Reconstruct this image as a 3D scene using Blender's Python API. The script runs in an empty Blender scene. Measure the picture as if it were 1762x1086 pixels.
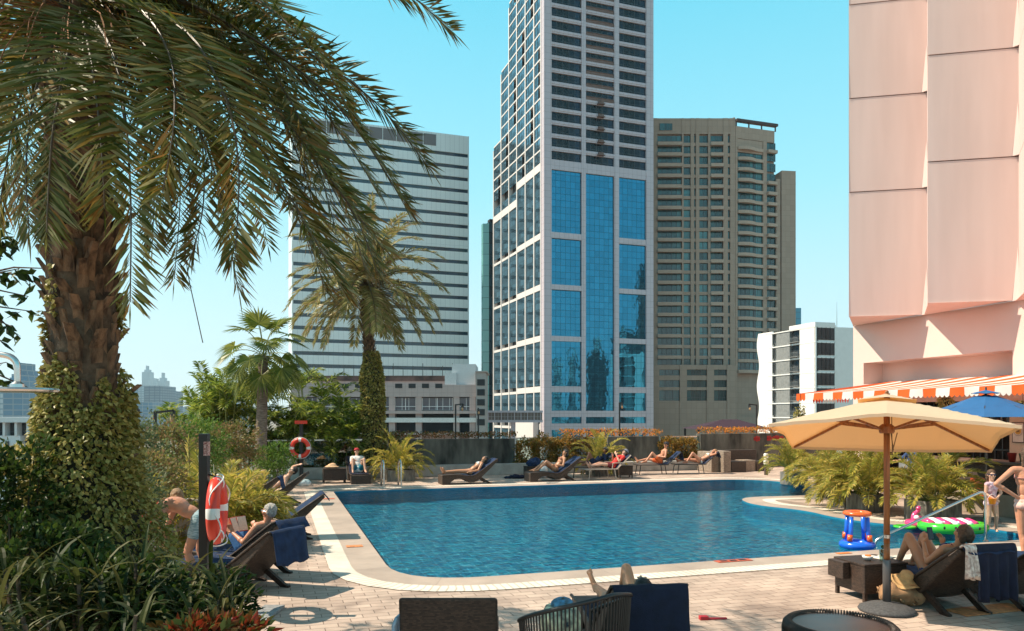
import bpy, bmesh, math, random
from mathutils import Vector, Matrix, noise
from mathutils.geometry import tessellate_polygon
V = Vector
rnd = random.Random(7)
SC = bpy.context.scene
COL = SC.collection
# ---------------------------------------------------------------- camera
H = 2.3                       # eye height above the pool deck
F = 1300.0 / 1762.0           # focal length over frame width
cam = bpy.data.cameras.new("camera")
cam.sensor_width = 36.0
cam.lens = 36.0 * F
cam.shift_y = 0.0976
cam.clip_start = 0.05
cam.clip_end = 20000
camo = bpy.data.objects.new("camera", cam)
camo.location = (0, 0, H)
camo.rotation_euler = (math.radians(90), 0, 0)
COL.objects.link(camo)
SC.camera = camo
# ---------------------------------------------------------------- sky and sun
SUN_EL = 51.0
w = bpy.data.worlds.new("World")
SC.world = w
w.use_nodes = True
nt = w.node_tree
bg = nt.nodes["Background"]
sky = nt.nodes.new("ShaderNodeTexSky")
sky.sky_type = 'NISHITA'
sky.sun_disc = False
sky.sun_elevation = math.radians(SUN_EL)
sky.sun_rotation = math.radians(-90)
sky.air_density = 1.0
sky.dust_density = 0.6
sky.ozone_density = 0.6
# clear tropical sky: pale and bright at the horizon, turquoise above, out-of-view zenith greyed to lower the fill light, a little of the physical sky's glow
tcw = nt.nodes.new("ShaderNodeTexCoord"); sxyz = nt.nodes.new("ShaderNodeSeparateXYZ")
nt.links.new(tcw.outputs['Generated'], sxyz.inputs[0])
ramp = nt.nodes.new("ShaderNodeValToRGB"); cr = ramp.color_ramp
while len(cr.elements) < 5: cr.elements.new(0.5)
for el, (ps, cc) in zip(cr.elements, ((0.0, (.68, .84, .86)), (.10, (.58, .82, .87)), (.28, (.31, .74, .85)), (.50, (.12, .60, .77)), (1.0, (.15, .17, .20)))):
    el.position = ps; el.color = (*cc, 1)
nt.links.new(sxyz.outputs[2], ramp.inputs[0])
mul = nt.nodes.new("ShaderNodeMix"); mul.data_type = 'RGBA'; mul.blend_type = 'MULTIPLY'; mul.inputs[0].default_value = 1.0
mul.inputs[7].default_value = (5.6, 5.6, 5.6, 1)
nt.links.new(ramp.outputs[0], mul.inputs[6])
tint = nt.nodes.new("ShaderNodeMix"); tint.data_type = 'RGBA'; tint.blend_type = 'MIX'
tint.inputs[0].default_value = 0.12
nt.links.new(mul.outputs[2], tint.inputs[6]); nt.links.new(sky.outputs[0], tint.inputs[7])
nt.links.new(tint.outputs[2], bg.inputs[0])
bg.inputs[1].default_value = 0.15
sl = bpy.data.lights.new("sun", 'SUN')
sl.energy = 5.0
sl.angle = math.radians(0.5)
sl.color = (1.0, 0.87, 0.69)
so = bpy.data.objects.new("sun", sl)
so.rotation_euler = (0, -math.radians(90 - SUN_EL), 0)
so.location = (-30, 0, 40)
COL.objects.link(so)
SC.view_settings.view_transform = 'Standard'
SC.view_settings.look = 'None'
SC.view_settings.exposure = 0.60
SC.view_settings.gamma = 1.0
SC.render.engine = 'CYCLES'
SC.cycles.use_denoising = True
SC.cycles.max_bounces = 8
SC.cycles.transparent_max_bounces = 12
SC.cycles.volume_bounces = 0
SC.cycles.caustics_reflective = False
SC.cycles.caustics_refractive = False
SC.cycles.sample_clamp_indirect = 6

# ---------------------------------------------------------------- helpers
TH = math.radians(18.0)       # the terrace grid is turned by this against the view
E1 = V((math.cos(TH), math.sin(TH), 0)); E2 = V((-math.sin(TH), math.cos(TH), 0)); UZ = V((0, 0, 1))
MWD = {}
def world_of(o):
    return MWD.get(o.name, Matrix.Identity(4)) if o else Matrix.Identity(4)
def props(o, label=None, cat=None, group=None, kind=None):
    if label: o['label'] = label
    if cat: o['category'] = cat
    if group: o['group'] = group
    if kind: o['kind'] = kind
    return o
def thing(name, label, cat, loc=(0, 0, 0), rz=0.0, group=None):
    o = bpy.data.objects.new(name, None)
    o.empty_display_size = 0.2
    COL.objects.link(o)
    o.location = loc; o.rotation_euler = (0, 0, rz)
    MWD[o.name] = Matrix.Translation(V(loc)) @ Matrix.Rotation(rz, 4, 'Z')
    return props(o, label, cat, group)
def dup(root, loc, rz, label, group=None):
    r = root.copy(); COL.objects.link(r)
    r.location = loc; r.rotation_euler = (0, 0, rz)
    r['label'] = label
    if group: r['group'] = group
    MWD[r.name] = Matrix.Translation(V(loc)) @ Matrix.Rotation(rz, 4, 'Z')
    for ch in list(root.children):
        c = ch.copy(); COL.objects.link(c); c.parent = r
        for g in ch.children:
            d = g.copy(); COL.objects.link(d); d.parent = c
    return r
def frame(d):
    d = d.normalized()
    a = UZ if abs(d.z) < 0.95 else V((1, 0, 0))
    x = d.cross(a).normalized()
    return x, x.cross(d).normalized(), d
class MB:
    def __init__(s): s.v = []; s.f = []; s.mi = []; s.uv = []
    def add(s, vs, fs, m=0):
        b = len(s.v); s.v.extend([tuple(p) for p in vs])
        for f in fs: s.f.append(tuple(i + b for i in f)); s.mi.append(m)
        return s
    def quad(s, a, b, c, d, m=0): return s.add([a, b, c, d], [(0, 1, 2, 3)], m)
    def tri(s, a, b, c, m=0): return s.add([a, b, c], [(0, 1, 2)], m)
    def box(s, lo, hi, m=0):
        x0, y0, z0 = lo; x1, y1, z1 = hi
        return s.add([(x0,y0,z0),(x1,y0,z0),(x1,y1,z0),(x0,y1,z0),(x0,y0,z1),(x1,y0,z1),(x1,y1,z1),(x0,y1,z1)],
                     [(0,3,2,1),(4,5,6,7),(0,1,5,4),(1,2,6,5),(2,3,7,6),(3,0,4,7)], m)
    def obox(s, c, ax, ay, az, m=0):
        c = V(c); p = []
        for k in (-1, 1):
            for a, b in ((-1,-1),(1,-1),(1,1),(-1,1)): p.append(c + ax*a + ay*b + az*k)
        return s.add(p, [(0,3,2,1),(4,5,6,7),(0,1,5,4),(1,2,6,5),(2,3,7,6),(3,0,4,7)], m)
    def bar(s, a, b, w, h=None, up=None, m=0):
        a = V(a); b = V(b); h = h or w; d = (b - a); L = d.length
        if L < 1e-6: return s
        x, y, z = frame(d)
        if up is not None:
            x = d.cross(V(up)).normalized(); y = x.cross(d).normalized()
        return s.obox((a + b) / 2, x * (w / 2), y * (h / 2), d / 2, m)
    def tube(s, pts, rad, n=8, caps=True, m=0, closed=False):
        pts = [V(p) for p in pts]; N = len(pts)
        if not hasattr(rad, '__len__'): rad = [rad] * N
        vs = []; fs = []; px = None
        for i, p in enumerate(pts):
            if closed: d = pts[(i + 1) % N] - pts[i - 1]
            else: d = pts[min(i + 1, N - 1)] - pts[max(i - 1, 0)]
            if d.length < 1e-7: d = V((0, 0, 1))
            d = d.normalized()
            if px is None: px, _, _ = frame(d)
            px = (px - d * px.dot(d))
            px = px.normalized() if px.length > 1e-5 else frame(d)[0]
            py = d.cross(px)
            for k in range(n):
                a = 2 * math.pi * k / n
                vs.append(p + (px * math.cos(a) + py * math.sin(a)) * rad[i])
        R = N if closed else N - 1
        for i in range(R):
            j = (i + 1) % N
            for k in range(n):
                k2 = (k + 1) % n
                fs.append((i*n + k, i*n + k2, j*n + k2, j*n + k))
        if caps and not closed:
            fs.append(tuple(reversed(range(n)))); fs.append(tuple((N-1)*n + k for k in range(n)))
        return s.add(vs, fs, m)
    def lathe(s, prof, c=(0, 0, 0), n=24, m=0, cap=True):
        c = V(c); vs = []; fs = []
        for r, z in prof:
            for k in range(n):
                a = 2 * math.pi * k / n
                vs.append(c + V((r * math.cos(a), r * math.sin(a), z)))
        for i in range(len(prof) - 1):
            for k in range(n):
                k2 = (k + 1) % n
                fs.append((i*n + k, i*n + k2, (i+1)*n + k2, (i+1)*n + k))
        if cap:
            fs.append(tuple(reversed(range(n)))); fs.append(tuple((len(prof)-1)*n + k for k in range(n)))
        return s.add(vs, fs, m)
    def prism(s, poly, ax, ay, az, o=(0, 0, 0), m=0):
        """poly in 2-D, (u,v) -> o + ax*u + ay*v, extruded by the vector az"""
        o = V(o); n = len(poly)
        a = [o + ax*u + ay*v for u, v in poly]; b = [p + az for p in a]
        fs = [tuple(range(n)), tuple(reversed(range(n, 2*n)))]
        for i in range(n):
            j = (i + 1) % n
            fs.append((i, i + n, j + n, j))
        return s.add(a + b, fs, m)
    def ell(s, c, rx, ry, rz, n=12, mrings=8, ax=None, m=0):
        c = V(c); X, Y, Z = ax if ax else (V((1,0,0)), V((0,1,0)), UZ)
        vs = [c - Z * rz]; fs = []
        for i in range(1, mrings):
            t = -math.pi/2 + math.pi * i / mrings
            for k in range(n):
                a = 2*math.pi*k/n
                vs.append(c + X*(rx*math.cos(t)*math.cos(a)) + Y*(ry*math.cos(t)*math.sin(a)) + Z*(rz*math.sin(t)))
        vs.append(c + Z * rz)
        for k in range(n):
            fs.append((0, 1 + (k+1) % n, 1 + k))
        for i in range(mrings - 2):
            for k in range(n):
                k2 = (k+1) % n
                fs.append((1+i*n+k, 1+i*n+k2, 1+(i+1)*n+k2, 1+(i+1)*n+k))
        l = len(vs) - 1; b = 1 + (mrings-2)*n
        for k in range(n): fs.append((b+k, b+(k+1) % n, l))
        return s.add(vs, fs, m)
    def caps(s, p, q, r0, r1, n=10):
        """a capsule that tapers from r0 at p to r1 at q"""
        p = V(p); q = V(q); d = q - p
        if d.length < 1e-5: return s.ell(p, r0, r0, r0)
        x, y, z = frame(d); rings = []
        for t in (-90, -60, -30, 0): a = math.radians(t); rings.append((p + z*(r0*math.sin(a)), max(r0*math.cos(a), 1e-4)))
        for t in (0, 30, 60, 90): a = math.radians(t); rings.append((q + z*(r1*math.sin(a)), max(r1*math.cos(a), 1e-4)))
        vs = []; fs = []
        for c, r in rings:
            for k in range(n):
                a = 2*math.pi*k/n
                vs.append(c + (x*math.cos(a) + y*math.sin(a))*r)
        for i in range(len(rings)-1):
            for k in range(n):
                k2 = (k+1) % n
                fs.append((i*n+k, i*n+k2, (i+1)*n+k2, (i+1)*n+k))
        fs.append(tuple(reversed(range(n)))); fs.append(tuple((len(rings)-1)*n + k for k in range(n)))
        return s.add(vs, fs)
    def build(s, name, mat, parent=None, smooth=False, W=False, loc=None, fix=False):
        """W: vertices are in world space and are taken back into the parent's"""
        me = bpy.data.meshes.new(name)
        vs = s.v
        if W and parent is not None:
            inv = world_of(parent).inverted()
            vs = [tuple(inv @ V(p)) for p in vs]
        elif loc is not None and W:
            l = V(loc); vs = [tuple(V(p) - l) for p in vs]
        me.from_pydata(vs, [], s.f)
        mats = mat if isinstance(mat, (list, tuple)) else [mat]
        for q in mats: me.materials.append(q)
        if len(mats) > 1: me.polygons.foreach_set('material_index', s.mi)
        if smooth: me.polygons.foreach_set('use_smooth', [True] * len(s.f))
        if len(s.uv) == len(s.f) and s.uv:
            ul = me.uv_layers.new(name='UVMap'); k = 0
            for fuv in s.uv:
                for q in fuv: ul.data[k].uv = q; k += 1
        me.update()
        if fix:
            b = bmesh.new(); b.from_mesh(me); bmesh.ops.recalc_face_normals(b, faces=b.faces); b.to_mesh(me); b.free()
        o = bpy.data.objects.new(name, me)
        COL.objects.link(o)
        if parent is not None:
            o.parent = parent; MWD[o.name] = world_of(parent)
            if loc is not None and not W: o.location = loc
        elif loc is not None: o.location = loc; MWD[o.name] = Matrix.Translation(V(loc))
        return o
def bevel(o, w=0.01, seg=2):
    m = o.modifiers.new('bevel', 'BEVEL'); m.width = w; m.segments = seg; m.limit_method = 'ANGLE'; m.angle_limit = math.radians(35)
    return o
def bake(o):
    dg = bpy.context.evaluated_depsgraph_get()
    me = bpy.data.meshes.new_from_object(o.evaluated_get(dg))
    o.modifiers.clear(); o.data = me
    return o
def remesh(o, vox=0.012, it=4, fac=0.5):
    r = o.modifiers.new('r', 'REMESH'); r.mode = 'VOXEL'; r.voxel_size = vox; r.use_smooth_shade = True
    sm = o.modifiers.new('s', 'SMOOTH'); sm.factor = fac; sm.iterations = it
    return bake(o)
def part_copy(o, parent, loc=None):
    c = o.copy(); COL.objects.link(c); c.parent = parent
    if loc is not None: c.location = loc
    for ch in o.children:
        d = ch.copy(); COL.objects.link(d); d.parent = c
    return c
def gp(px, py, z=0.0):
    """the point at height z that lies on the line of sight through a photo pixel"""
    Y = (H - z) * 1300.0 / (py - 715.0)
    return V(((px - 881) / 1300.0 * Y, Y, z))
def ap(px, py, Y):
    return V(((px - 881) / 1300.0 * Y, Y, H - (py - 715) / 1300.0 * Y))

# ---------------------------------------------------------------- materials
def newmat(name):
    m = bpy.data.materials.new(name); m.use_nodes = True
    n = m.node_tree; return m, n, n.nodes['Principled BSDF']
def c4(c): return (c[0], c[1], c[2], 1)
def node(n, t, **k):
    q = n.nodes.new(t)
    for a, b in k.items(): setattr(q, a, b)
    return q
def mat(name, col, rough=0.6, var=0.12, scale=6.0, col2=None, bump=0.0, bscale=40.0, metal=0.0, spec=0.5, detail=4, coat=0.0, stretch=None):
    m, n, p = newmat(name)
    tc = node(n, 'ShaderNodeTexCoord'); src = tc.outputs['Object']
    if stretch:
        mp = node(n, 'ShaderNodeMapping'); mp.inputs['Scale'].default_value = stretch
        n.links.new(src, mp.inputs[0]); src = mp.outputs[0]
    nz = node(n, 'ShaderNodeTexNoise'); nz.inputs['Scale'].default_value = scale; nz.inputs['Detail'].default_value = detail
    n.links.new(src, nz.inputs['Vector'])
    rp = node(n, 'ShaderNodeValToRGB')
    a = [max(0, x*(1-var)) for x in col]; b = list(col2) if col2 else [min(1, x*(1+var)) for x in col]
    rp.color_ramp.elements[0].position = 0.32; rp.color_ramp.elements[0].color = c4(a)
    rp.color_ramp.elements[1].position = 0.68; rp.color_ramp.elements[1].color = c4(b)
    n.links.new(nz.outputs['Fac'], rp.inputs[0]); n.links.new(rp.outputs[0], p.inputs['Base Color'])
    p.inputs['Roughness'].default_value = rough; p.inputs['Metallic'].default_value = metal
    p.inputs['Specular IOR Level'].default_value = spec; p.inputs['Coat Weight'].default_value = coat
    if bump:
        bz = node(n, 'ShaderNodeTexNoise'); bz.inputs['Scale'].default_value = bscale; bz.inputs['Detail'].default_value = 3
        n.links.new(src, bz.inputs['Vector'])
        bp = node(n, 'ShaderNodeBump'); bp.inputs['Strength'].default_value = bump; bp.inputs['Distance'].default_value = 0.02
        n.links.new(bz.outputs['Fac'], bp.inputs['Height']); n.links.new(bp.outputs[0], p.inputs['Normal'])
    return m
def leafmat(name, cols, trans=0.3, rough=0.45, spec=0.4):
    trans = min(.45, trans + .12); spec *= .5
    m, n, p = newmat(name)
    g = node(n, 'ShaderNodeNewGeometry')
    rp = node(n, 'ShaderNodeValToRGB'); cr = rp.color_ramp
    while len(cr.elements) < len(cols): cr.elements.new(0.5)
    for i, c in enumerate(cols):
        cr.elements[i].position = i / max(1, len(cols) - 1); cr.elements[i].color = c4(c)
    n.links.new(g.outputs['Random Per Island'], rp.inputs[0])
    n.links.new(rp.outputs[0], p.inputs['Base Color'])
    p.inputs['Roughness'].default_value = rough; p.inputs['Specular IOR Level'].default_value = spec
    t = node(n, 'ShaderNodeBsdfTranslucent'); n.links.new(rp.outputs[0], t.inputs[0])
    mx = node(n, 'ShaderNodeMixShader'); mx.inputs[0].default_value = trans
    n.links.new(p.outputs[0], mx.inputs[1]); n.links.new(t.outputs[0], mx.inputs[2])
    n.links.new(mx.outputs[0], n.nodes['Material Output'].inputs[0])
    return m
def gridmat(name, col, line, sx, sz, lw=0.06, rough=0.3, metal=0.0, spec=0.5, var=0.06, wob=0.0, tilevar=0.0):
    """flat cladding or glazing with a seam grid, sx metres by sz metres; x+y run along the face"""
    m, n, p = newmat(name)
    tc = node(n, 'ShaderNodeTexCoord'); sp = node(n, 'ShaderNodeSeparateXYZ'); n.links.new(tc.outputs['Object'], sp.inputs[0])
    add = node(n, 'ShaderNodeMath', operation='ADD'); n.links.new(sp.outputs[0], add.inputs[0]); n.links.new(sp.outputs[1], add.inputs[1])
    cb = node(n, 'ShaderNodeCombineXYZ'); n.links.new(add.outputs[0], cb.inputs[0]); n.links.new(sp.outputs[2], cb.inputs[1])
    br = node(n, 'ShaderNodeTexBrick'); br.offset = 0.0
    n.links.new(cb.outputs[0], br.inputs['Vector'])
    br.inputs['Scale'].default_value = 1.0; br.inputs['Brick Width'].default_value = sx; br.inputs['Row Height'].default_value = sz
    br.inputs['Mortar Size'].default_value = lw / 2; br.inputs['Mortar Smooth'].default_value = 0.1; br.inputs['Bias'].default_value = 0
    br.inputs['Color1'].default_value = c4([x*(1-var-tilevar) for x in col]); br.inputs['Color2'].default_value = c4([min(1, x*(1+var+tilevar)) for x in col])
    br.inputs['Mortar'].default_value = c4(line)
    n.links.new(br.outputs[0], p.inputs['Base Color'])
    p.inputs['Roughness'].default_value = rough; p.inputs['Metallic'].default_value = metal; p.inputs['Specular IOR Level'].default_value = spec
    if wob:
        nz = node(n, 'ShaderNodeTexNoise'); nz.inputs['Scale'].default_value = 0.35; nz.inputs['Detail'].default_value = 2
        n.links.new(tc.outputs['Object'], nz.inputs['Vector'])
        bp = node(n, 'ShaderNodeBump'); bp.inputs['Strength'].default_value = wob; bp.inputs['Distance'].default_value = 0.3
        n.links.new(nz.outputs['Fac'], bp.inputs['Height']); n.links.new(bp.outputs[0], p.inputs['Normal'])
    return m
def weave(name, col, sc=55.0, dark=0.35, rough=0.5):
    m, n, p = newmat(name)
    tc = node(n, 'ShaderNodeTexCoord')
    sp = node(n, 'ShaderNodeSeparateXYZ'); n.links.new(tc.outputs['Object'], sp.inputs[0])
    add = node(n, 'ShaderNodeMath', operation='ADD'); n.links.new(sp.outputs[0], add.inputs[0]); n.links.new(sp.outputs[1], add.inputs[1])
    cb = node(n, 'ShaderNodeCombineXYZ'); n.links.new(add.outputs[0], cb.inputs[0]); n.links.new(sp.outputs[2], cb.inputs[1])
    br = node(n, 'ShaderNodeTexBrick'); n.links.new(cb.outputs[0], br.inputs['Vector'])
    br.inputs['Scale'].default_value = 1.0; br.inputs['Brick Width'].default_value = 1.6/sc; br.inputs['Row Height'].default_value = 0.7/sc
    br.inputs['Mortar Size'].default_value = 0.09/sc; br.inputs['Mortar Smooth'].default_value = 0.6; br.inputs['Bias'].default_value = 0.0
    br.inputs['Color1'].default_value = c4([x*0.5 for x in col]); br.inputs['Color2'].default_value = c4([x*1.7 for x in col])
    br.inputs['Mortar'].default_value = c4([x*dark for x in col])
    n.links.new(br.outputs[0], p.inputs['Base Color']); p.inputs['Roughness'].default_value = rough
    bp = node(n, 'ShaderNodeBump'); bp.inputs['Strength'].default_value = 0.6; bp.inputs['Distance'].default_value = 0.01; bp.invert = True
    n.links.new(br.outputs['Fac'], bp.inputs['Height']); n.links.new(bp.outputs[0], p.inputs['Normal'])
    return m
M = {}
M['conc'] = mat('concrete', (0.33, 0.31, 0.28), 0.9, 0.2, 3, bump=0.3)
M['conc_dark'] = mat('stained_concrete', (0.055, 0.052, 0.045), 0.95, 0.5, 1.6, col2=(0.16, 0.15, 0.125), bump=0.4, stretch=(1.6, 1.6, 0.5))
M['planter'] = mat('grey_stone_planter', (0.13, 0.12, 0.11), 0.9, 0.3, 5, col2=(0.27, 0.25, 0.22), bump=0.4, stretch=(2.5, 2.5, 0.6))
M['black'] = mat('black_metal', (0.012, 0.012, 0.013), 0.4, 0.1)
M['steel'] = mat('steel', (0.62, 0.59, 0.56), 0.25, 0.03, metal=1.0)
M['white'] = mat('white_paint', (0.8, 0.79, 0.77), 0.5, 0.04)
M['wood'] = mat('teak', (0.22, 0.075, 0.022), 0.45, 0.3, 5, col2=(0.35, 0.13, 0.04), stretch=(6, 6, 0.6))
M['navy'] = mat('navy_towel', (0.008, 0.024, 0.075), 0.95, 0.25, 9, col2=(0.014, 0.038, 0.11), bump=0.8, bscale=160)
M['navy_dark'] = mat('dark_navy_towel', (0.008, 0.012, 0.035), 0.95, 0.25, 9, bump=0.8, bscale=160)
M['blue_towel'] = mat('blue_towel', (0.006, 0.026, 0.080), 0.95, 0.2, 9, col2=(0.011, 0.04, 0.12), bump=0.8, bscale=160)
M['wicker'] = weave('dark_wicker', (0.045, 0.026, 0.018))
M['wicker_mid'] = weave('brown_wicker', (0.058, 0.036, 0.025))
M['wicker_grey'] = weave('taupe_wicker', (0.30, 0.23, 0.175), 60, 0.6)
M['red'] = mat('red_plastic', (0.75, 0.045, 0.02), 0.35, 0.05)
M['whitep'] = mat('white_plastic', (0.82, 0.8, 0.78), 0.4, 0.03)
# ================================================================ the city below and behind
G = -22.0
b = MB(); n = 48
ring = [(9000*math.cos(2*math.pi*k/n), 9000*math.sin(2*math.pi*k/n), G) for k in range(n)]
b.add(ring, [tuple(range(n))])
props(b.build('ground', mat('city_ground', (0.20, 0.16, 0.12), 0.9, 0.4, 0.02, col2=(0.36, 0.29, 0.22))), kind='structure')

def local_t(px, C, d):
    """distance along the horizontal direction d from C at which a photo column is met"""
    k = (px - 881) / 1300.0
    return (C[1]*k - C[0]) / (d[0] - k*d[1])
def window_set(root, name, specs, mats, limit=98, mull=None):
    """specs: (origin, along, width, height) - a recessed pane, one mesh for each"""
    protos = {}; specs = sorted(specs, key=lambda q: -q[2]*q[3]); rest = MB()
    for i, (o, u, wd, ht) in enumerate(specs):
        key = (round(u.x, 2), round(u.y, 2), round(wd, 2), round(ht, 2))
        def fill(mb, oo):
            nrm = V((u.y, -u.x, 0))
            c = oo + u*(wd/2) + UZ*(ht/2)
            mb.obox(c, u*(wd/2), nrm*0.04, UZ*(ht/2), 0)
            if mull:
                k = max(1, int(round(wd/mull)))
                for j in range(k+1):
                    x = wd*j/k
                    mb.obox(oo + u*x + UZ*(ht/2) + nrm*0.05, u*0.05, nrm*0.05, UZ*(ht/2-0.01), 1)
                mb.obox(oo + u*(wd/2) + UZ*(ht*0.3) + nrm*0.048, u*(wd/2-0.06), nrm*0.04, UZ*0.04, 1)
        if i < limit:
            if key not in protos:
                mb = MB(); fill(mb, V((0, 0, 0))); protos[key] = mb.build(name, mats, root, loc=o)
            else: part_copy(protos[key], root, o)
        else: fill(rest, o)
    if rest.f: props(rest.build(name, mats, root), kind='stuff')

# ---------------------------------------------------------------- tall white and blue tower
glass_dark = gridmat('dark_window_glass', (0.008, 0.022, 0.05), (0.01, 0.02, 0.03), 1.6, 5.0, 0.08, 0.12, spec=0.3, var=0.3, tilevar=0.65)
glass_blue = gridmat('blue_curtain_glass', (0.03, 0.20, 0.32), (0.005, 0.05, 0.09), 1.35, 1.65, 0.09, 0.03, metal=0.9, spec=0.5, var=0.03, tilevar=0.08, wob=0.07)
glass_side = gridmat('side_curtain_glass', (0.10, 0.20, 0.27), (0.02, 0.03, 0.04), 2.2, 1.65, 0.10, 0.05, metal=.7, spec=0.5, var=0.2, tilevar=0.2, wob=0.05)
frame_w = gridmat('pale_cladding', (0.50, 0.44, 0.48), (0.25, 0.21, 0.22), 1.3, 1.65, 0.05, 0.5, var=0.03)  # front copy of the cladding, its shade put into the darker colour
dark = mat('dark_recess', (0.02, 0.022, 0.025), 0.8)
mull_d = mat('mullion', (0.05, 0.06, 0.07), 0.4)
brown = mat('brown_louvre', (0.15, 0.09, 0.075), 0.7, 0.4, 1.0, stretch=(1, 1, 8))
TC = V(((935-881)/1300*190, 190, G)); trz = math.radians(19.5)
tw = thing('skyscraper', 'tallest tower, white grid of dark windows above a blue glass lower half', 'tower', TC, trz)
X = V((1, 0, 0)); Y = V((0, 1, 0))
def zl(py, Yd): return H + (715 - py)*Yd/1300 - G
ztop = 150.0
cols = [(2.05, 10.4), (11.55, 19.7), (21.05, 29.1)]
b = MB()
# pilasters of the shaded face (y = 0 plane) and its horizontal bands
for x0, x1 in ((0, 2.05), (10.4, 11.55), (19.7, 21.05), (29.1, 31.2)):
    b.box((x0, -0.45, 0), (x1, 1.5, ztop))
bz = [(64.4-G, 66.9-G), (8.2-G, 9.7-G), (-1.35-G, .25-G), (1.9-G, 3.5-G), (-22-G, -14-G), (-8-G, -6.3-G)]
bz_out = bz + [(47.1-G, 48.6-G), (34.1-G, 35.4-G), (21.1-G, 22.4-G)]
for i, (x0, x1) in enumerate(cols):
    for z0, z1 in (bz if i == 1 else bz_out):
        if i == 1 and abs(z0 - (8.2-G)) < .1: continue
        b.box((x0, -0.35, z0), (x1, 1.5, z1))
fz = []
z = 66.9 - G
while z < ztop - 4: fz.append(z); z += 3.3
for i, (x0, x1) in enumerate(cols):
    for z in fz:
        b.box((x0, -0.2, z + 2.25), (x1, 1.5, z + 3.3))
        b.box((x0, -0.32, z + 2.62), (x1, -0.2, z + 3.1))
b.build('wall', frame_w, tw)
b = MB(); b.box((1, 1.0, 0), (30.5, 39.5, 82-G)); b.box((1, 1.0, 82-G), (30.5, 32.4, 102-G)); b.box((1, 1.0, 102-G), (30.5, 25.5, 118-G)); b.box((1, 1.0, 118-G), (30.5, 23.5, ztop))
b.build('core', dark, tw)
sp = []
for i, (x0, x1) in enumerate(cols):
    for z in fz:
        if i == 1 and z + G > 83: sp.append((V((x0, .25, z+.75)), X, x1-x0, 1.5))
        else: sp.append((V((x0, .25, z)), X, x1-x0, 2.25))
sl_ = []
ribs = [0, 6.4, 12.8, 19.5, 26.1, 33.0, 40.2]
def side_top(s): return ztop if s < 25 else (118-G if s < 26.5 else (102-G if s < 33.5 else 82-G))
b = MB()
for k, s in enumerate(ribs):
    tp = (ztop, ztop, ztop, ztop, 118-G, 102-G, 82-G)[k]
    b.box((-0.14, max(0.9, s-0.28) if k else 1.5, 0), (1.2, s+0.28 if k else 1.9, tp))
tops = [ztop, ztop, ztop, ztop+0, 118-G, 102-G, 82-G]
for k in range(6):
    y0 = ribs[k]+.29; y1 = ribs[k+1]-.29; tp = tops[k+1] if k >= 3 else ztop
    if k == 0: y0 = 1.92
    z = 64.4 - G if k < 3 else 60.0 - G
    b.box((-0.10, y0, z), (1.2, y1, z+2.0))
    z = 66.6 - G
    while z < tp - 1:
        b.box((-0.06, y0, z+2.9), (1.2, y1, z+3.3)); z += 3.3
    for zz in (47.1, 34.1, 21.1, 8.2, -1.35):
        if k < 3: b.box((-0.10, y0, zz-G), (1.2, y1, zz+1.5-G))
        else: b.box((0.02, y0, zz-G), (1.2, y1, zz+.7-G))
b.box((-1.6, 3, 0), (-.15, 20, 3-G-1.2)); 
b.build('side_wall', mat('lit_cladding', (0.66, 0.62, 0.6), 0.6, 0.05), tw)  # lighter copy of the front cladding, sunlight put into the colour
U = V((0, -1, 0))
for k in range(6):
    y0 = ribs[k]+.29; y1 = ribs[k+1]-.29; tp = tops[k+1] if k >= 3 else ztop
    if k == 0: y0 = 1.92
    z = 66.6 - G
    while z < tp - 1:
        if z + G > 60: sl_.append((V((0.10, y1, z)), U, (y1-y0)*(.95 if (k + int(z)) % 3 else .6), 2.9))
        z += 3.3
window_set(tw, 'window', sp, [glass_dark, mull_d], mull=1.6)
window_set(tw, 'side_window', sl_, [glass_side, mull_d], mull=1.6)
def curtain(name, mat_, specs):
    protos = {}
    for (x0, y0, x1, y1, z0, z1) in specs:
        mb = MB()
        mb.add([(0,0,0),(x1-x0,y1-y0,0),(x1-x0,y1-y0,z1-z0),(0,0,z1-z0)], [(0,1,2,3)])
        mb.build(name, mat_, tw, loc=(x0, y0, z0))
cu = []
for i, (x0, x1) in enumerate(cols):
    lv = [-22, -14, -8, -6.3, -1.35, .25, 1.9, 3.5, 8.2, 9.7, 21.1, 22.4, 34.1, 35.4, 47.1, 48.6, 64.4]
    if i == 1: rg = [(3.5, 64.4), (.25, 1.9), (-6.3, -1.35), (-14, -8)]
    else: rg = [(48.6, 64.4), (35.4, 47.1), (22.4, 34.1), (9.7, 21.1), (3.5, 8.2), (.25, 1.9), (-6.3, -1.35), (-14, -8)]
    for z0, z1 in rg: cu.append((x0, .1, x1, .1, z0-G, z1-G))
curtain('curtain_glass', glass_blue, cu)
cu = []
for k in range(6):
    y0 = ribs[k]+.29; y1 = ribs[k+1]-.29
    if k == 0: y0 = 1.92
    for z0, z1 in ((48.8, 64.4), (35.8, 47.1), (22.8, 34.1), (9.9, 21.1), (.35, 8.2), (-22, -1.35)):
        cu.append((.12, y1, .12, y0, z0-G, z1-G))
curtain('curtain_glass', glass_side, cu)
b = MB(); protos = None
for z in fz:
    if z + G > 83:
        b = MB(); b.box((11.7, -.3, 0), (19.55, .2, .7)); b.box((11.7, -.42, .7), (19.55, -.3, .78))
        if not protos: protos = b.build('louvre', brown, tw, loc=(0, 0, z))
        else: part_copy(protos, tw, (0, 0, z))
pac = None
for z in fz:
    if z + G <= 83:
        if not pac:
            b = MB(); b.box((14.8, -1.2, 0), (16.6, .2, .25)); b.box((15, -1.0, .25), (16.4, .2, .8)); pac = b.build('ledge_box', brown, tw, loc=(0, 0, z + 2.3))
        else: part_copy(pac, tw, (0, 0, z+2.3))
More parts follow.
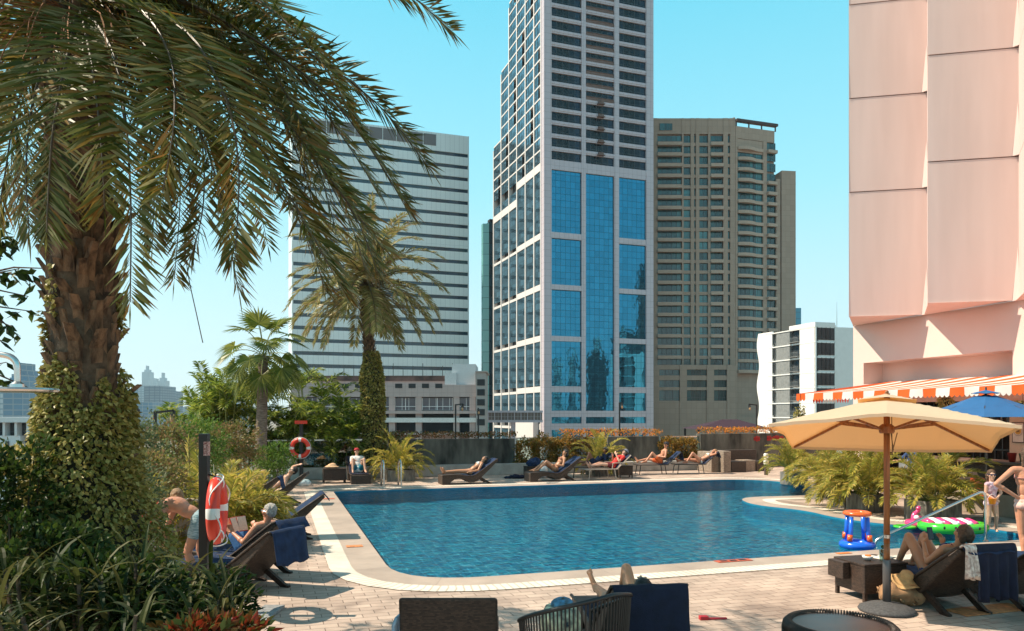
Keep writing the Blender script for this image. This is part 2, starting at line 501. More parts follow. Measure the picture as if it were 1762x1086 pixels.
# dark glass slab tower behind its left shoulder
C2 = V(((832-881)/1300*236, 236, G))
t2 = thing('glass_tower', 'slim dark teal glass block standing behind the tallest tower', 'tower', C2, trz)
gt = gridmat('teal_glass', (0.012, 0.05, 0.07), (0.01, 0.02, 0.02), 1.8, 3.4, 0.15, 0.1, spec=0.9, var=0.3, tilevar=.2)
b = MB(); b.box((1.8, 0, 0), (14, 3, 63-G)); b.build('wall', gt, t2)
b = MB(); b.prism([(0, .6), (1.79, -.05), (1.79, 2.9), (0, 2.2)], X, Y, UZ*(62.4-G)); b.build('lit_corner', gridmat('lit_teal_glass', (0.15, 0.38, 0.36), (0.03, 0.08, 0.08), 1.8, 3.4, 0.12, 0.15, spec=0.8), t2, fix=True)  # paler copy of the glass, sunlight on this face put into the colour
b = MB(); b.box((2.2, .5, 63-G), (13.5, 2.7, 64-G)); b.box((5, .8, 64-G), (9, 2.4, 66.5-G)); b.build('roof', dark, t2)
# sky bridge and low annex at the foot
t3 = thing('footbridge', 'covered white footbridge joining the low block to the tallest tower', 'bridge', ap(838, 715, 183)*1.0 - UZ*(H - G), math.radians(4))
b = MB(); b.box((0, 0, 25), (13.6, 4, 25.5)); b.box((0, .2, 22.6), (13.6, 4, 23.2))
for i in range(9): b.box((.2+i*1.6, .1, 23.2), (.35+i*1.6, .25, 25))
b.box((6, 1, 0), (7, 3, 22.6))
b.build('deck', frame_w, t3)
b = MB(); b.box((.1, .45, 23.2), (13.5, .5, 25)); b.build('window', gridmat('bridge_glass', (0.12, 0.09, 0.08), (0.3, 0.28, 0.27), 1.6, 4, .1, .2), t3)

# ---------------------------------------------------------------- beige apartment tower
bei = gridmat('beige_cladding', (0.40, 0.285, 0.22), (0.25, 0.175, 0.135), 1.55, 1.55, 0.04, 0.8, var=0.05)
bei_l = mat('beige_slab', (0.47, 0.34, 0.265), 0.8, 0.06, 1)
gl_t = gridmat('green_window_glass', (0.03, 0.13, 0.14), (0.008, 0.02, 0.022), 1.4, 9, 0.1, 0.12, spec=0.8, var=.4, tilevar=.35)
BC = V((37.9, 220, G))
bt = thing('apartment_tower', 'grey-beige apartment tower with balconies and green windows right of the tallest tower', 'tower', BC, 0)
s9 = 220/1300
def bx(px): return (px - 881)*s9 - BC.x
def bzv(py): return H + (715-py)*s9 - G
topA = bzv(204)
segA = [(1131, 1173, 1), (1176, 1188, 1), (1194, 1197, 0), (1203, 1218, 1), (1222, 1244, 1), (1252, 1256, 0)]
fl = [bzv(246) - 3.1*i for i in range(22)]      # sill heights
b = MB()
edges = [bx(1100)] + [bx(q) for s in segA for q in s[:2]] + [bx(1265)]
for i in range(0, len(edges), 2): b.box((edges[i], -.3, 0), (edges[i+1], 3, topA))
b.box((bx(1100), .75, 0), (bx(1265), 20, topA-.01))
b.box((bx(1131), -.2, bzv(231)), (bx(1256), .74, topA-.02))
for (a, c, k) in segA:
    for z in fl:
        b.box((bx(a), -.15, z-.9), (bx(c), .74, z))
    b.box((bx(a), -.15, 0), (bx(c), .74, fl[-1]-.9))
b.build('wall', bei, bt)
wall_b = MB()
# second wing, turned away
d2 = V((13.5, 4.4, 0)).normalized(); n2 = V((d2.y, -d2.x, 0)); P0 = V((bx(1265)+.02, 0, 0)); L2 = 14.2
def wq(s0, s1, o0, o1, z0, z1, mb=wall_b):
    c = P0 + d2*((s0+s1)/2) - n2*((o0+o1)/2)*-1 + UZ*((z0+z1)/2)
    mb.obox(c, d2*((s1-s0)/2), n2*((o1-o0)/2), UZ*((z1-z0)/2))
zB = bzv(207) + .3
wq(0, .6, -1.3, .3, 0, zB-5.5); wq(9.4, 10.7, -1.3, .3, 0, zB-5.5); wq(14.0, 15.4, -1.3, .28, 0, bzv(300))
wq(0, 14, -12, -.8, 0, zB-5.6)
wq(.62, 9.38, -.7, .1, zB-9.4, zB-5.6); wq(.1, 13.4, -.75, .2, zB-5.5, zB-2)
wq(0, 15.4, -1.2, .22, 0, 24)
wall_b.build('wing_wall', bei, bt)
b = MB(); wq(.1, 14.2, -.5, .9, zB-.7, zB, b); wq(.1, 14.2, -9, -8, zB-.7, zB, b)
for s in (.3, 4.6, 9, 13.8): wq(s, s+.3, -.3, 0, zB-2, zB-.7, b)
b.build('roof_pergola', mat('pergola_brown', (0.07, 0.045, 0.045), 0.8), bt)
b = MB(); q0 = P0 + d2*15.42 + n2*.1; b.obox(q0 + V((2.2, 3.2, (bzv(288)+.5)/2)), V((2.2, .3, 0)), V((-.4, 3.2, 0)), UZ*((bzv(288)+.5)/2)); b.build('end_wall', bei, bt)
b = MB(); b.box((bx(1262), .2, topA), (bx(1265), 3, topA+.4)); b.box((bx(1110), 2, topA), (bx(1250), 18, topA+.3)); b.build('parapet', bei_l, bt)
sp = []
for (a, c, k) in segA:
    for z in fl:
        sp.append((V((bx(a), .5, z)), X, bx(c)-bx(a), 2.2))
sp.append((V((bx(1135), -.28, bzv(225))), X, 3.6, 2.0))
for z in fl:
    for (s0, s1) in ((.6, 9.4), (10.7, 14.0)):
        if s0 > 5 or True: sp.append((P0 + d2*s0 - n2*.3 + UZ*(z-.9), d2, s1-s0, 2.4))
window_set(bt, 'window', sp, [gl_t, mull_d], mull=1.5)
pb = {}
for i, z in enumerate(fl):
    for key, (a, c) in {'a': (1131, 1173), 'b': (1222, 1244)}.items():
        if key not in pb:
            b = MB(); b.box((bx(a), -1.1, 0), (bx(c), -.3, .25)); b.box((bx(a), -1.1, .25), (bx(c), -1.0, .95)); pb[key] = b.build('balcony', bei_l, bt, loc=(0, 0, z-.95))
        else: part_copy(pb[key], bt, (0, 0, z-.95))
    if 'c' not in pb:
        b = MB()
        pl = [(.7, 0)] + [(.7 + 8.6*t, .5 + .9*math.sin(math.pi*min(1, t*1.4))) for t in [j/10 for j in range(11)]] + [(9.3, 0)]
        b.prism(pl, d2, n2, UZ*.9, P0 + n2*.1); pb['c'] = b.build('balcony', bei_l, bt, loc=(0, 0, z-1.9), fix=True)
        b = MB(); c_ = P0 + d2*12.3 + n2*.6 + UZ*.45; b.obox(c_, d2*1.6, n2*.5, UZ*.45); pb['d'] = b.build('balcony', bei_l, bt, loc=(0, 0, z-1.9))
    else:
        part_copy(pb['c'], bt, (0, 0, z-1.9))
        if i > 2: part_copy(pb['d'], bt, (0, 0, z-1.9))
# podium of the beige tower
b = MB(); yy = -3.0
zz = [bzv(q) for q in (629, 650, 668, 690)]
for a, c in ((1116, 1131), (1166, 1178), (1212, 1224), (1246, 1262)): b.box((bx(a), yy, 0), (bx(c), yy+2.6, zz[0]))
for z0, z1 in ((bzv(637), bzv(629)), (bzv(655), bzv(647)), (bzv(672), bzv(667)), (0, bzv(690))):
    for a, c in ((1131, 1166), (1178, 1212), (1224, 1246)): b.box((bx(a), yy+.2, z0), (bx(c), yy+2.6, z1))
b.build('podium', bei, bt)
sp = []
for z0, z1 in ((bzv(647), bzv(637)), (bzv(667), bzv(655)), (bzv(690), bzv(672))):
    for a, c in ((1131, 1166), (1178, 1212), (1224, 1246)): sp.append((V((bx(a), yy+.9, z0)), X, bx(c)-bx(a), z1-z0))
window_set(bt, 'podium_window', sp, [gl_t, mull_d], mull=2.2)

# ---------------------------------------------------------------- white striped office slab
strp = gridmat('white_panel', (0.72, 0.78, 0.78), (0.40, 0.45, 0.48), 1.55, 40, 0.07, 0.3, spec=0.6, var=0.03)
SCn = V((-14.2, 249, G)); sd = 56.0
ang = math.radians(18.9)
st = thing('office_slab', 'wide white office slab with thin dark window stripes behind the palms', 'office building', SCn - V((math.cos(ang), math.sin(ang), 0))*sd, ang)
zt = 94.2 - G
b = MB()
bands = [87.2 - 3.9*i - G for i in range(24)]
prev = zt
for z in bands:
    b.box((0, 0, z+1.15), (sd, 3, prev)); prev = z
b.box((0, 0, 0), (sd, 3, prev)); b.box((0, 3, 0), (sd, 26, zt-.02)); b.box((0, -.05, 0), (.3, 3, zt+.1)); b.box((sd-.3, -.05, 0), (sd, 3, zt+.1))
b.build('wall', strp, st)
gl_n = gridmat('navy_strip_glass', (0.01, 0.035, 0.06), (0.02, 0.05, 0.07), 3.1, 9, 0.1, 0.12, spec=0.7, var=.5)
pr = None
for z in bands:
    if not pr:
        b = MB(); b.box((.35, .35, 0), (sd-.35, .45, 1.15)); pr = b.build('window_band', gl_n, st, loc=(0, 0, z))
    else: part_copy(pr, st, (0, 0, z))
pr = None
for i in range(9):
    if not pr:
        b = MB(); b.box((0, -.12, 0), (4.1, .05, 3.6)); pr = b.build('louvre', mat('grey_louvre', (0.16, 0.15, 0.155), 0.7, .2, 3, stretch=(8, 1, 1)), st, loc=(6 + i*4.35, 0, zt-4.3))
    else: part_copy(pr, st, (6 + i*4.35, 0, zt-4.3))

# ---------------------------------------------------------------- low mall block in front of it
ml = thing('mall_block', 'low beige mall block with glazed rows and a terrace, below the striped slab', 'building', ap(500, 715, 150) - UZ*(H-G), 0.0)
s5 = 150/1300
def mx(px): return (px-500)*s5
def mz(py): return H + (715-py)*s5 - G
pg = gridmat('mall_panel', (0.42, 0.33, 0.31), (0.25, 0.19, 0.18), 1.2, 1.2, .04, .6, var=.05)
b = MB()
b.box((0, 0, mz(683)), (mx(820), 25, mz(662))); b.box((0, 1.5, mz(662)), (mx(820), 25, mz(655)))
for a in (500, 545, 590, 626, 669, 715, 780, 808): b.box((mx(a), .1, 0), (mx(a)+1.2, 3, mz(683)))
b.box((0, -.6, mz(712)), (mx(820), 3, mz(707))); b.box((0, -.6, mz(748)), (mx(820), 3, mz(745))); b.box((0, 3, 0), (mx(820), 24, mz(683)))
b.build('wall', pg, ml)
b = MB(); b.box((0, -.4, mz(727)), (mx(820), 0, mz(719))); b.build('parapet', mat('pale_parapet', (.6, .6, .58), .6), ml)
b = MB(); b.box((0, 1.2, mz(655)), (mx(770), 1.6, mz(646))); b.build('terrace_railing', mat('rust_band', (0.11, 0.06, 0.05), .8, .6, .6), ml)
b = MB(); b.box((mx(777), 1, mz(662)), (mx(818), 12, mz(626))); b.box((mx(765), .4, mz(668)), (mx(785), 6, mz(641))); b.build('stair_house', mat('pale_render', (.55, .56, .57), .7), ml)
b = MB(); b.box((mx(819.5), -1, 0), (mx(836), 12, mz(641))); b.box((mx(818), -1.3, mz(641)), (mx(839), 12, mz(639))); b.build('stair_tower', mat('mall_grey', (.33, .3, .285), .8), ml)
sp = [(V((mx(a), .7, mz(706))), X, mx(c)-mx(a), mz(684.5)-mz(706)) for a, c in ((512, 545), (556, 590), (600, 626), (637, 669), (679, 715), (726, 778), (790, 808))]
window_set(ml, 'shop_window', sp, [gridmat('mall_glass', (0.10, 0.09, 0.11), (.5, .5, .5), 1.35, 9, .12, .15, var=.3), M['white']], mull=2.7)
sp = [(V((mx(a), -.02, mz(668))), X, 1.4, .9) for a in (588, 611, 680, 703, 726, 749)]
sp += [(V((mx(821.5), -1.05, mz(y+12))), X, 1.5, 1.25) for y in (652, 669, 686, 703, 720)]
window_set(ml, 'small_window', sp, [dark, mull_d])
b = MB(); b.box((0, 2.5, mz(745)), (mx(820), 2.9, mz(727))); b.box((0, 2.4, mz(719)), (mx(820), 2.9, mz(712))); b.build('dark_gallery', dark, ml)
for i in range(16): b = MB(); b.box((mx(585)+i*2.0, 3.2, mz(646)), (mx(585)+i*2.0+.12, 3.3, mz(646)+1.6 + (i % 3)*.5)); b.build('roof_mast', M['black'], ml)

# ---------------------------------------------------------------- white apartment block with a scalloped end
WC = V((64.2, 160, G)); wv = V((-.295, .955, 0)); wu = V((.955, .295, 0))
wb = thing('white_apartment_block', 'small white apartment block with a wavy left edge beside the pink hotel', 'building', WC, math.atan2(wu.y, wu.x))
# local x = right face, local y = back along the lit face
wh = mat('white_render', (.80, .79, .77), .7, .03, 1)
gp_ = mat('grey_panel', (.22, .23, .23), .8, .15, 2)
zt = 21.6 - G; fh = 3.22
b = MB()
b.box((0, 0, 0), (.4, 5.0, zt)); b.box((0, 14.6, 0), (.4, 17.2, zt)); b.box((.9, .1, 0), (12, 20, zt-.4))
for i in range(14):
    z = zt - .35 - fh*i
    if z < .5: break
    b.box((-.06, 0, z-.25), (.45, 8.4, z+.05)); b.box((-.06, 8.4, z-.25), (.38, 16.4, z-.02)); b.box((.4, -.1, z-.3), (5.1, .6, z))
b.box((-.1, -.12, zt-.4), (5, 8.4, zt+.5)); b.box((0, 8.4, zt-.6), (1, 17, zt-.35))
b.box((0, -.1, 0), (.3, .3, zt)); b.box((4.9, -.1, 0), (5.2, .3, zt))
b.box((8.6, .8, 0), (12.5, 16, zt-1.0))
b.build('wall', wh, wb)
b = MB(); pl = []
for k in range(60):
    z = zt*k/59; pl.append((19.9 + .45*math.sin(z*2*math.pi/9.6), z))
pl = [(17.15, 0)] + pl + [(17.15, zt)]
b.prism(pl, Y, UZ, X*.8, V((-.05, 0, 0))); b.build('wavy_end_wall', wh, wb, fix=True)
b = MB(); b.box((.1, 8.5, 0), (.5, 13.2, zt-.7)); b.build('grey_cladding', gp_, wb)
sp = []; sb = []
gw = gridmat('grey_window_glass', (.05, .055, .06), (.012, .012, .012), 1.1, 9, .12, .12, spec=.8, var=.35)
for i in range(10):
    z = zt - fh*(i+1)
    sp.append((V((.55, .0, z)), X, 4.3, 2.75)); sp.append((V((.2, 16.4, z+.1)), U, 2.3, 2.5)); sb.append((V((.8, 8.4, z)), U, 3.3, 2.7))
    sp.append((V((5.3, 1.2, z)), X, 3.2, 2.7))
window_set(wb, 'window', sp, [gw, M['black']], mull=1.1)
window_set(wb, 'balcony_door', sb, [gw, mull_d], mull=1.1)
pr = None
for i in range(10):
    z = zt - fh*(i+1)
    if not pr:
        b = MB(); b.box((-.5, 5.05, 0), (.6, 8.35, .12))
        for j in range(12): b.box((-.48, 5.1+j*.29, .12), (-.45, 5.13+j*.29, 1.0))
        b.box((-.5, 5.05, 1.0), (-.43, 8.35, 1.05)); pr = b.build('balcony', gp_, wb, loc=(0, 0, z-.05))
    else: part_copy(pr, wb, (0, 0, z-.05))

# ---------------------------------------------------------------- smaller and farther buildings
def block(name, label, px0, px1, pytop, Yd, m, depth=20, z0=G, steps=(), floors=0):
    o = ap(px0, 715, Yd); wdt = (px1-px0)/1300*Yd; ht = H + (715-pytop)*Yd/1300 - z0
    t = thing(name, label, 'building', (o.x, o.y, z0), 0)
    b = MB(); b.box((0, 0, 0), (wdt, depth, ht)); b.build('wall', m, t)
    if steps:
        b = MB()
        for (a, c, h0, h1) in steps: b.box((wdt*a, depth*.2, ht + h0*Yd/1300), (wdt*c, depth*.8, ht + h1*Yd/1300))
        b.build('roof', m, t)
    return t
fA = gridmat('far_tower_pale', (.42, .48, .52), (.22, .3, .36), 6, 4.2, 1.2, .5, var=.08)
fB = gridmat('far_tower_grey', (.20, .25, .30), (.10, .14, .19), 9, 4.5, 1.4, .5, var=.08)
fC = gridmat('far_tower_blue', (.09, .2, .3), (.25, .3, .34), 7, 4.0, .8, .3, var=.1)
block('distant_tower', 'pale distant tower with a tall spire, highest in the skyline on the left', 244, 257, 640, 3200, fA, 40, steps=((.2, .8, 0, 4), (.42, .5, 4, 11)))
block('distant_tower', 'pale distant slab just right of the spired skyline tower', 257.5, 266, 651, 3300, fA, 40)
block('distant_tower', 'pale distant tower with stepped top and short spire', 270, 284, 655, 3000, fA, 40, steps=((.2, .8, 0, 5), (.45, .55, 5, 14)))
block('distant_tower', 'flat-topped blue-grey tower in the middle of the left skyline', 248, 276, 664, 1300, fB, 60)
block('distant_tower', 'light-sided narrow block against the blue-grey skyline tower', 237, 247.5, 664, 1350, fA, 40)
block('distant_tower', 'round-topped mid-blue tower on the left skyline', 217, 237, 671, 1500, fC, 40, steps=((.1, .9, 0, 2), (.25, .75, 2, 4), (.4, .6, 4, 6)))
block('distant_tower', 'low pale blue block at the left end of the skyline', 198, 218, 686, 1700, fA, 60, steps=((.5, .8, 0, 3),))
block('distant_tower', 'low blue office block on the skyline below the flat-topped tower', 225, 262, 692, 900, fC, 40)
block('distant_tower', 'dull blue block right of the stepped skyline tower', 281, 299, 673, 1400, fB, 40, steps=((.1, .5, 0, 1.5),))
block('distant_tower', 'low violet-grey block near the street lamps', 196, 216, 713, 700, fB, 40)
block('distant_tower', 'hazy wide block half hidden by the palms', 299, 420, 700, 1600, fA, 60, steps=((.3, .5, 0, 8), (.7, .8, 0, 14)))
block('distant_tower', 'blue glazed tower with a stepped crown at the left edge', 5, 38, 655, 520, fC, 30, steps=((.05, .95, 0, 6), (.15, .85, 6, 12), (.3, .7, 12, 20), (.45, .55, 20, 32)))
block('distant_tower', 'pale flat tower cut by the left frame edge', -40, 5, 672, 600, fA, 30)
block('distant_tower', 'pale hazy slab between the crowned tower and the big palm', 38, 52, 648, 1000, fA, 30)
block('distant_tower', 'small bright teal tower peeping beside the beige apartment tower', 1360, 1378.5, 530, 700, gridmat('bright_teal', (.02, .22, .33), (.02, .12, .2), 30, 6, 1, .3), 30, steps=((.3, .4, 0, 2),))
b = MB(); p = ap(1440, 520, 400); b.tube([(p.x, p.y, G), (p.x, p.y, p.z-15), p], [.5, .3, .08], 5)
props(b.build('radio_mast', M['steel'], loc=(p.x, p.y, G), W=True), 'thin grey radio mast on the skyline left of the pink hotel', 'mast')
# low white building behind the left planting
lw = thing('low_white_building', 'low white and grey flat-roofed building at the lower left edge', 'building', ap(-60, 715, 95) - UZ*(H-G), 0)
s4 = 95/1300
def lz(py): return H + (715-py)*s4 - G
b = MB(); b.box((0, 0, lz(727)), (8.2, 12, lz(718))); b.box((0, .5, lz(760)), (6.6, 12, lz(750))); b.box((0, .4, lz(800)), (6.2, 12, lz(760))); b.box((0, 3, 0), (8, 12, lz(727)))
for i in range(6): b.box((i*1.5, .3, lz(750)), (i*1.5+.3, 3, lz(727)))
b.box((0, .6, 0), (8.4, 12, lz(800)))
b.build('wall', mat('white_grey_render', (.6, .62, .63), .8, .06), lw)
sp = [(V((i*1.5+.35, 1.4, lz(750))), X, 1.1, 1.6) for i in range(5)] + [(V((6.7, 1.5, lz(775))), X, 1.4, 1.6), (V((4.9, .36, lz(780))), X, .35, 1.5)]
window_set(lw, 'window', sp, [gw, mull_d], mull=1.1)
# maroon garden roof behind the right wall
mr = thing('canopy_roof', 'dark maroon hipped canopy roof behind the right-hand hedge', 'canopy', ap(1265, 715, 60) - UZ*(H+3), 0)
b = MB(); zz = H - (738-715)*60/1300 + 3; zp = H - (722-715)*60/1300 + 3
b.add([(-3.6, -2, zz), (2.4, -2, zz), (2.4, 3, zz), (-3.6, 3, zz), (-.9, .4, zp), (.3, .4, zp)], [(0,1,5,4), (1,2,5), (2,3,4,5), (3,0,4), (3,2,1,0)])
b.build('roof', mat('maroon_cloth', (0.035, 0.008, 0.018), .8), mr)
b = MB()
for x in (-3.4, 2.2):
    for y in (-1.8, 2.8): b.box((x, y, 0), (x+.15, y+.15, zz+.05))
b.build('post', M['black'], mr)
# ================================================================ pink hotel, awning and bar
pk = mat('pink_render', (.67, .515, .475), .85, .035, .9, col2=(.71, .555, .515), stretch=(2.2, 2.2, .25), detail=8, bump=.12, bscale=25)
pk2 = mat('pink_wall', (.70, .53, .475), .85, .04, .7, bump=.12, bscale=25)
wd_ = V((-.309, .951, 0)); wn = V((-.951, -.309, 0))
HB = V((13.9, 25.3, 0))
ht = thing('pink_hotel', 'pink hotel block with angled facade panels overhanging the bar', 'building', (HB.x, HB.y, 0), 0)
ZB = 5.67
zj = [5.67, 9.93, 13.13, 16.33, 19.5]
per = V((.985, -3.1, 0))
dk = mat('joint_shadow_gap', (.33, .22, .19), .9)
for nb in range(-0, 4):
    A = V((11.5, 25.8, 0)) + per*nb; B = V((13.9, 25.3, 0)) + per*nb; A2 = A + per
    b = MB()
    for i in range(len(zj)-1):
        g = MB()
        z0, z1 = zj[i], zj[i+1]-.03
        zf = z0 + 1.05
        nrm = V((-.2, -.98, 0))
        Bl = B; al = A + nrm*.015; bl = Bl + nrm*.015
        a0 = al + UZ*z0; b0 = bl + UZ*z0; a1 = al + UZ*zf; b1 = bl + UZ*zf; a2 = A + UZ*z1; b2 = B + UZ*z1
        b.quad(a0, b0, b1, a1); b.quad(a1, b1, b2, a2)
        # return to the next bay, catching the sun
        n0 = A2 + nrm*.015 + UZ*z0; n1 = A2 + nrm*.015 + UZ*zf; n2_ = A2 + UZ*z1
        b.quad(b0, n0, n1, b1); b.quad(b1, n1, n2_, b2)
        g.quad(A + V((.05, .08, z1)), B + V((0, .08, z1)), B + V((0, .08, z1+.035)), A + V((.05, .08, z1+.035)))
        dE = (B - A).normalized(); b.add([B + dE*-.02 + UZ*(zf+.5), B + dE*-.17 + nrm*.03 + UZ*z0, B + dE*-.02 + nrm*.14 + UZ*z0, B + dE*-.02 + nrm*.03 + UZ*(zf+.5)], [(0, 1, 2), (0, 2, 3), (1, 0, 3), (1, 3, 2)])
        g.build('panel_joint', dk, ht, W=True)
        b.quad(A + UZ*z1, B + UZ*z1, B + V((0, .3, z1)), A + V((.22, .3, z1)))
        b.quad(A + V((.22, .3, z1+.03)), B + V((0, .3, z1+.05)), bl + UZ*(z1+.03), al + UZ*(z1+.03))
    if nb == 0:
        C_ = A + V((1.95, 3.6, 0))
        for i in range(len(zj)-1): b.quad(C_ + UZ*zj[i], A + nrm*.03 + UZ*zj[i], A + UZ*(zj[i+1]), C_ + UZ*(zj[i+1]))
    # soffit
    b.tri(A + nrm*.06 + UZ*ZB, B + wd_*3.35 + UZ*ZB, B + V((-.3, -.06, 0)) + UZ*ZB)
    b.build('facade_panel', pk, ht, W=True)
# lower wall with a recessed long niche; s runs from the far corner (0) towards the camera
s0 = HB + wd_*3.35
def wp(s, z, o=0.0): return s0 - wd_*s + wn*o + UZ*z
b = MB()
def wquad(sa, sb_, za, zb, o=0.0, m=0): b.quad(wp(sa, za, o), wp(sb_, za, o), wp(sb_, zb, o), wp(sa, zb, o), m)
SE = 16.0
n0, n1, nz0, nz1 = .52, 6.4, 3.45, 4.24
wquad(0, SE, nz1, ZB+.02); wquad(0, n0, 0, nz1); wquad(n1, SE, 2.75, nz1); wquad(n0, n1, 2.75, nz0)
# niche
for (p, q, r, t) in ((wp(n0, nz0), wp(n1, nz0), wp(n1, nz0, -.9), wp(n0, nz0, -.9)), (wp(n0, nz1, -.9), wp(n1, nz1, -.9), wp(n1, nz1), wp(n0, nz1)),
                     (wp(n0, nz0, -.9), wp(n0, nz1, -.9), wp(n0, nz1), wp(n0, nz0)), (wp(n1, nz0), wp(n1, nz1), wp(n1, nz1, -.9), wp(n1, nz0, -.9)),
                     (wp(n0, nz0, -.9), wp(n1, nz0, -.9), wp(n1, nz1, -.9), wp(n0, nz1, -.9))): b.quad(p, q, r, t)
e = wp(0, 0) + V((3.3, 6, 0)); b.quad(e, wp(0, 0), wp(0, 22), e + UZ*22)
b.quad(wp(0, ZB+.03, -.03), wp(SE, ZB+.03, -.03), wp(SE, 22, -.03), wp(0, 22, -.03))
b.build('lower_wall', pk2, ht, W=True)
# bar room: opening below the awning
b = MB()
bs0, bs1 = .55, 7.35
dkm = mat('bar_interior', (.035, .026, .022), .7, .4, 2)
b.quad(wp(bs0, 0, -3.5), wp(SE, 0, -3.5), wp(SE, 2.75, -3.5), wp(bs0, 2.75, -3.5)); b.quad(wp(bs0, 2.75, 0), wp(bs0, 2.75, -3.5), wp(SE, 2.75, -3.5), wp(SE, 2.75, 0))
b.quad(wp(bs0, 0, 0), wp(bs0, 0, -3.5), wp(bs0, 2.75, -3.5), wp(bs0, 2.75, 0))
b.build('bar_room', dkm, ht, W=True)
# beige pier
b = MB()
cpier = wp(7.4, 1.375, -.3); b.obox(cpier, wd_*1.05, wn*.36, UZ*1.375)
prm = mat('cream_pier', (.56, .43, .31), .8, .05)
b.build('pier', prm, ht, W=True)
b = MB(); cp = wp(.9, 1.375, .0); b.obox(cp, wd_*.35, wn*.2, UZ*1.375); b.build('pier', prm, ht, W=True)
# grid of window bars behind the bar
b = MB(); gls = MB()
for i in range(22):
    s = .9 + i*.25; b.bar(wp(s, .9, -.25), wp(s, 2.75, -.25), .05, .05)
for z in (1.25, 1.9, 2.4): b.bar(wp(.6, z, -.23), wp(6.3, z, -.23), .05, .05)
b.build('window_frame', M['black'], ht, W=True)
b = MB(); rb = random.Random(3)
for i in range(26):
    s = .95 + i*.2; z = rb.choice((1.3, 1.95, 2.1)); hh = rb.uniform(.12, .35)
    b.obox(wp(s, z+hh/2, -1.2), wd_*.07, wn*.05, UZ*hh/2, rb.randrange(3))
props(b.build('back_bar_bottles', [mat('pale_label', (.5, .45, .4), .5), mat('red_bottle', (.25, .02, .02), .3), mat('grey_bottle', (.2, .22, .22), .3)], W=True, loc=tuple(wp(3, 1.3, -1.2))), 'rows of dim bottles on shelves inside the dark bar', 'bottles', kind='stuff')
# ---------------------------------------------------------------- striped awning
def stripemat(name, c1, c2, p):
    m, n, pr_ = newmat(name)
    tc = node(n, 'ShaderNodeTexCoord'); sp_ = node(n, 'ShaderNodeSeparateXYZ'); n.links.new(tc.outputs['Object'], sp_.inputs[0])
    mm = node(n, 'ShaderNodeMath', operation='MULTIPLY'); mm.inputs[1].default_value = 1/p; n.links.new(sp_.outputs[0], mm.inputs[0])
    fr = node(n, 'ShaderNodeMath', operation='FRACT'); n.links.new(mm.outputs[0], fr.inputs[0])
    lt = node(n, 'ShaderNodeMath', operation='LESS_THAN'); lt.inputs[1].default_value = .5; n.links.new(fr.outputs[0], lt.inputs[0])
    mx = node(n, 'ShaderNodeMix', data_type='RGBA'); mx.inputs[6].default_value = c4(c1); mx.inputs[7].default_value = c4(c2)
    n.links.new(lt.outputs[0], mx.inputs[0]); n.links.new(mx.outputs[2], pr_.inputs['Base Color']); pr_.inputs['Roughness'].default_value = .8
    t = node(n, 'ShaderNodeBsdfTranslucent'); n.links.new(mx.outputs[2], t.inputs[0])
    ms = node(n, 'ShaderNodeMixShader'); ms.inputs[0].default_value = .25; n.links.new(pr_.outputs[0], ms.inputs[1]); n.links.new(t.outputs[0], ms.inputs[2])
    n.links.new(ms.outputs[0], n.nodes['Material Output'].inputs[0])
    return m
aw = thing('striped_awning', 'long orange and white striped awning with scalloped edge over the bar', 'awning', (9.64, 25.6, 0), math.atan2(-.951, .309))
cloth = stripemat('awning_cloth', (.80, .74, .70), (.85, .13, .015), .863)
OFF = 3.98; LA = 13.0; ZF, ZW = 3.03, 3.5
# local x along the front edge towards the camera; local y points to the wall (left of +x) -> offset
b = MB(); N = int(LA/.1079)
for i in range(N):
    x0, x1 = i*.1079, (i+1)*.1079
    def sag(x): return .02*math.sin(x*7.3)
    for j in range(6):
        t0, t1 = j/6, (j+1)/6
        def P(x, t): return (x, OFF*t, ZF + (ZW-ZF)*t - .05*math.sin(math.pi*t) + sag(x)*(1-t)*.3)
        b.quad(P(x0, t0), P(x1, t0), P(x1, t1), P(x0, t1))
b.build('canopy', cloth, aw, smooth=True)
b = MB(); W_ = .1439
N = int(LA/W_)
for i in range(N):
    x0 = i*W_; k = 6
    for j in range(k):
        xa, xb = x0 + W_*j/k, x0 + W_*(j+1)/k
        def yb(x): return .02*math.sin(x*5.1) - .01
        def zb_(x): return ZF - .19 - .06*abs(math.sin(math.pi*(x)/W_))
        b.quad((xa, yb(xa), zb_(xa)), (xb, yb(xb), zb_(xb)), (xb, 0, ZF), (xa, 0, ZF))
b.build('valance', cloth, aw, smooth=True)
b = MB(); b.tube([(0, .03, ZF-.02), (LA, .03, ZF-.02)], .025, 6)
for x in (.1, 4.3, 8.6, 12.8): b.tube([(x, .05, ZF-.05), (x, OFF*.5, ZF+.05), (x, OFF-.05, ZW-.35)], .02, 6)
b.build('frame', M['white'], aw)
b = MB()
b.tri((0, 0, ZF), (0, OFF, ZW), (0, OFF, ZF-.02)); b.build('side_flap', mat('side_cloth', (.8, .3, .15), .8), aw)
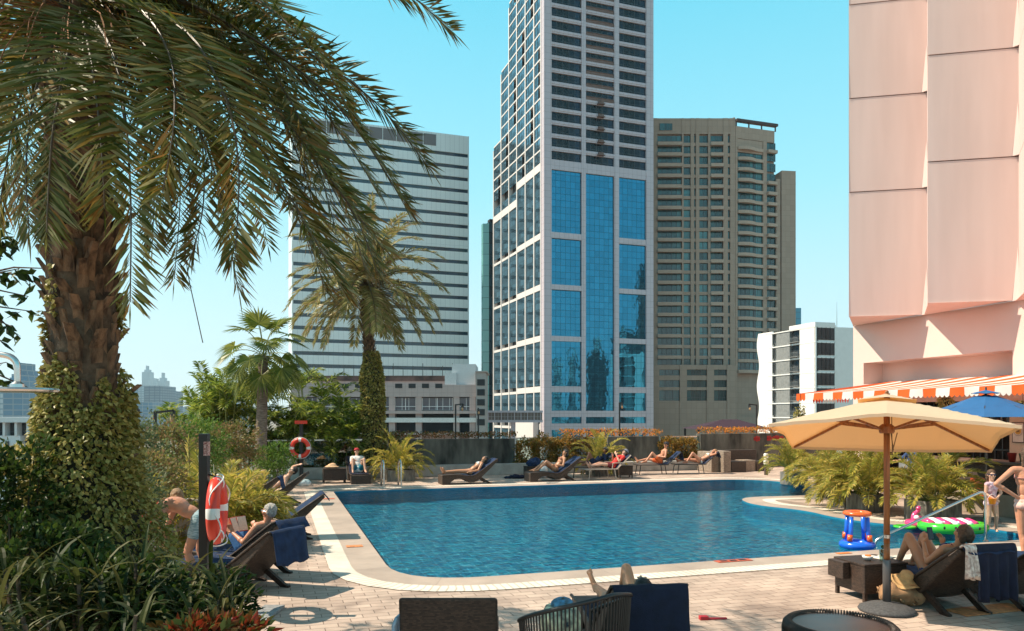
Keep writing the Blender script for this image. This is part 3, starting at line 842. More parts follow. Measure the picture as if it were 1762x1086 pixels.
# ================================================================ terrace, pool
def rot_pt(u, v): return E1*u + E2*v      # terrace grid -> world
def fillet(pts, rad, seg=8):
    out = []; n = len(pts)
    for i, p in enumerate(pts):
        a = V(pts[i-1]); p = V(p); c = V(pts[(i+1) % n]); r = rad[i]
        d0 = (a-p); d1 = (c-p); l = min(r, d0.length*.48, d1.length*.48)
        p0 = p + d0.normalized()*l; p1 = p + d1.normalized()*l
        for k in range(seg+1):
            t = k/seg; out.append(p0*(1-t)**2 + p*2*t*(1-t) + p1*t*t)
    return out
def offset(pl, d):
    n = len(pl); out = []
    for i in range(n):
        t = (pl[(i+1) % n] - pl[i-1]).normalized(); out.append(pl[i] + V((t.y, -t.x))*d)
    return out
pool_pts = [(-5.39, 22.8), (-1.55, 10.38), (9.9, 14.1), (9.75, 15.5), (8.0, 15.75), (7.25, 16.9), (7.1, 18.3), (6.15, 19.4), (6.3, 21.2), (8.7, 21.75), (10.3, 22.6), (10.1, 24.8), (8.6, 27.35)]
pool_r = [.15, 1.3, .8, .7, .9, 1.2, .9, 1.1, 1.1, 1.0, 1.2, 1.4, 1.6]
PO = fillet([V(p) for p in pool_pts], pool_r, 7)      # counter-clockwise seen from above
# drop near-duplicates
q = [PO[0]]
for p in PO[1:]:
    if (p - q[-1]).length > 0.03: q.append(p)
PO = q
def dense(pl, m=.4):
    o = []
    for i in range(len(pl)):
        a, c = pl[i], pl[(i+1) % len(pl)]; k = max(1, int((c-a).length/m))
        for j in range(k): o.append(a + (c-a)*(j/k))
    return o
PO = dense(PO, .5)
O1 = offset(PO, .52); O2 = offset(PO, .86)
def ringmesh(name, inner, outer, z, m, lip=0.0, kind='structure', uvs=True):
    b = MB(); n = len(inner); s = 0
    for i in range(n):
        j = (i+1) % n; L = (inner[j]-inner[i]).length
        b.quad((*inner[i], z), (*outer[i], z), (*outer[j], z), (*inner[j], z)); wdt = (outer[i]-inner[i]).length
        b.uv.append([(s, 0), (s, wdt), (s+L, wdt), (s+L, 0)])
        s += L
    return props(b.build(name, m), kind=kind)
def stonemat(name, col, joint, jl, wline=.012, var=.1, bumpy=.1, rough=.6, shape=2.0):
    m, n, p = newmat(name)
    uv = node(n, 'ShaderNodeUVMap')
    br = node(n, 'ShaderNodeTexBrick'); br.offset = 0; n.links.new(uv.outputs[0], br.inputs['Vector'])
    br.inputs['Scale'].default_value = 1; br.inputs['Brick Width'].default_value = jl; br.inputs['Row Height'].default_value = shape
    br.inputs['Mortar Size'].default_value = wline; br.inputs['Bias'].default_value = 0; br.inputs['Mortar Smooth'].default_value = .2
    br.inputs['Color1'].default_value = c4([x*(1-var) for x in col]); br.inputs['Color2'].default_value = c4([x*(1+var) for x in col]); br.inputs['Mortar'].default_value = c4(joint)
    tc = node(n, 'ShaderNodeTexCoord'); nz = node(n, 'ShaderNodeTexNoise'); nz.inputs['Scale'].default_value = 1.3; nz.inputs['Detail'].default_value = 8; nz.inputs['Roughness'].default_value = .65
    n.links.new(tc.outputs['Object'], nz.inputs['Vector'])
    mr_ = node(n, 'ShaderNodeMapRange'); mr_.inputs[1].default_value = .3; mr_.inputs[2].default_value = .7; mr_.inputs[3].default_value = .78; mr_.inputs[4].default_value = 1.12
    n.links.new(nz.outputs['Fac'], mr_.inputs[0])
    mx = node(n, 'ShaderNodeMix', data_type='RGBA', blend_type='MULTIPLY'); mx.inputs[0].default_value = 1
    n.links.new(br.outputs[0], mx.inputs[6]); n.links.new(mr_.outputs[0], mx.inputs[7]); n.links.new(mx.outputs[2], p.inputs['Base Color'])
    p.inputs['Roughness'].default_value = rough
    bp = node(n, 'ShaderNodeBump'); bp.inputs['Strength'].default_value = .4; bp.inputs['Distance'].default_value = .006; bp.invert = True
    n.links.new(br.outputs['Fac'], bp.inputs['Height']); n.links.new(bp.outputs[0], p.inputs['Normal'])
    return m
# paving: brick pavers laid along the pool
def pavemat():
    m, n, p = newmat('terrace_pavers')
    tc = node(n, 'ShaderNodeTexCoord'); mp = node(n, 'ShaderNodeMapping'); mp.inputs['Rotation'].default_value = (0, 0, -TH)
    n.links.new(tc.outputs['Object'], mp.inputs[0])
    br = node(n, 'ShaderNodeTexBrick'); n.links.new(mp.outputs[0], br.inputs['Vector'])
    br.inputs['Scale'].default_value = 1; br.inputs['Brick Width'].default_value = .30; br.inputs['Row Height'].default_value = .15
    br.inputs['Mortar Size'].default_value = .006; br.inputs['Mortar Smooth'].default_value = .3; br.inputs['Bias'].default_value = 0
    br.inputs['Color1'].default_value = (.45, .335, .27, 1); br.inputs['Color2'].default_value = (.575, .44, .355, 1); br.inputs['Mortar'].default_value = (.20, .14, .11, 1)
    nz = node(n, 'ShaderNodeTexNoise'); nz.inputs['Scale'].default_value = .9; nz.inputs['Detail'].default_value = 9; nz.inputs['Roughness'].default_value = .7
    n.links.new(tc.outputs['Object'], nz.inputs['Vector'])
    mr_ = node(n, 'ShaderNodeMapRange'); mr_.inputs[1].default_value = .3; mr_.inputs[2].default_value = .7; mr_.inputs[3].default_value = .62; mr_.inputs[4].default_value = 1.14
    n.links.new(nz.outputs['Fac'], mr_.inputs[0])
    mx = node(n, 'ShaderNodeMix', data_type='RGBA', blend_type='MULTIPLY'); mx.inputs[0].default_value = 1
    n.links.new(br.outputs[0], mx.inputs[6]); n.links.new(mr_.outputs[0], mx.inputs[7])
    wn_ = node(n, 'ShaderNodeTexNoise'); wn_.inputs['Scale'].default_value = .55; wn_.inputs['Detail'].default_value = 6; wn_.inputs['Distortion'].default_value = 1.2; n.links.new(tc.outputs['Object'], wn_.inputs['Vector'])
    wr = node(n, 'ShaderNodeMapRange'); wr.inputs[1].default_value = .56; wr.inputs[2].default_value = .64; n.links.new(wn_.outputs['Fac'], wr.inputs[0])
    wm = node(n, 'ShaderNodeMix', data_type='RGBA', blend_type='MULTIPLY'); n.links.new(wr.outputs[0], wm.inputs[0]); n.links.new(mx.outputs[2], wm.inputs[6]); wm.inputs[7].default_value = (.72, .68, .66, 1); n.links.new(wm.outputs[2], p.inputs['Base Color'])
    rr2 = node(n, 'ShaderNodeMapRange'); rr2.inputs[3].default_value = .78; rr2.inputs[4].default_value = .5; n.links.new(wr.outputs[0], rr2.inputs[0]); n.links.new(rr2.outputs[0], p.inputs['Roughness'])
    bp = node(n, 'ShaderNodeBump'); bp.inputs['Strength'].default_value = .5; bp.inputs['Distance'].default_value = .008; bp.invert = True
    n.links.new(br.outputs['Fac'], bp.inputs['Height'])
    b2 = node(n, 'ShaderNodeBump'); b2.inputs['Strength'].default_value = .25; b2.inputs['Distance'].default_value = .01
    n2_ = node(n, 'ShaderNodeTexNoise'); n2_.inputs['Scale'].default_value = 60; n.links.new(tc.outputs['Object'], n2_.inputs['Vector'])
    n.links.new(n2_.outputs['Fac'], b2.inputs['Height']); n.links.new(bp.outputs[0], b2.inputs['Normal']); n.links.new(b2.outputs[0], p.inputs['Normal'])
    return m
deck_out = [V((-14, -4)), V((24, -4)), V((24, 45)), V((-14, 26))]
deck_out = [V((-13, -4)), V((26, -4)), V((26, 37.5)), V((16, 36.2)), V((-5.2, 29.4)), V((-13, 27))]
hole = list(reversed(PO))
tri = tessellate_polygon([[p.to_3d() for p in deck_out], [p.to_3d() for p in hole]])
b = MB(); allp = deck_out + hole
b.add([(p.x, p.y, 0) for p in allp], [tuple(t) for t in tri])
n_ = len(deck_out)
for i in range(n_):
    a, c = deck_out[i], deck_out[(i+1) % n_]; b.quad((*a, 0), (*a, G), (*c, G), (*c, 0))
props(b.build('terrace_paving', pavemat(), fix=True), kind='structure')
ringmesh('pool_coping', PO, O1, .006, stonemat('beige_coping', (.42, .33, .27), (.30, .23, .19), 1.2, .004, .05))
ringmesh('pool_overflow_strip', O1, O2, .010, stonemat('cream_strip', (.74, .66, .56), (.50, .42, .34), .1, .012, .03))
# basin
def tilemat():
    m, n, p = newmat('blue_pool_tiles')
    tc = node(n, 'ShaderNodeTexCoord'); mp = node(n, 'ShaderNodeMapping'); mp.inputs['Rotation'].default_value = (0, 0, -TH)
    n.links.new(tc.outputs['Object'], mp.inputs[0])
    nz = node(n, 'ShaderNodeTexNoise'); nz.inputs['Scale'].default_value = 2.2; nz.inputs['Detail'].default_value = 2; n.links.new(mp.outputs[0], nz.inputs['Vector'])
    wb = node(n, 'ShaderNodeVectorMath', operation='SCALE'); wb.inputs['Scale'].default_value = .16; n.links.new(nz.outputs['Color'], wb.inputs[0]); wa = node(n, 'ShaderNodeVectorMath', operation='ADD'); n.links.new(mp.outputs[0], wa.inputs[0]); n.links.new(wb.outputs[0], wa.inputs[1])  # warps the tile lines to imitate refraction by the ripples
    br = node(n, 'ShaderNodeTexBrick'); br.offset = 0; n.links.new(wa.outputs[0], br.inputs['Vector'])
    br.inputs['Scale'].default_value = 1; br.inputs['Brick Width'].default_value = .2; br.inputs['Row Height'].default_value = .2
    br.inputs['Mortar Size'].default_value = .008; br.inputs['Mortar Smooth'].default_value = .4; br.inputs['Bias'].default_value = 0
    br.inputs['Color1'].default_value = (.003, .235, .35, 1); br.inputs['Color2'].default_value = (.006, .31, .43, 1); br.inputs['Mortar'].default_value = (.20, .60, .74, 1)
    n.links.new(br.outputs[0], p.inputs['Base Color']); p.inputs['Roughness'].default_value = .4
    return m
tm = tilemat(); tmw = mat('dark_blue_wall_tile', (.004, .20, .33), .4, .15, 3)
tri = tessellate_polygon([[p.to_3d() for p in PO]])
DEP = -.38
b = MB(); b.add([(p.x, p.y, DEP) for p in PO], [tuple(t) for t in tri])
for i in range(len(PO)):
    a, c = PO[i], PO[(i+1) % len(PO)]; b.quad((*a, .003), (*c, .003), (*c, DEP), (*a, DEP), 1)
# shallow shelf at the right-hand end
sh = [(9.95, 13.9), (9.9, 15.7), (8.1, 15.9), (7.6, 13.2)]
b.add([(x, y, -.28) for x, y in sh], [(0, 1, 2, 3)]); b.quad((8.1, 15.9, -.28), (7.6, 13.2, -.28), (7.6, 13.2, DEP), (8.1, 15.9, DEP))
props(b.build('pool_basin', [tm, tmw], fix=True), kind='structure')
# water
def watermat():
    m, n, p = newmat('pool_water_surface'); out = n.nodes['Material Output']
    tc = node(n, 'ShaderNodeTexCoord')
    mp = node(n, 'ShaderNodeMapping'); mp.inputs['Scale'].default_value = (1.0, 1.35, 1); mp.inputs['Rotation'].default_value = (0, 0, -.25); n.links.new(tc.outputs['Object'], mp.inputs[0])
    nz = node(n, 'ShaderNodeTexNoise'); nz.inputs['Scale'].default_value = 3.4; nz.inputs['Detail'].default_value = 4.0; nz.inputs['Roughness'].default_value = .55; nz.inputs['Distortion'].default_value = .9
    n.links.new(mp.outputs[0], nz.inputs['Vector'])
    bp = node(n, 'ShaderNodeBump'); bp.inputs['Strength'].default_value = 1.0; bp.inputs['Distance'].default_value = .06
    n.links.new(nz.outputs['Fac'], bp.inputs['Height'])
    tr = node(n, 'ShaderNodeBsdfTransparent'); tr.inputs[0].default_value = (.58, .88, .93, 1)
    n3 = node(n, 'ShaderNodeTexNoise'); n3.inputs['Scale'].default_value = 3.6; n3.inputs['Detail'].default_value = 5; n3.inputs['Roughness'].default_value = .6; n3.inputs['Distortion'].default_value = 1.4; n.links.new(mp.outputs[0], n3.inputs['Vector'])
    r3 = node(n, 'ShaderNodeValToRGB'); r3.color_ramp.elements[0].position = .42; r3.color_ramp.elements[0].color = (.24, .60, .76, 1); r3.color_ramp.elements[1].position = .60; r3.color_ramp.elements[1].color = (.88, 1, 1, 1); n.links.new(n3.outputs['Fac'], r3.inputs[0]); n.links.new(r3.outputs[0], tr.inputs[0])  # bright and dark ripples painted into the tint, standing in for refraction
    gl = node(n, 'ShaderNodeBsdfGlossy'); gl.inputs['Roughness'].default_value = .02; n.links.new(bp.outputs[0], gl.inputs['Normal'])
    fr = node(n, 'ShaderNodeFresnel'); fr.inputs[0].default_value = 1.33; n.links.new(bp.outputs[0], fr.inputs[1])
    mx = node(n, 'ShaderNodeMixShader'); n.links.new(fr.outputs[0], mx.inputs[0]); n.links.new(tr.outputs[0], mx.inputs[1]); n.links.new(gl.outputs[0], mx.inputs[2])
    n.links.new(mx.outputs[0], out.inputs[0])
    return m
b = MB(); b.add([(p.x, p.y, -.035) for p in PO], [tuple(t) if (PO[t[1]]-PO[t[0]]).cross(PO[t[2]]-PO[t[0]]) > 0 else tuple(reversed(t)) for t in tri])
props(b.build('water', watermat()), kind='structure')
# markings set in the coping
def plate(name, label, c, l, wd, ang, m, m2=None):
    t = thing(name, label, 'floor tile', (c.x, c.y, 0), ang)
    b = MB(); b.box((-l/2, -wd/2, .0105), (l/2, wd/2, .016)); b.build('tile', m, t)
    if m2:
        b = MB()
        for i in range(3): b.box((-l*.38+i*l*.27, -wd*.25, .0162), (-l*.38+i*l*.27+l*.2, wd*.25, .0185))
        b.build('lettering', m2, t)
    return t
om = mat('orange_tile', (.55, .20, .07), .7, .3, 20); rm_ = mat('brick_red_tile', (.5, .1, .05), .7, .2, 20)
plate('coping_tile', 'worn orange tile in the left coping beside the pool', gp(610, 941), .28, .2, TH, om)
plate('coping_tile', 'small red tile in the coping at the far left pool corner', gp(566, 859), .3, .18, TH, rm_)
plate('depth_marking', 'red and dark depth marking in the front coping', gp(1262, 966) + V((0, 0, 0)), .62, .16, TH, rm_, M['black'])
plate('coping_tile', 'bright orange tile in the front coping by the hoop float', gp(1452, 953), .26, .1, TH, mat('bright_orange_tile', (.7, .2, .03), .6))
b = MB(); g0 = gp(1700, 1050); b.obox(g0 + UZ*.009, E1*.5, E2*.16, UZ*.004)
props(b.build('paver_strip', om, loc=(g0.x, g0.y, 0), W=True), 'orange paver strip on the terrace at the bottom right', 'paver')
b = MB(); g0 = gp(449, 1065); b.obox(g0 + UZ*.02, V((.12, 0, 0)), V((0, .5, 0)), UZ*.015)
props(b.build('drain_cover', mat('grey_cover', (.25, .25, .25), .6, .3, 20), loc=(g0.x, g0.y, 0), W=True), 'pale grey drain cover at the bottom left beside the plants', 'cover')

# ---------------------------------------------------------------- walls, kerbs and glass at the far side
FW = V((-4.1, 28.0, 0))           # foot of the far kerb; runs along E1
def fwp(s, o=0, z=0): return FW + E1*s + E2*o + UZ*z
def wall_thing(name, label, cat, s0, s1, o0, o1, z0, z1, m, bev=.02):
    c = fwp((s0+s1)/2, (o0+o1)/2, 0)
    t = thing(name, label, cat, (c.x, c.y, z0), TH)
    b = MB(); b.box((-(s1-s0)/2, -(o1-o0)/2, 0), ((s1-s0)/2, (o1-o0)/2, z1-z0)); o = b.build('block', m, t); bevel(o, bev)
    return t, o
def single(name, label, cat, s0, s1, o0, o1, z0, z1, m, group=None, bev=.02):
    c = fwp((s0+s1)/2, (o0+o1)/2, 0)
    b = MB(); b.box((-(s1-s0)/2, -(o1-o0)/2, 0), ((s1-s0)/2, (o1-o0)/2, z1-z0)); o = b.build(name, m, loc=(c.x, c.y, z0)); o.rotation_euler = (0, 0, TH); bevel(o, bev)
    MWD[o.name] = Matrix.Translation(V((c.x, c.y, z0))) @ Matrix.Rotation(TH, 4, 'Z')
    return props(o, label, cat, group)
def s_of(px, o=0.0):
    k = (px-881)/1300.0; P = FW + E2*o
    return (k*P.y - P.x)/(E1.x - k*E1.y)
single('planter_kerb', 'low grey kerb wall behind the far sunbathers', 'kerb', s_of(500), s_of(1045), 0, .5, 0, .42, M['conc'])
single('concrete_wall', 'dark stained concrete wall topped by a hedge, left of the glass railing', 'wall', s_of(672, .8), s_of(886, .8), .8, 1.2, 0, 1.38, M['conc_dark'])
single('concrete_wall', 'short stained concrete wall behind the potted palm in the middle', 'wall', s_of(1046, .8), s_of(1134, .8), .8, 1.2, 0, 1.42, M['conc_dark'])
single('concrete_wall', 'stained concrete wall with red patches behind the wicker sofa', 'wall', s_of(1206, .8), s_of(1420, .8), .8, 1.2, 0, 1.5, M['conc_dark'])
single('planter_kerb', 'low grey kerb wall behind the right-hand loungers', 'kerb', s_of(1045)+.01, s_of(1235), 0, .5, 0, .40, M['conc'])
glm, gn_, gpn = newmat('clear_glass'); 
tr_ = node(gn_, 'ShaderNodeBsdfTransparent'); tr_.inputs[0].default_value = (.72, .82, .8, 1); gg = node(gn_, 'ShaderNodeBsdfGlossy'); gg.inputs['Roughness'].default_value = .03
ff = node(gn_, 'ShaderNodeValue'); ff.outputs[0].default_value = .10; gx = node(gn_, 'ShaderNodeMixShader')
gn_.links.new(ff.outputs[0], gx.inputs[0]); gn_.links.new(tr_.outputs[0], gx.inputs[1]); gn_.links.new(gg.outputs[0], gx.inputs[2]); gn_.links.new(gx.outputs[0], gn_.nodes['Material Output'].inputs[0])
M['glass'] = glm
for px0, px1, lb in ((887, 1045, 'clear glass railing panel above the bushes, left of the middle palm'), (1135, 1206, 'clear glass railing panel between the two stained walls'), (300, 640, 'glass railing behind the bamboo palms on the left')):
    sa, sb_ = s_of(px0, 1.0), s_of(px1, 1.0); c = fwp((sa+sb_)/2, 1.0)
    t = thing('glass_railing', lb, 'railing', (c.x, c.y, 0), TH)
    L_ = sb_-sa
    b = MB(); b.box((-L_/2, -.01, .05), (L_/2, .01, 1.36)); b.build('panel', M['glass'], t)
    b = MB(); b.box((-L_/2, -.03, 1.36), (L_/2, .03, 1.41)); b.build('handrail', M['steel'], t)
    for k in range(3):
        b = MB(); x = -L_/2 + .05 + (L_-.1)*k/2; b.box((x-.03, -.04, 0), (x+.03, .04, 1.36)); b.build('post', M['steel'], t)
# red letters / patches on the right-hand wall
for px, py, wd, lb in ((1303, 755, .38, 'small red patch on the stained right-hand wall'), (1334, 754, .9, 'wide faded red lettering patch on the right-hand wall')):
    s_ = s_of(px, .8); p = fwp(s_, .79); z = H-(py-715)*p.y/1300
    b = MB(); rr = random.Random(px)
    for k in range(int(wd/.11)):
        x = -wd/2 + k*.11; hh = rr.uniform(.05, .13); b.box((x, -.012, -hh), (x+.085, .0, hh)); b.box((x, -.012, -.02), (x+.12, -.001, .02))
    o = b.build('red_marking', mat('faded_red', (.35, .02, .02), .8, .3, 30), loc=(p.x, p.y, z)); o.rotation_euler = (0, 0, TH); props(o, lb, 'sign')

# ---------------------------------------------------------------- pool ladder and handrail
lp = gp(660, 838); 
t = thing('pool_ladder', 'chrome pool ladder with two hooped rails at the far edge', 'ladder', (lp.x, lp.y, 0), TH)
for x in (0, .56):
    b = MB(); pts = []
    for k in range(13):
        a = math.pi*k/12; pts.append((x, .22 - .0 + .30*math.cos(a), .55 + .30*math.sin(a)))
    pts = [(x, .52, 0)] + pts + [(x, -.08, 0), (x, -.1, -.9)]
    b.tube(pts, .028, 10); b.build('rail', M['steel'], t, smooth=True)
for z in (-.25, -.55):
    b = MB(); b.box((0, -.16, z), (.56, -.06, z+.03)); b.build('rung', M['steel'], t)
r0 = gp(1696, 932)
t = thing('handrail', 'sloping steel handrail going down into the shallow end', 'handrail', (r0.x, r0.y, 0), 0)
b = MB()
pts = [(0, 0, 0), (0, 0, .80), (-.015, -.005, .86), (-.06, -.01, .90), (-.12, -.02, .90)]
end = V((-1.98, -.15, .10))
for k in range(1, 9): pts.append(tuple(V((-.12, -.02, .90)).lerp(end, k/8)))
pts += [(-2.06, -.15, .05), (-2.10, -.15, -.05), (-2.1, -.15, -1.0)]
b.tube(pts, .024, 10); b.build('rail', M['steel'], t, smooth=True)
b = MB(); b.lathe([(.05, 0), (.05, .02), (.026, .03)], n=14); b.build('flange', M['steel'], t)
# ================================================================ plants
def crom(pts, k=6):
    P = [pts[0]] + list(pts) + [pts[-1]]; o = []
    for i in range(1, len(P)-2):
        for j in range(k):
            t = j/k; a, b, c, d = P[i-1], P[i], P[i+1], P[i+2]
            o.append(.5*((2*b) + (c-a)*t + (2*a-5*b+4*c-d)*t*t + (3*b-a-3*c+d)*t**3))
    o.append(P[-2]); return o
def arch(o, az, el, L, droop, n=12, wig=.0, r=rnd):
    o = V(o); p = o.copy(); d = V((math.cos(az)*math.cos(el), math.sin(az)*math.cos(el), math.sin(el))); out = [p.copy()]; st = L/n
    for i in range(n):
        t = (i+1)/n
        d = (d + V((r.uniform(-wig, wig), r.uniform(-wig, wig), -droop*(.4+1.2*t)/n))).normalized()
        p = p + d*st; out.append(p.copy())
    return out
def leaf(b, p, d, L, w, side, bend=.15, seg=2, m=0):
    """a pointed leaf from p along d; its width runs along side"""
    d = d.normalized(); mid = p + d*(L*.45); 
    tip = p + d*L - UZ*(L*bend)
    s = side*(w/2)
    if seg == 1:
        b.add([p, mid + s, tip, mid - s], [(0, 1, 2, 3)], m)
    else:
        b.add([p, mid + s - UZ*(L*bend*.25), tip, mid - s - UZ*(L*bend*.25), mid + UZ*(w*.12)], [(0, 1, 4), (1, 2, 4), (2, 3, 4), (3, 0, 4)], m)
def pinnate(R, Lf, pts, n, Lmax, w, droop=.25, t0=.1, ang=50, lift=.25, rad=.016, jit=.12, r=rnd, v=True):
    """a feather frond: a tapering rachis with two rows of narrow leaflets"""
    N = len(pts); rr = [rad*(1-.85*i/(N-1)) + .002 for i in range(N)]
    R.tube(pts, rr, 5, m=0)
    for i in range(n):
        t = t0 + (1-t0)*(i+.5)/n; f = t*(N-1); k = min(int(f), N-2); q = f-k
        p = pts[k].lerp(pts[k+1], q); T = (pts[k+1]-pts[k]).normalized()
        S = T.cross(UZ); S = S.normalized() if S.length > .15 else T.cross(V((.3, 1, 0))).normalized()
        Nn = S.cross(T)
        e = (t-t0)/(1-t0); ll = Lmax*(math.sin(math.pi*min(1, .20+e*.72))**.5*(1-.12*e)+.04)
        a = math.radians(ang*(1-.25*e))
        for sd in (-1, 1):
            d = S*sd*math.sin(a) + T*math.cos(a) + Nn*(lift*r.uniform(.3, 1.3))
            d += V((r.uniform(-jit, jit), r.uniform(-jit, jit), r.uniform(-jit, jit)))
            d.normalize(); wv_ = d.cross(Nn + V((r.uniform(-.5, .5),)*3)).normalized()
            leaf(Lf, p, d, ll*r.uniform(.85, 1.1), w*r.uniform(.8, 1.15), wv_, droop*r.uniform(.5, 1.4), 1 if not v else 2)
    p = pts[-1]; T = (pts[-1]-pts[-2]).normalized(); leaf(Lf, p, T, Lmax*.5, w, frame(T)[0], .1, 1)
LM = {}
LM['date'] = leafmat('date_palm_leaf', [(.055, .070, .010), (.105, .12, .018), (.20, .19, .05), (.28, .14, .03), (.06, .08, .012), (.34, .31, .15), (.085, .095, .013)], .25, .42, .45)
LM['date2'] = leafmat('grey_palm_leaf', [(.18, .18, .05), (.30, .27, .09), (.42, .33, .14), (.15, .17, .05), (.36, .21, .10)], .25, .4, .5)
LM['areca'] = leafmat('areca_leaf', [(.56, .44, .08), (.42, .38, .06), (.24, .25, .04), (.64, .44, .12), (.20, .22, .04)], .35, .4)
LM['bamboo'] = leafmat('bamboo_palm_leaf', [(.09, .15, .02), (.24, .31, .04), (.44, .46, .07), (.05, .08, .015), (.16, .24, .03)], .35, .35)
LM['fan'] = leafmat('fan_palm_leaf', [(.08, .13, .02), (.17, .21, .035), (.28, .29, .07), (.06, .09, .02)], .35, .35)
LM['ivy'] = leafmat('variegated_ivy_leaf', [(.11, .12, .02), (.30, .26, .06), (.56, .46, .16), (.17, .16, .035), (.42, .34, .10)], .2, .4)
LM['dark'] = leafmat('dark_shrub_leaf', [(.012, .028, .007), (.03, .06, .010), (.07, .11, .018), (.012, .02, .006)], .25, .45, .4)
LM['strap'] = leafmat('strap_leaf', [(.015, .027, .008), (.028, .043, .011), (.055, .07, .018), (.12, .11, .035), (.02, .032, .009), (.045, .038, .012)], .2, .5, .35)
LM['green'] = leafmat('bright_shrub_leaf', [(.06, .14, .02), (.11, .2, .03), (.18, .26, .05), (.05, .10, .02)], .3, .4)
LM['pinkish'] = leafmat('pink_green_leaf', [(.10, .13, .04), (.2, .2, .06), (.32, .2, .1), (.15, .16, .04), (.28, .14, .08)], .3, .45)
LM['greyg'] = leafmat('grey_green_leaf', [(.08, .12, .05), (.15, .19, .08), (.2, .22, .11), (.06, .09, .04)], .3, .45)
LM['hedge'] = leafmat('orange_hedge_leaf', [(.14, .15, .03), (.70, .22, .03), (.80, .32, .06), (.22, .18, .04), (.75, .18, .04)], .25, .45)
LM['hedge_dk'] = leafmat('brown_hedge_leaf', [(.05, .08, .02), (.16, .09, .03), (.28, .10, .04), (.08, .10, .03)], .25, .45)
LM['croton'] = leafmat('croton_leaf', [(.10, .10, .02), (.35, .2, .04), (.45, .22, .05), (.18, .16, .03), (.25, .1, .03)], .25, .45)
LM['redl'] = leafmat('red_leaf', [(.04, .07, .015), (.20, .015, .01), (.10, .13, .03), (.30, .035, .015), (.05, .08, .02), (.08, .1, .03)], .25, .35)
LM['gold'] = leafmat('gold_variegated_leaf', [(.5, .4, .14), (.6, .48, .2), (.3, .28, .08), (.45, .34, .12)], .3, .5)
bark = mat('palm_bark', (.06, .038, .024), .95, .4, 9, col2=(.14, .095, .06), bump=.8, bscale=30)
boot = mat('old_leaf_base', (.085, .045, .024), .9, .45, 6, col2=(.27, .16, .09), bump=.9, bscale=45, stretch=(3, 3, .8))
rach = mat('leaf_stalk', (.07, .045, .02), .5, .3, 5)
rach_g = mat('green_stalk', (.2, .22, .06), .5, .3, 5)
soil = mat('soil', (.035, .025, .018), .95, .3, 20)

def leafcloud(b, c, rad, n, L, w, r, out=.7, up=.3, shell=.5, seg=2, clump=0.0, seed=0):
    """leaves scattered through an uneven lobed volume"""
    c = V(c); nn = 0; tries = 0
    while nn < n and tries < n*6:
        tries += 1
        q = V((r.gauss(0, 1), r.gauss(0, 1), r.gauss(0, 1))).normalized()
        k = r.uniform(shell, 1)**.6
        f = 1 + .38*noise.noise(q*1.7 + V((seed*3.1, seed, 0))) + .18*noise.noise(q*4.3 + V((0, seed*1.7, 2)))
        p = V((q.x*rad[0], q.y*rad[1], q.z*rad[2]))*k*f
        if clump and noise.noise((c+p)*clump) < -.12: continue
        d = (q*out + UZ*up + V((r.uniform(-1, 1), r.uniform(-1, 1), r.uniform(-1, 1)))*.7).normalized()
        leaf(b, c + p, d, L*r.uniform(.6, 1.25), w*r.uniform(.7, 1.2), d.cross(V((r.uniform(-1, 1), r.uniform(-1, 1), r.uniform(.2, 1)))).normalized(), r.uniform(.05, .3), seg)
        nn += 1
def shrub(name, label, c, rad, n, L, w, m, stems=6, seed=1, group=None, cat='shrub', z0=0.0, out=.7, up=.3, clump=2.2):
    r = random.Random(seed); c = V(c)
    t = thing(name, label, cat, (c.x, c.y, z0), 0, group)
    b = MB(); leafcloud(b, (0, 0, c.z-z0), rad, int(n*1.9), L*1.1, w*1.15, r, out, up, .3, 2, clump, seed); b.build('foliage', LM[m], t)
    b = MB()
    for k in range(stems):
        a = r.uniform(0, 6.28); e = V((math.cos(a)*rad[0]*.6, math.sin(a)*rad[1]*.6, c.z-z0+rad[2]*r.uniform(-.1, .6)))
        b.tube([V((e.x*.15, e.y*.15, 0)), e*.55 + V((0, 0, .05)), e], [.018, .012, .005], 5)
    b.build('stem', bark, t)
    return t
def blade(b, p, az, el, L, w, droop, seg=6, r=rnd):
    pts = arch(p, az, el, L, droop, seg, .03, r); n = len(pts); vs = []; fs = []
    for i, q in enumerate(pts):
        T = (pts[min(i+1, n-1)] - pts[max(i-1, 0)]).normalized(); S = T.cross(UZ)
        S = S.normalized() if S.length > .1 else V((1, 0, 0)); t = i/(n-1); ww = w*.5*(math.sin(math.pi*(.12+.86*t))**.7)
        up = S.cross(T)
        vs += [q - S*ww + up*ww*.35, q, q + S*ww + up*ww*.35]
    for i in range(n-1):
        a = i*3; fs += [(a, a+1, a+4, a+3), (a+1, a+2, a+5, a+4)]
    b.add(vs, fs)
def strapplant(name, label, c, n, L, w, m, seed, spread=1.0, h=.5, z0=0.0, cat='plant'):
    r = random.Random(seed); c = V(c); t = thing(name, label, cat, (c.x, c.y, z0), 0)
    st = MB(); b = MB(); k = max(3, n//14)
    for j in range(k):
        a = r.uniform(0, 6.28); rr_ = r.uniform(.05, .35)*spread; top = V((math.cos(a)*rr_, math.sin(a)*rr_, c.z - z0 + r.uniform(-.2, .12)))
        st.tube([V((top.x*.3, top.y*.3, 0)), top*.6 + V((0, 0, .02)), top], [.022, .017, .012], 5)
        for q in range(n//k):
            blade(b, top - UZ*r.uniform(0, .35), r.uniform(0, 6.28), math.radians(r.uniform(5, 80)), L*r.uniform(.6, 1.1), w*r.uniform(.7, 1.2), r.uniform(.8, 2.2), 6, r)
    b.build('foliage', LM[m], t); st.build('stem', bark, t)
    return t

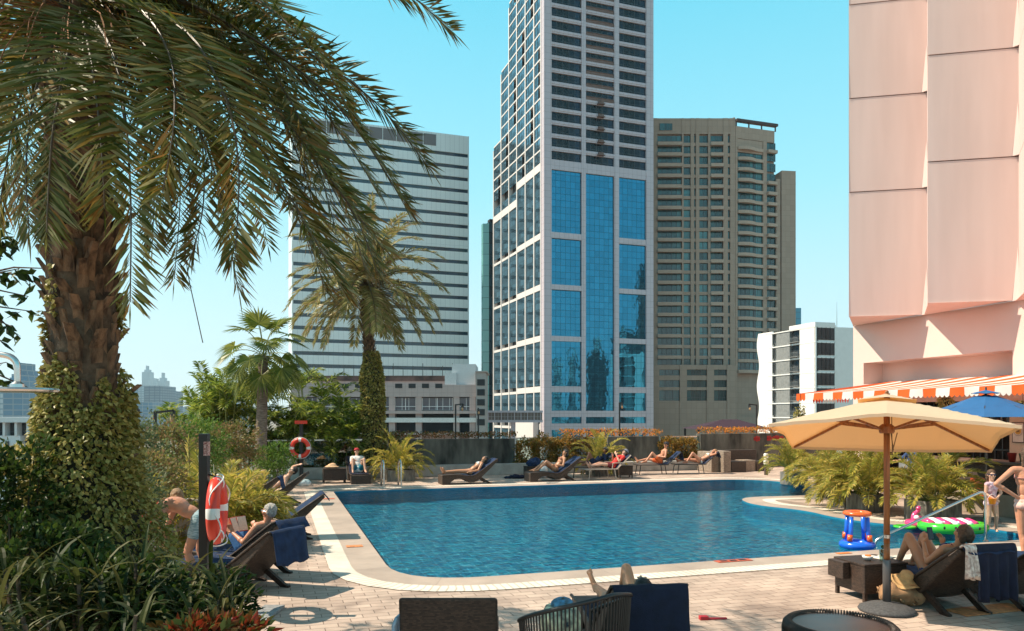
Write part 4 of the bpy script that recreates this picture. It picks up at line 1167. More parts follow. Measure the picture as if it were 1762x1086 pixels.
# ---------------------------------------------------------------- the big date palm in the foreground
PY = 6.5; PX = -3.72
t = thing('palm_tree', 'huge date palm in the left foreground with ivy on its thick stubbly trunk', 'palm tree', (PX, PY, 0), 0)
def tr_ax(z): return V((.05*math.sin(z*.8), .0, z))
b = MB(); b.tube([tr_ax(z) for z in (0, .6, 1.2, 1.8, 2.4, 3.0, 3.6, 4.2, 4.8, 5.4, 5.9, 6.2)], [.36, .32, .28, .25, .25, .26, .26, .24, .22, .21, .20, .12], 18); b.build('trunk', bark, t, smooth=True)
b = MB(); r = random.Random(11); z = 1.25; k = 0
while z < 5.6:
    k += 1; a = k*2.39996 + r.uniform(-.15, .15); c = tr_ax(z); o = V((math.cos(a), math.sin(a), 0)); s = V((-o.y, o.x, 0))
    rr_ = .225 if z < 4 else .19; L = r.uniform(.16, .34); w0 = r.uniform(.12, .17); w1 = w0*r.uniform(.35, .75); th = r.uniform(.03, .055); ln = r.uniform(.2, .42) if r.random() < .82 else r.uniform(.45, .75); s = (s + UZ*r.uniform(-.18, .18)).normalized()
    if 3.0 < z < 4.1: ln += .15
    p0 = c + o*(rr_-.03); p1 = p0 + UZ*(L*.55) + o*(L*ln*.3); p2 = p0 + UZ*L + o*(L*ln*1.1) + s*r.uniform(-.02, .02)
    vs = []
    for p, ww, tt in ((p0, w0, th*1.2), (p1, (w0+w1)*.5, th), (p2, w1, th*.55)):
        vs += [p - s*ww/2 - o*tt*.3, p + s*ww/2 - o*tt*.3, p + s*ww*.3 + o*tt, p - s*ww*.3 + o*tt]
    b.add(vs, [(i*4+j, i*4+(j+1) % 4, i*4+4+(j+1) % 4, i*4+4+j) for i in range(2) for j in range(4)] + [(8, 9, 10, 11)])
    z += .0135
o_ = b.build('leaf_base', boot, t); props(o_, kind='stuff')
FR = [
 ([(150,-20,0),(330,-95,.3),(520,-85,.6),(680,-25,.8),(778,55,.9)], 60, .40),
 ([(150,-30,0),(300,-120,-.2),(450,-130,-.2),(600,-70,-.3),(690,-5,-.3)], 58, .38),
 ([(150,-10,0),(300,-12,0),(430,35,.1),(560,110,.2),(660,190,.3),(735,285,.35)], 74, .40),
 ([(150,0,0),(280,20,-.2),(400,95,-.4),(490,205,-.6),(570,310,-.7),(660,430,-.8)], 80, .42),
 ([(150,0,0),(260,40,.3),(360,140,.5),(440,270,.6),(520,390,.7),(560,500,.7)], 70, .42),
 ([(150,10,0),(230,60,-.5),(310,160,-.8),(370,300,-.9),(410,500,-.9)], 70, .36),
 ([(150,10,0),(230,80,.6),(290,190,.9),(310,320,1),(300,480,1)], 66, .36),
 ([(150,20,0),(190,80,-.9),(215,200,-1.2),(225,350,-1.3),(224,520,-1.3)], 66, .32),
 ([(150,20,0),(155,90,-1),(168,180,-1.3),(176,270,-1.35),(180,360,-1.3)], 50, .32),
 ([(150,20,0),(120,80,-.8),(95,200,-1),(85,300,-1),(80,400,-1)], 60, .34),
 ([(150,10,0),(60,40,.3),(0,150,.5),(-40,300,.5)], 60, .40),
 ([(150,10,0),(80,60,0),(30,180,0),(10,290,0),(-5,380,0)], 60, .38),
 ([(150,0,0),(330,30,.8),(450,130,1.1),(530,250,1.2),(600,380,1.2),(630,470,1.2)], 76, .42),
 ([(150,0,0),(300,40,-.8),(380,150,-1.2),(410,280,-1.3),(405,430,-1.3)], 66, .36),
 ([(150,-10,0),(300,-40,-.6),(440,0,-.9),(540,90,-1.1),(600,190,-1.1)], 66, .36),
 ([(150,10,0),(40,-20,-.5),(-60,40,-.8),(-120,200,-.8)], 50, .4),
 ([(150,10,0),(250,30,1.2),(360,90,1.8),(440,200,2.0),(470,330,2.0)], 70, .42),
 ([(150,10,0),(200,60,1.2),(260,150,1.8),(280,280,2.0),(255,400,2.0)], 66, .40),
 ([(150,10,0),(110,50,1.2),(50,140,1.6),(20,270,1.7),(30,370,1.7)], 60, .40),
 ([(150,10,0),(210,40,-.2),(300,110,-.1),(345,230,0),(350,350,0),(330,440,0)], 66, .38),
 ([(150,0,0),(230,10,-.8),(290,90,-1.2),(300,200,-1.4),(280,330,-1.4)], 60, .34),
 ([(150,-5,0),(300,0,-.3),(440,70,-.3),(560,160,-.2),(640,260,-.2),(700,360,-.2)], 76, .40),
 ([(150,0,0),(320,60,.0),(430,150,.1),(530,260,.2),(610,370,.3),(650,470,.3)], 76, .42),
 ([(150,0,0),(300,70,-.4),(390,170,-.6),(470,290,-.7),(540,410,-.8),(590,500,-.8)], 76, .42),
 ([(150,10,0),(260,90,.4),(340,200,.6),(380,320,.7),(400,450,.7)], 66, .38),
 ([(150,10,0),(210,80,.2),(250,180,.4),(265,300,.5),(262,420,.5)], 60, .36),
 ([(150,10,0),(100,60,-.5),(60,160,-.8),(45,280,-.9),(50,400,-.9)], 60, .38),
 ([(150,0,0),(250,-10,.5),(400,40,.9),(500,120,1.1),(585,230,1.2),(650,330,1.2)], 66, .40),
]
r = random.Random(5)
fronds = [([ap(x, y, PY+d) for x, y, d in q], n, L) for q, n, L in FR]
for k in range(24):                                          # the rest of the crown, mostly away from us and upwards
    az = r.uniform(-.4, math.pi+.4); el = math.radians(r.uniform(-10, 80))
    fronds.append((arch((PX, PY, 5.95), az, el, r.uniform(2.6, 3.6), r.uniform(1.6, 2.6), 10, .04, r), 50, .36))
cr0 = V((PX, PY, 5.85)); LS = MB()
for pts, n, L in fronds:
    pts[0] = cr0 + (pts[1]-cr0).normalized()*.12
    pp = crom(pts, 5) if len(pts) < 9 else pts
    R = MB(); Lf = MB(); pinnate(R, Lf, pp, int(n*1.7), L*1.18, .026, .13, .07, 66, .28, .013, .20, r)
    f = R.build('frond', rach, t, W=True); Lf.build('leaflets', LM['date'], f, W=True)
b = MB()
for k in range(170):                                          # brown fibre and flower stalks under the crown
    az = r.uniform(0, 6.28); b.tube(arch(cr0 - UZ*r.uniform(-.1, .5), az, math.radians(r.uniform(0, 60)), r.uniform(.5, 1.4), 1.8, 6, .12, r), [.006]*7, 3)
b.build('fibre', mat('orange_fibre', (.28, .12, .05), .9, .3, 10), t, W=True)
b = MB(); p0 = ap(318, 430, 6.2); b.tube(crom([p0, ap(325, 480, 6.2), ap(338, 540, 6.2), ap(349, 590, 6.2)], 4), [.004]*13, 4); b.build('dry_stalk', rach, t, W=True)
# ivy
iv = thing('ivy', 'variegated ivy wrapped thickly round the base of the big palm trunk', 'climbing plant', (PX, PY, 0), 0)
b = MB(); r = random.Random(21)
def ivr(z, a):
    base = .80 if z < .7 else (.80 - (z-.7)*.36 if z < 1.7 else .44 - (z-1.7)*.13)
    return max(base, .30)*(1 + .22*noise.noise(V((math.cos(a)*1.5, math.sin(a)*1.5, z*1.6))))
n = 0
while n < 26000:
    z = r.uniform(.1, 3.3) if r.random() < .90 else r.uniform(3.2, 4.2); a = r.uniform(0, 6.28)
    dens = 1 if z < 1.95 else max(.12, 1 - (z-1.95)*.95) + (.10 if math.cos(a) < -.2 else 0)
    if noise.noise(V((math.cos(a)*2, math.sin(a)*2, z*1.4)))*.5+.5 > dens + .12: n += 1; continue
    o = V((math.cos(a), math.sin(a), 0)); p = tr_ax(z) + o*ivr(z, a)*r.uniform(.82, 1.06); p.z = z
    d = (o*.6 + V((r.uniform(-1, 1), r.uniform(-1, 1), r.uniform(-1.2, .6)))*.6).normalized(); L = r.uniform(.034, .062)
    leaf(b, p, d, L, L*.75, d.cross(o + V((r.uniform(-.7, .7),)*3)).normalized(), .15, 2); n += 1
b.build('foliage', LM['ivy'], iv)
b = MB(); b.tube([tr_ax(z) for z in (0, .7, 1.3, 1.7, 2.2)], [.66, .66, .47, .36, .29], 20); b.build('stem', mat('ivy_stems', (.03, .028, .015), .95, .4, 12, bump=1), iv)

# ---------------------------------------------------------------- second date palm by the far corner
Q = ap(641, 715, 28.7); 
t = thing('palm_tree', 'medium date palm with an ivy-covered trunk near the far left pool corner', 'palm tree', (Q.x, Q.y, 0), 0)
b = MB(); pts = [V((0, 0, 0)), V((.05, 0, 1.5)), V((.02, 0, 3)), V((-.1, 0, 4.4)), V((-.18, 0, 5.8)), V((-.2, 0, 7.15))]
b.tube(crom(pts, 4), [.24]*8+[.2]*13, 12); b.build('trunk', bark, t, smooth=True)
b = MB(); r = random.Random(31)
for k in range(150):
    z = 4.2 + k*.016; a = k*2.4; o = V((math.cos(a), math.sin(a), 0)); c = V((-.1-.08*(z-4.4), 0, z)); s = V((-o.y, o.x, 0))
    b.add([c+o*.17-s*.06, c+o*.17+s*.06, c+o*.28+s*.03+UZ*.22, c+o*.28-s*.03+UZ*.22, c+o*.2+UZ*.25], [(0, 1, 2, 3), (3, 2, 4)])
props(b.build('leaf_base', boot, t), kind='stuff')
cr2 = V((-.2, 0, 7.2))
for k in range(60):
    az = k*2.39996 + r.uniform(-.2, .2); u = k/59; el = math.radians(78 - 105*u + r.uniform(-8, 8))
    pp = arch(cr2, az, el, r.uniform(3.0, 3.7)*(1 if u < .8 else .85), r.uniform(1.2, 1.9) if u < .6 else r.uniform(1.1, 1.6), 9, .03, r)
    R = MB(); Lf = MB(); pinnate(R, Lf, pp, 60, .50, .058, .2, .10, 55, .25, .02, .12, r, v=False)
    f = R.build('frond', rach, t); Lf.build('leaflets', LM['date2'], f)
iv = thing('ivy', 'ivy sleeve on the trunk of the medium palm by the far pool corner', 'climbing plant', (Q.x, Q.y, 0), 0)
b = MB(); n = 0
while n < 9000:
    z = r.uniform(.2, 4.75); a = r.uniform(0, 6.28); o = V((math.cos(a), math.sin(a), 0)); n += 1
    R_ = .88*(.52 if z < 1.2 else .47 if z < 3.8 else .47-(z-3.8)*.22)*(1+.2*noise.noise(V((math.cos(a), math.sin(a), z))))
    p = V((.03-.05*max(0, z-3), 0, z)) + o*R_*r.uniform(.85, 1.05); d = (o*.6 + V((r.uniform(-1, 1), r.uniform(-1, 1), r.uniform(-1, .6)))*.6).normalized(); L = r.uniform(.06, .11)
    leaf(b, p, d, L, L*.8, d.cross(o + V((r.uniform(-.7, .7),)*3)).normalized(), .15, 1)
b.build('foliage', LM['ivy'], iv)
b = MB(); b.tube([V((0, 0, .1)), V((0, 0, 3.7)), V((-.08, 0, 4.6))], [.39, .37, .27], 14); b.build('stem', mat('ivy_stems2', (.04, .038, .02), .95, .4, 12, bump=1), iv)

# ---------------------------------------------------------------- fan palm
def fan(R, Lf, o, az, el, pet, rad, r, k=26):
    pts = arch(o, az, el, pet, .9, 6, .02, r); R.tube(pts, [.012]*7, 4)
    c = pts[-1]; T = (pts[-1]-pts[-2]).normalized(); S = T.cross(UZ).normalized(); N = S.cross(T)
    T2 = (T - UZ*.35).normalized(); N = S.cross(T2)
    for i in range(k):
        a = math.radians(-125 + 250*i/(k-1)); d = T2*math.cos(a) + S*math.sin(a) + N*.12*abs(math.sin(a))
        L = rad*(1-.25*abs(a)/2.2)*r.uniform(.9, 1.05); wv_ = d.cross(N).normalized()
        ww = rad*.085; m1 = c + d*L*.5; tip = c + d*L - UZ*(L*.14)
        Lf.add([c, m1 + wv_*ww/2, tip, m1 - wv_*ww/2, m1 + N*ww*.25], [(0, 1, 4), (1, 2, 4), (2, 3, 4), (3, 0, 4)])
def fanpalm(name, label, px, Yd, pyc, n, pet, rad, tr, seed, lean=0):
    q = ap(px, 715, Yd); zc = H-(pyc-715)*Yd/1300; r = random.Random(seed)
    t = thing(name, label, 'palm tree', (q.x, q.y, 0), 0)
    b = MB(); b.tube(crom([V((-lean, 0, 0)), V((-lean*.5, 0, zc*.5)), V((0, 0, zc))], 6), [tr*(1.15-.3*i/12) for i in range(13)], 10); b.build('trunk', mat('fan_palm_bark', (.16, .11, .085), .95, .4, 8, col2=(.28, .21, .165), bump=.8, stretch=(1, 1, 6)), t, smooth=True)
    c = V((0, 0, zc))
    for i in range(n):
        u = i/(n-1); R = MB(); Lf = MB(); fan(R, Lf, c, i*2.39996+r.uniform(-.2, .2), math.radians(82-120*u+r.uniform(-8, 8)), pet*r.uniform(.8, 1.1), rad*r.uniform(.85, 1.1), r)
        f = R.build('frond', rach_g, t); Lf.build('leaf_fan', LM['fan'], f)
    b = MB()
    for i in range(60): b.tube(arch(c - UZ*r.uniform(0, .3), r.uniform(0, 6.28), r.uniform(-.5, 1), r.uniform(.15, .35), 1, 3, .1, r), [.008]*4, 3)
    b.build('fibre', mat('dark_fibre', (.10, .04, .025), .9, .3, 10), t)
fanpalm('fan_palm', 'slender fan palm with pale trunk left of the far pool corner', 453, 24, 612, 28, 1.15, .80, .17, 41, .1)

# ---------------------------------------------------------------- bamboo palms behind the kerb on the left
def clump(name, label, c, nst, h, Lf_, nl, lw, m, seed, spread=.5, L=1.3, el0=75, droop=1.6, pot=None, z0=0.0, stemr=.018, ll=.32, cat='palm', group=None, low=.35):
    r = random.Random(seed); t = thing(name, label, cat, (c[0], c[1], 0), pot[3] if pot else 0, group)
    R = MB(); Lb = MB()
    for k in range(nst):
        a = r.uniform(0, 6.28); s = spread*math.sqrt(r.random()); base = V((math.cos(a)*s*.5, math.sin(a)*s*.5, z0)); hh = h*r.uniform(low, 1)
        top = V((math.cos(a)*s, math.sin(a)*s, z0 + hh))
        R.tube([base, base.lerp(top, .5)+V((r.uniform(-.04, .04), 0, 0)), top], [stemr, stemr*.9, stemr*.7], 5)
        for j in range(nl):
            az = a + r.uniform(-2.2, 2.2) if nl < 4 else j*2.4 + r.uniform(-.4, .4)
            pp = arch(top - UZ*r.uniform(0, .25*hh), az, math.radians(r.uniform(el0-45, el0+8)), L*r.uniform(.7, 1.1), r.uniform(droop*.7, droop*1.3), 8, .03, r)
            pinnate(R, Lb, pp, Lf_, ll, lw, .25, .18, 55, .3, .008, .12, r, v=False)
    if pot:
        w_, d_, hp, _ = pot; b = MB(); tk = .045
        for x0, x1, y0, y1 in ((-w_/2, w_/2, -d_/2, -d_/2+tk), (-w_/2, w_/2, d_/2-tk, d_/2), (-w_/2, -w_/2+tk, -d_/2+tk, d_/2-tk), (w_/2-tk, w_/2, -d_/2+tk, d_/2-tk)): b.box((x0, y0, 0), (x1, y1, hp))
        b.box((-w_/2+tk, -d_/2+tk, .02), (w_/2-tk, d_/2-tk, .06)); o = b.build('planter', M['planter'], t)
        b = MB(); b.box((-w_/2+tk, -d_/2+tk, .06), (w_/2-tk, d_/2-tk, hp-.05)); b.build('soil', soil, t)
    R.build('stem', rach_g, t); Lb.build('foliage', LM[m], t)
    return t
bam = 'bamboo palms behind the left kerb'
for i, (px, Yd, h, m, sd, lb) in enumerate((
    (335, 27, 3.0, 'bamboo', 1, 'leftmost bright bamboo palm, low against the skyline'),
    (385, 26, 3.5, 'bamboo', 2, 'tall yellow-green bamboo palm left of the fan palm trunk'),
    (425, 28, 3.7, 'bamboo', 3, 'bamboo palm directly behind the fan palm trunk'),
    (490, 28, 3.8, 'bamboo', 4, 'bamboo palm just right of the fan palm trunk'),
    (535, 29, 3.9, 'bamboo', 5, 'dark bamboo palm above the far life ring'),
    (575, 28.5, 3.3, 'bamboo', 6, 'bamboo palm left of the ivy-covered palm trunk'),
    (600, 30, 2.6, 'bamboo', 7, 'lower bamboo palm tucked against the ivy-covered trunk'))):
    q = ap(px, 715, Yd)
    clump('bamboo_palm', lb, (q.x, q.y), 20, h, 20, 4, .052, m, 50+i, .85, 1.15, 74, 1.6, ll=.44, low=.15)
# ---------------------------------------------------------------- areca clumps
def areca(label, px, Yd, h, n, sd, spread, L, pot=None, m='areca', name='areca_palm', ll=.26, z0=.0, nl=30, droop=1.9):
    q = ap(px, 715, Yd); r = random.Random(sd); t = thing(name, label, 'palm', (q.x, q.y, 0), pot[3] if pot else 0)
    R = MB(); Lb = MB(); hp = pot[2] if pot else z0
    for k in range(n):
        a = k*2.39996 + r.uniform(-.3, .3); u = (k+.5)/n; s = spread*r.uniform(.05, .5)
        el = math.radians(85 - 46*u + r.uniform(-8, 8))
        pp = arch(V((math.cos(a)*s, math.sin(a)*s, hp-.05)), a, el, L*(1.05-.3*u)*r.uniform(.8, 1.08), droop*r.uniform(.75, 1.2), 9, .03, r)
        pinnate(R, Lb, pp, int(nl*1.35), ll, .030, .2, .22, 50, .45, .008, .10, r, v=False)
    if pot:
        w_, d_, hp, _ = pot; b = MB(); tk = .045
        for x0, x1, y0, y1 in ((-w_/2, w_/2, -d_/2, -d_/2+tk), (-w_/2, w_/2, d_/2-tk, d_/2), (-w_/2, -w_/2+tk, -d_/2+tk, d_/2-tk), (w_/2-tk, w_/2, -d_/2+tk, d_/2-tk)): b.box((x0, y0, 0), (x1, y1, hp))
        b.box((-w_/2+tk, -d_/2+tk, .02), (w_/2-tk, d_/2-tk, .06)); b.build('planter', M['planter'], t)
        b = MB(); b.box((-w_/2+tk, -d_/2+tk, .06), (w_/2-tk, d_/2-tk, hp-.05)); b.build('soil', soil, t)
    R.build('stem', rach_g, t); Lb.build('foliage', LM[m], t)
    return t
areca('wide yellow-green areca palm behind the near life ring post', 382, 12.9, 1.6, 84, 71, .8, 1.35, nl=34, z0=.3, droop=2.5, ll=.32)
areca('areca palm left of the near life ring post', 325, 13.8, 1.6, 60, 72, .8, 1.6, nl=32, z0=.3, droop=2.4, ll=.32)
areca('small areca palm beside the far left loungers', 428, 15.8, 1.2, 34, 73, .4, .85, z0=.25, ll=.26)
areca('potted areca palm in a stone planter by the pool ladder', 687, 26.8, 1, 34, 74, .4, 1.6, (.95, .95, .38, TH))
areca('potted areca palm behind the middle loungers', 1034, 29.0, 1, 34, 75, .4, 1.55, (.9, .9, .4, TH))
areca('farthest potted areca palm at the right end of the pool, next to the sofa', 1366, 25.2, 1, 38, 76, .4, 1.5, (.62, .62, .42, TH))
areca('potted areca palm on the peninsula, second from the sofa', 1424, 21.2, 1, 40, 77, .4, 1.45, (.6, .6, .42, TH))
areca('largest potted areca palm, in a tall double planter behind the parasol pole', 1492, 18.2, 1, 60, 78, .5, 1.55, (.66, .66, .42, TH), nl=34)
areca('potted areca palm in the narrow planter left of the parasol pole', 1455, 18.9, 1, 34, 80, .4, 1.3, (.5, .5, .40, TH))
areca('potted areca palm in a wide stone planter right of the parasol pole', 1605, 16.7, 1, 60, 79, .5, 1.45, (1.0, .6, .44, TH), nl=34)
# ---------------------------------------------------------------- hedges and shrubs
def hedge(label, px0, px1, zb, zt_, m, seed, o=1.0, dens=260, dp=.35):
    s0_, s1_ = s_of(px0, o), s_of(px1, o); r = random.Random(seed); c = fwp((s0_+s1_)/2, o); L = s1_-s0_
    t = thing('hedge', label, 'hedge', (c.x, c.y, 0), TH)
    b = MB()
    for k in range(int(dens*L)):
        x = r.uniform(-L/2, L/2); y = r.uniform(-dp, dp); top = zt_ + .12*noise.noise(V((x*1.3, y, seed))) ; z = zb + (top-zb)*r.random()**.6
        d = V((r.uniform(-1, 1), r.uniform(-1, 1), r.uniform(.2, 1.3))).normalized()
        leaf(b, V((x, y, z)), d, r.uniform(.07, .13), .045, d.cross(V((r.uniform(-1, 1), r.uniform(-1, 1), .3))).normalized(), .1, 1)
    b.build('foliage', LM[m], t)
    b = MB(); b.box((-L/2, -dp*.6, 0), (L/2, dp*.6, zb+.05)) if False else None
    for k in range(int(L*3)):
        x = r.uniform(-L/2, L/2); b.tube([V((x, .2, 0)), V((x+r.uniform(-.1, .1), .1, zt_-.08))], [.012, .005], 4)
    b.build('stem', bark, t); return t
hedge('brown-green hedge along the top of the stained wall left of the glass railing', 672, 888, 1.38, 1.62, 'hedge_dk', 1, 1.05)
hedge('orange-tipped hedge above the middle stained wall and palm', 962, 1136, 1.36, 1.70, 'hedge', 2, 1.3)
hedge('orange-tipped hedge along the right-hand stained wall', 1203, 1425, 1.46, 1.76, 'hedge', 3, 1.05)
for i, (px, Yo, z, rad, n, L, m, lb) in enumerate((
    (905, .3, .75, (.55, .35, .65), 900, .12, 'croton', 'leftmost orange-green croton bush behind the recliners'),
    (935, .4, .85, (.6, .35, .7), 1000, .12, 'croton', 'croton bush under the middle of the glass railing'),
    (968, .35, .8, (.6, .35, .7), 1000, .12, 'croton', 'tall croton bush with yellow tips under the glass railing'),
    (1002, .4, .75, (.55, .35, .65), 900, .12, 'hedge_dk', 'brownish bush left of the middle potted palm'),
    (1150, .35, .85, (.5, .3, .55), 800, .12, 'croton', 'golden bush behind the man in the cap'),
    (1182, .35, .85, (.55, .3, .5), 800, .12, 'croton', 'golden bush behind the reclining woman on the right'))):
    s_ = s_of(px, .7); c = fwp(s_, .55+Yo*.5); shrub('shrub', lb, (c.x, c.y, z), rad, n, L, .05, m, seed=100+i)
for i, (px, py, Yd, rad, n, L, m, lb) in enumerate((
    (235, 770, 15, (.6, .6, .75), 1500, .08, 'greyg', 'grey-green shrub just right of the big palm trunk'),
    (290, 775, 17, (.8, .7, .75), 1700, .09, 'pinkish', 'pinkish-green shrub below the street lamps'),
    (340, 765, 19, (.8, .7, .8), 1600, .09, 'green', 'bright green shrub behind the black life ring post'),
    (400, 765, 21, (.8, .7, .75), 1400, .10, 'pinkish', 'reddish shrub between the black post and the fan palm'),
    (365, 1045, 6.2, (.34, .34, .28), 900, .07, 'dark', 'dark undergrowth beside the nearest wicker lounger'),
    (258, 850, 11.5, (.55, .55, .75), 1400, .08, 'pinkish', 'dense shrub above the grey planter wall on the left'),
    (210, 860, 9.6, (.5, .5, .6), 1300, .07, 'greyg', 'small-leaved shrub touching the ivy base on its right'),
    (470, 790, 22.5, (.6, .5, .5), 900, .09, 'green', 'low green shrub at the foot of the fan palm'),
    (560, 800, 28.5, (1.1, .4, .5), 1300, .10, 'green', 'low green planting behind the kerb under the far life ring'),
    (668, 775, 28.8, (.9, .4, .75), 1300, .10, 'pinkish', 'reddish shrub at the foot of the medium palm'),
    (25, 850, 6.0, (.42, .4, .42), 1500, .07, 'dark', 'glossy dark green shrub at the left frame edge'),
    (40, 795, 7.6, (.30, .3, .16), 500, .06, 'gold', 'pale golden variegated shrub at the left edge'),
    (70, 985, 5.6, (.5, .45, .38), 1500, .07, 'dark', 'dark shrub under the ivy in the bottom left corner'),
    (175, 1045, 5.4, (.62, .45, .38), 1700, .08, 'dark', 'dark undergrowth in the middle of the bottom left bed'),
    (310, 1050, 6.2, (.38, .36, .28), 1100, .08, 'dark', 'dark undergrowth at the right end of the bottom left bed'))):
    q = ap(px, py, Yd); z = H-(py-715)*Yd/1300
    shrub('shrub', lb, (q.x, q.y, max(z, rad[2]*.8)), rad, n, L, L*.42, m, seed=120+i, clump=3.0)
for i, (px, py, Yd, n, L, w, lb, m) in enumerate((
    (60, 985, 5.0, 70, .45, .036, 'dark strap-leaved plant at the far left of the bottom bed', 'strap'),
    (150, 1000, 4.9, 80, .46, .036, 'strap-leaved plant in front of the ivy base', 'strap'),
    (235, 1000, 5.3, 90, .48, .035, 'arching strap-leaved plant right of the ivy base', 'strap'),
    (305, 990, 5.8, 80, .45, .035, 'strap-leaved plant in front of the bending man', 'strap'),
    (335, 1045, 5.2, 80, .42, .032, 'low strap-leaved plant behind the red-leaved plants', 'strap'),
    (80, 1060, 4.5, 70, .42, .034, 'strap-leaved plant in the bottom left corner', 'strap'),
    (200, 1070, 4.5, 70, .42, .034, 'strap-leaved plant at the bottom edge of the bed', 'strap'))):
    q = ap(px, py, Yd); z = H-(py-715)*Yd/1300; strapplant('strap_plant', lb, (q.x, q.y, z), n, L, w, m, 200+i, .8)
for i, (px, py, Yd, lb) in enumerate(((335, 1082, 4.7, 'red and green leaved plant at the bottom edge, the left one'), (395, 1080, 4.9, 'red and green leaved plant at the bottom edge, the right one'))):
    q = ap(px, py, Yd); z = H-(py-715)*Yd/1300; shrub('red_leaf_plant', lb, (q.x, q.y, z-.03), (.22, .2, .08), 240, .085, .035, 'redl', seed=300+i, cat='plant', clump=0, out=1, up=.5)
b = MB(); r = random.Random(8)
tb = thing('red_flowers', 'small red hanging blooms in front of the grey planter wall', 'flowers', (ap(258, 870, 9).x, 9, 0), 0)
for px, py in ((256, 863), (264, 880), (256, 897), (250, 885), (270, 868)):
    q = ap(px, py, 9); 
    for k in range(7): d = V((r.uniform(-1, 1), r.uniform(-1, 1), r.uniform(-1, .6))).normalized(); leaf(b, q, d, .07, .03, d.cross(UZ).normalized(), .2, 1)
b.build('petals', leafmat('red_petal', [(.3, .02, .01), (.45, .04, .02)], .3), tb, W=True)
b = MB(); q = ap(262, 860, 9); b.tube([V((q.x+.1, 9.2, 0)), V((q.x, 9.1, .9)), q], [.012, .01, .006], 5)
for px, py in ((256, 863), (264, 880), (256, 897), (250, 885), (270, 868)): b.tube([q, ap(px, py, 9)], [.004, .003], 4)
b.build('stem', bark, tb, W=True)
b = MB(); q = gp(262, 960); 
single_pl = thing('planter_wall', 'plain grey planter wall behind the bending man on the left', 'wall', (ap(275, 715, 12.2).x, 12.2, 0), .1)
b.box((-1.6, -.1, 0), (.9, .1, .95)); bevel(b.build('block', mat('smooth_grey_wall', (.36, .33, .32), .8, .1, 2), single_pl), .015)
# a leafy branch reaching in at the left edge
tb = thing('leafy_tree', 'dark broad-leaved branches poking in at the left edge beside the big palm trunk', 'tree', (-4.9, 7.2, 0), 0)
b = MB(); Lf = MB(); r = random.Random(17)
b.tube([V((-5.6, 7.4, 0)), V((-5.5, 7.3, 2.2)), V((-5.2, 7.2, 3.4)), V((-5.0, 7.1, 4.0))], [.07, .055, .035, .015], 8)
for k in range(26):
    z = 2.6 + k*.058; st_ = V((-5.45+.3*(z-2.4)/1.5, 7.3, z)); e = st_ + V((r.uniform(.05, .75), r.uniform(-.4, .3), r.uniform(-.35, .25)))
    b.tube([st_, st_.lerp(e, .5) + UZ*.05, e], [.012, .008, .004], 4)
    for j in range(11):
        p = st_.lerp(e, .3 + .07*j); d = V((r.uniform(-1, 1), r.uniform(-1, 1), r.uniform(-1.3, .2))).normalized()
        leaf(Lf, p, d, r.uniform(.10, .17), .065, d.cross(V((r.uniform(-1, 1), r.uniform(-1, 1), .4))).normalized(), .1, 2)
b.build('trunk', bark, tb, W=True); Lf.build('crown', LM['dark'], tb, W=True)
# ================================================================ loungers, towels, tables
LTOP = [(0, .30), (.45, .315), (.85, .28), (1.02, .27), (1.15, .31), (1.35, .44), (1.62, .63), (1.9, .82)]
LBOT = [(1.95, .785), (1.66, .50), (1.42, .28), (1.25, .12), (1.1, .06), (.92, .06), (.80, .13), (.6, .19), (.42, .17), (.30, .08), (.26, 0), (0, 0)]
def lounger_body(wm):
    t_ = MB(); t_.prism([(x, z) for x, z in LTOP + LBOT], V((1, 0, 0)), UZ, V((0, .66, 0)), V((0, -.33, 0)))
    return t_
def wicker_lounger(label, origin, rz, wm='wicker_mid', group=None, proto=[]):
    if proto and proto[0][0] == wm:
        return dup(proto[0][1], (origin[0], origin[1], 0), rz, label, group)
    t = thing('wicker_lounger', label, 'sun lounger', (origin[0], origin[1], 0), rz, group)
    o = lounger_body(wm).build('woven_body', M[wm], t, fix=True); bevel(o, .02, 2)
    for y in (-.27, .27):
        b = MB(); b.bar((1.30, y, .22), (1.66, y, .0), .05, .07); b.bar((1.60, y, .03), (1.72, y, .0), .05, .05); b.build('leg', M['wicker'], t)
    b = MB()
    for y in (-.335, .335): b.tube(crom([V((x, y, z+.005)) for x, z in LTOP], 4), .018, 6)
    b.tube([(1.91, -.335, .825), (1.91, .335, .825)], .018, 6); b.build('rim', M[wm], t, smooth=True)
    if not proto: proto.append((wm, t))
    return t
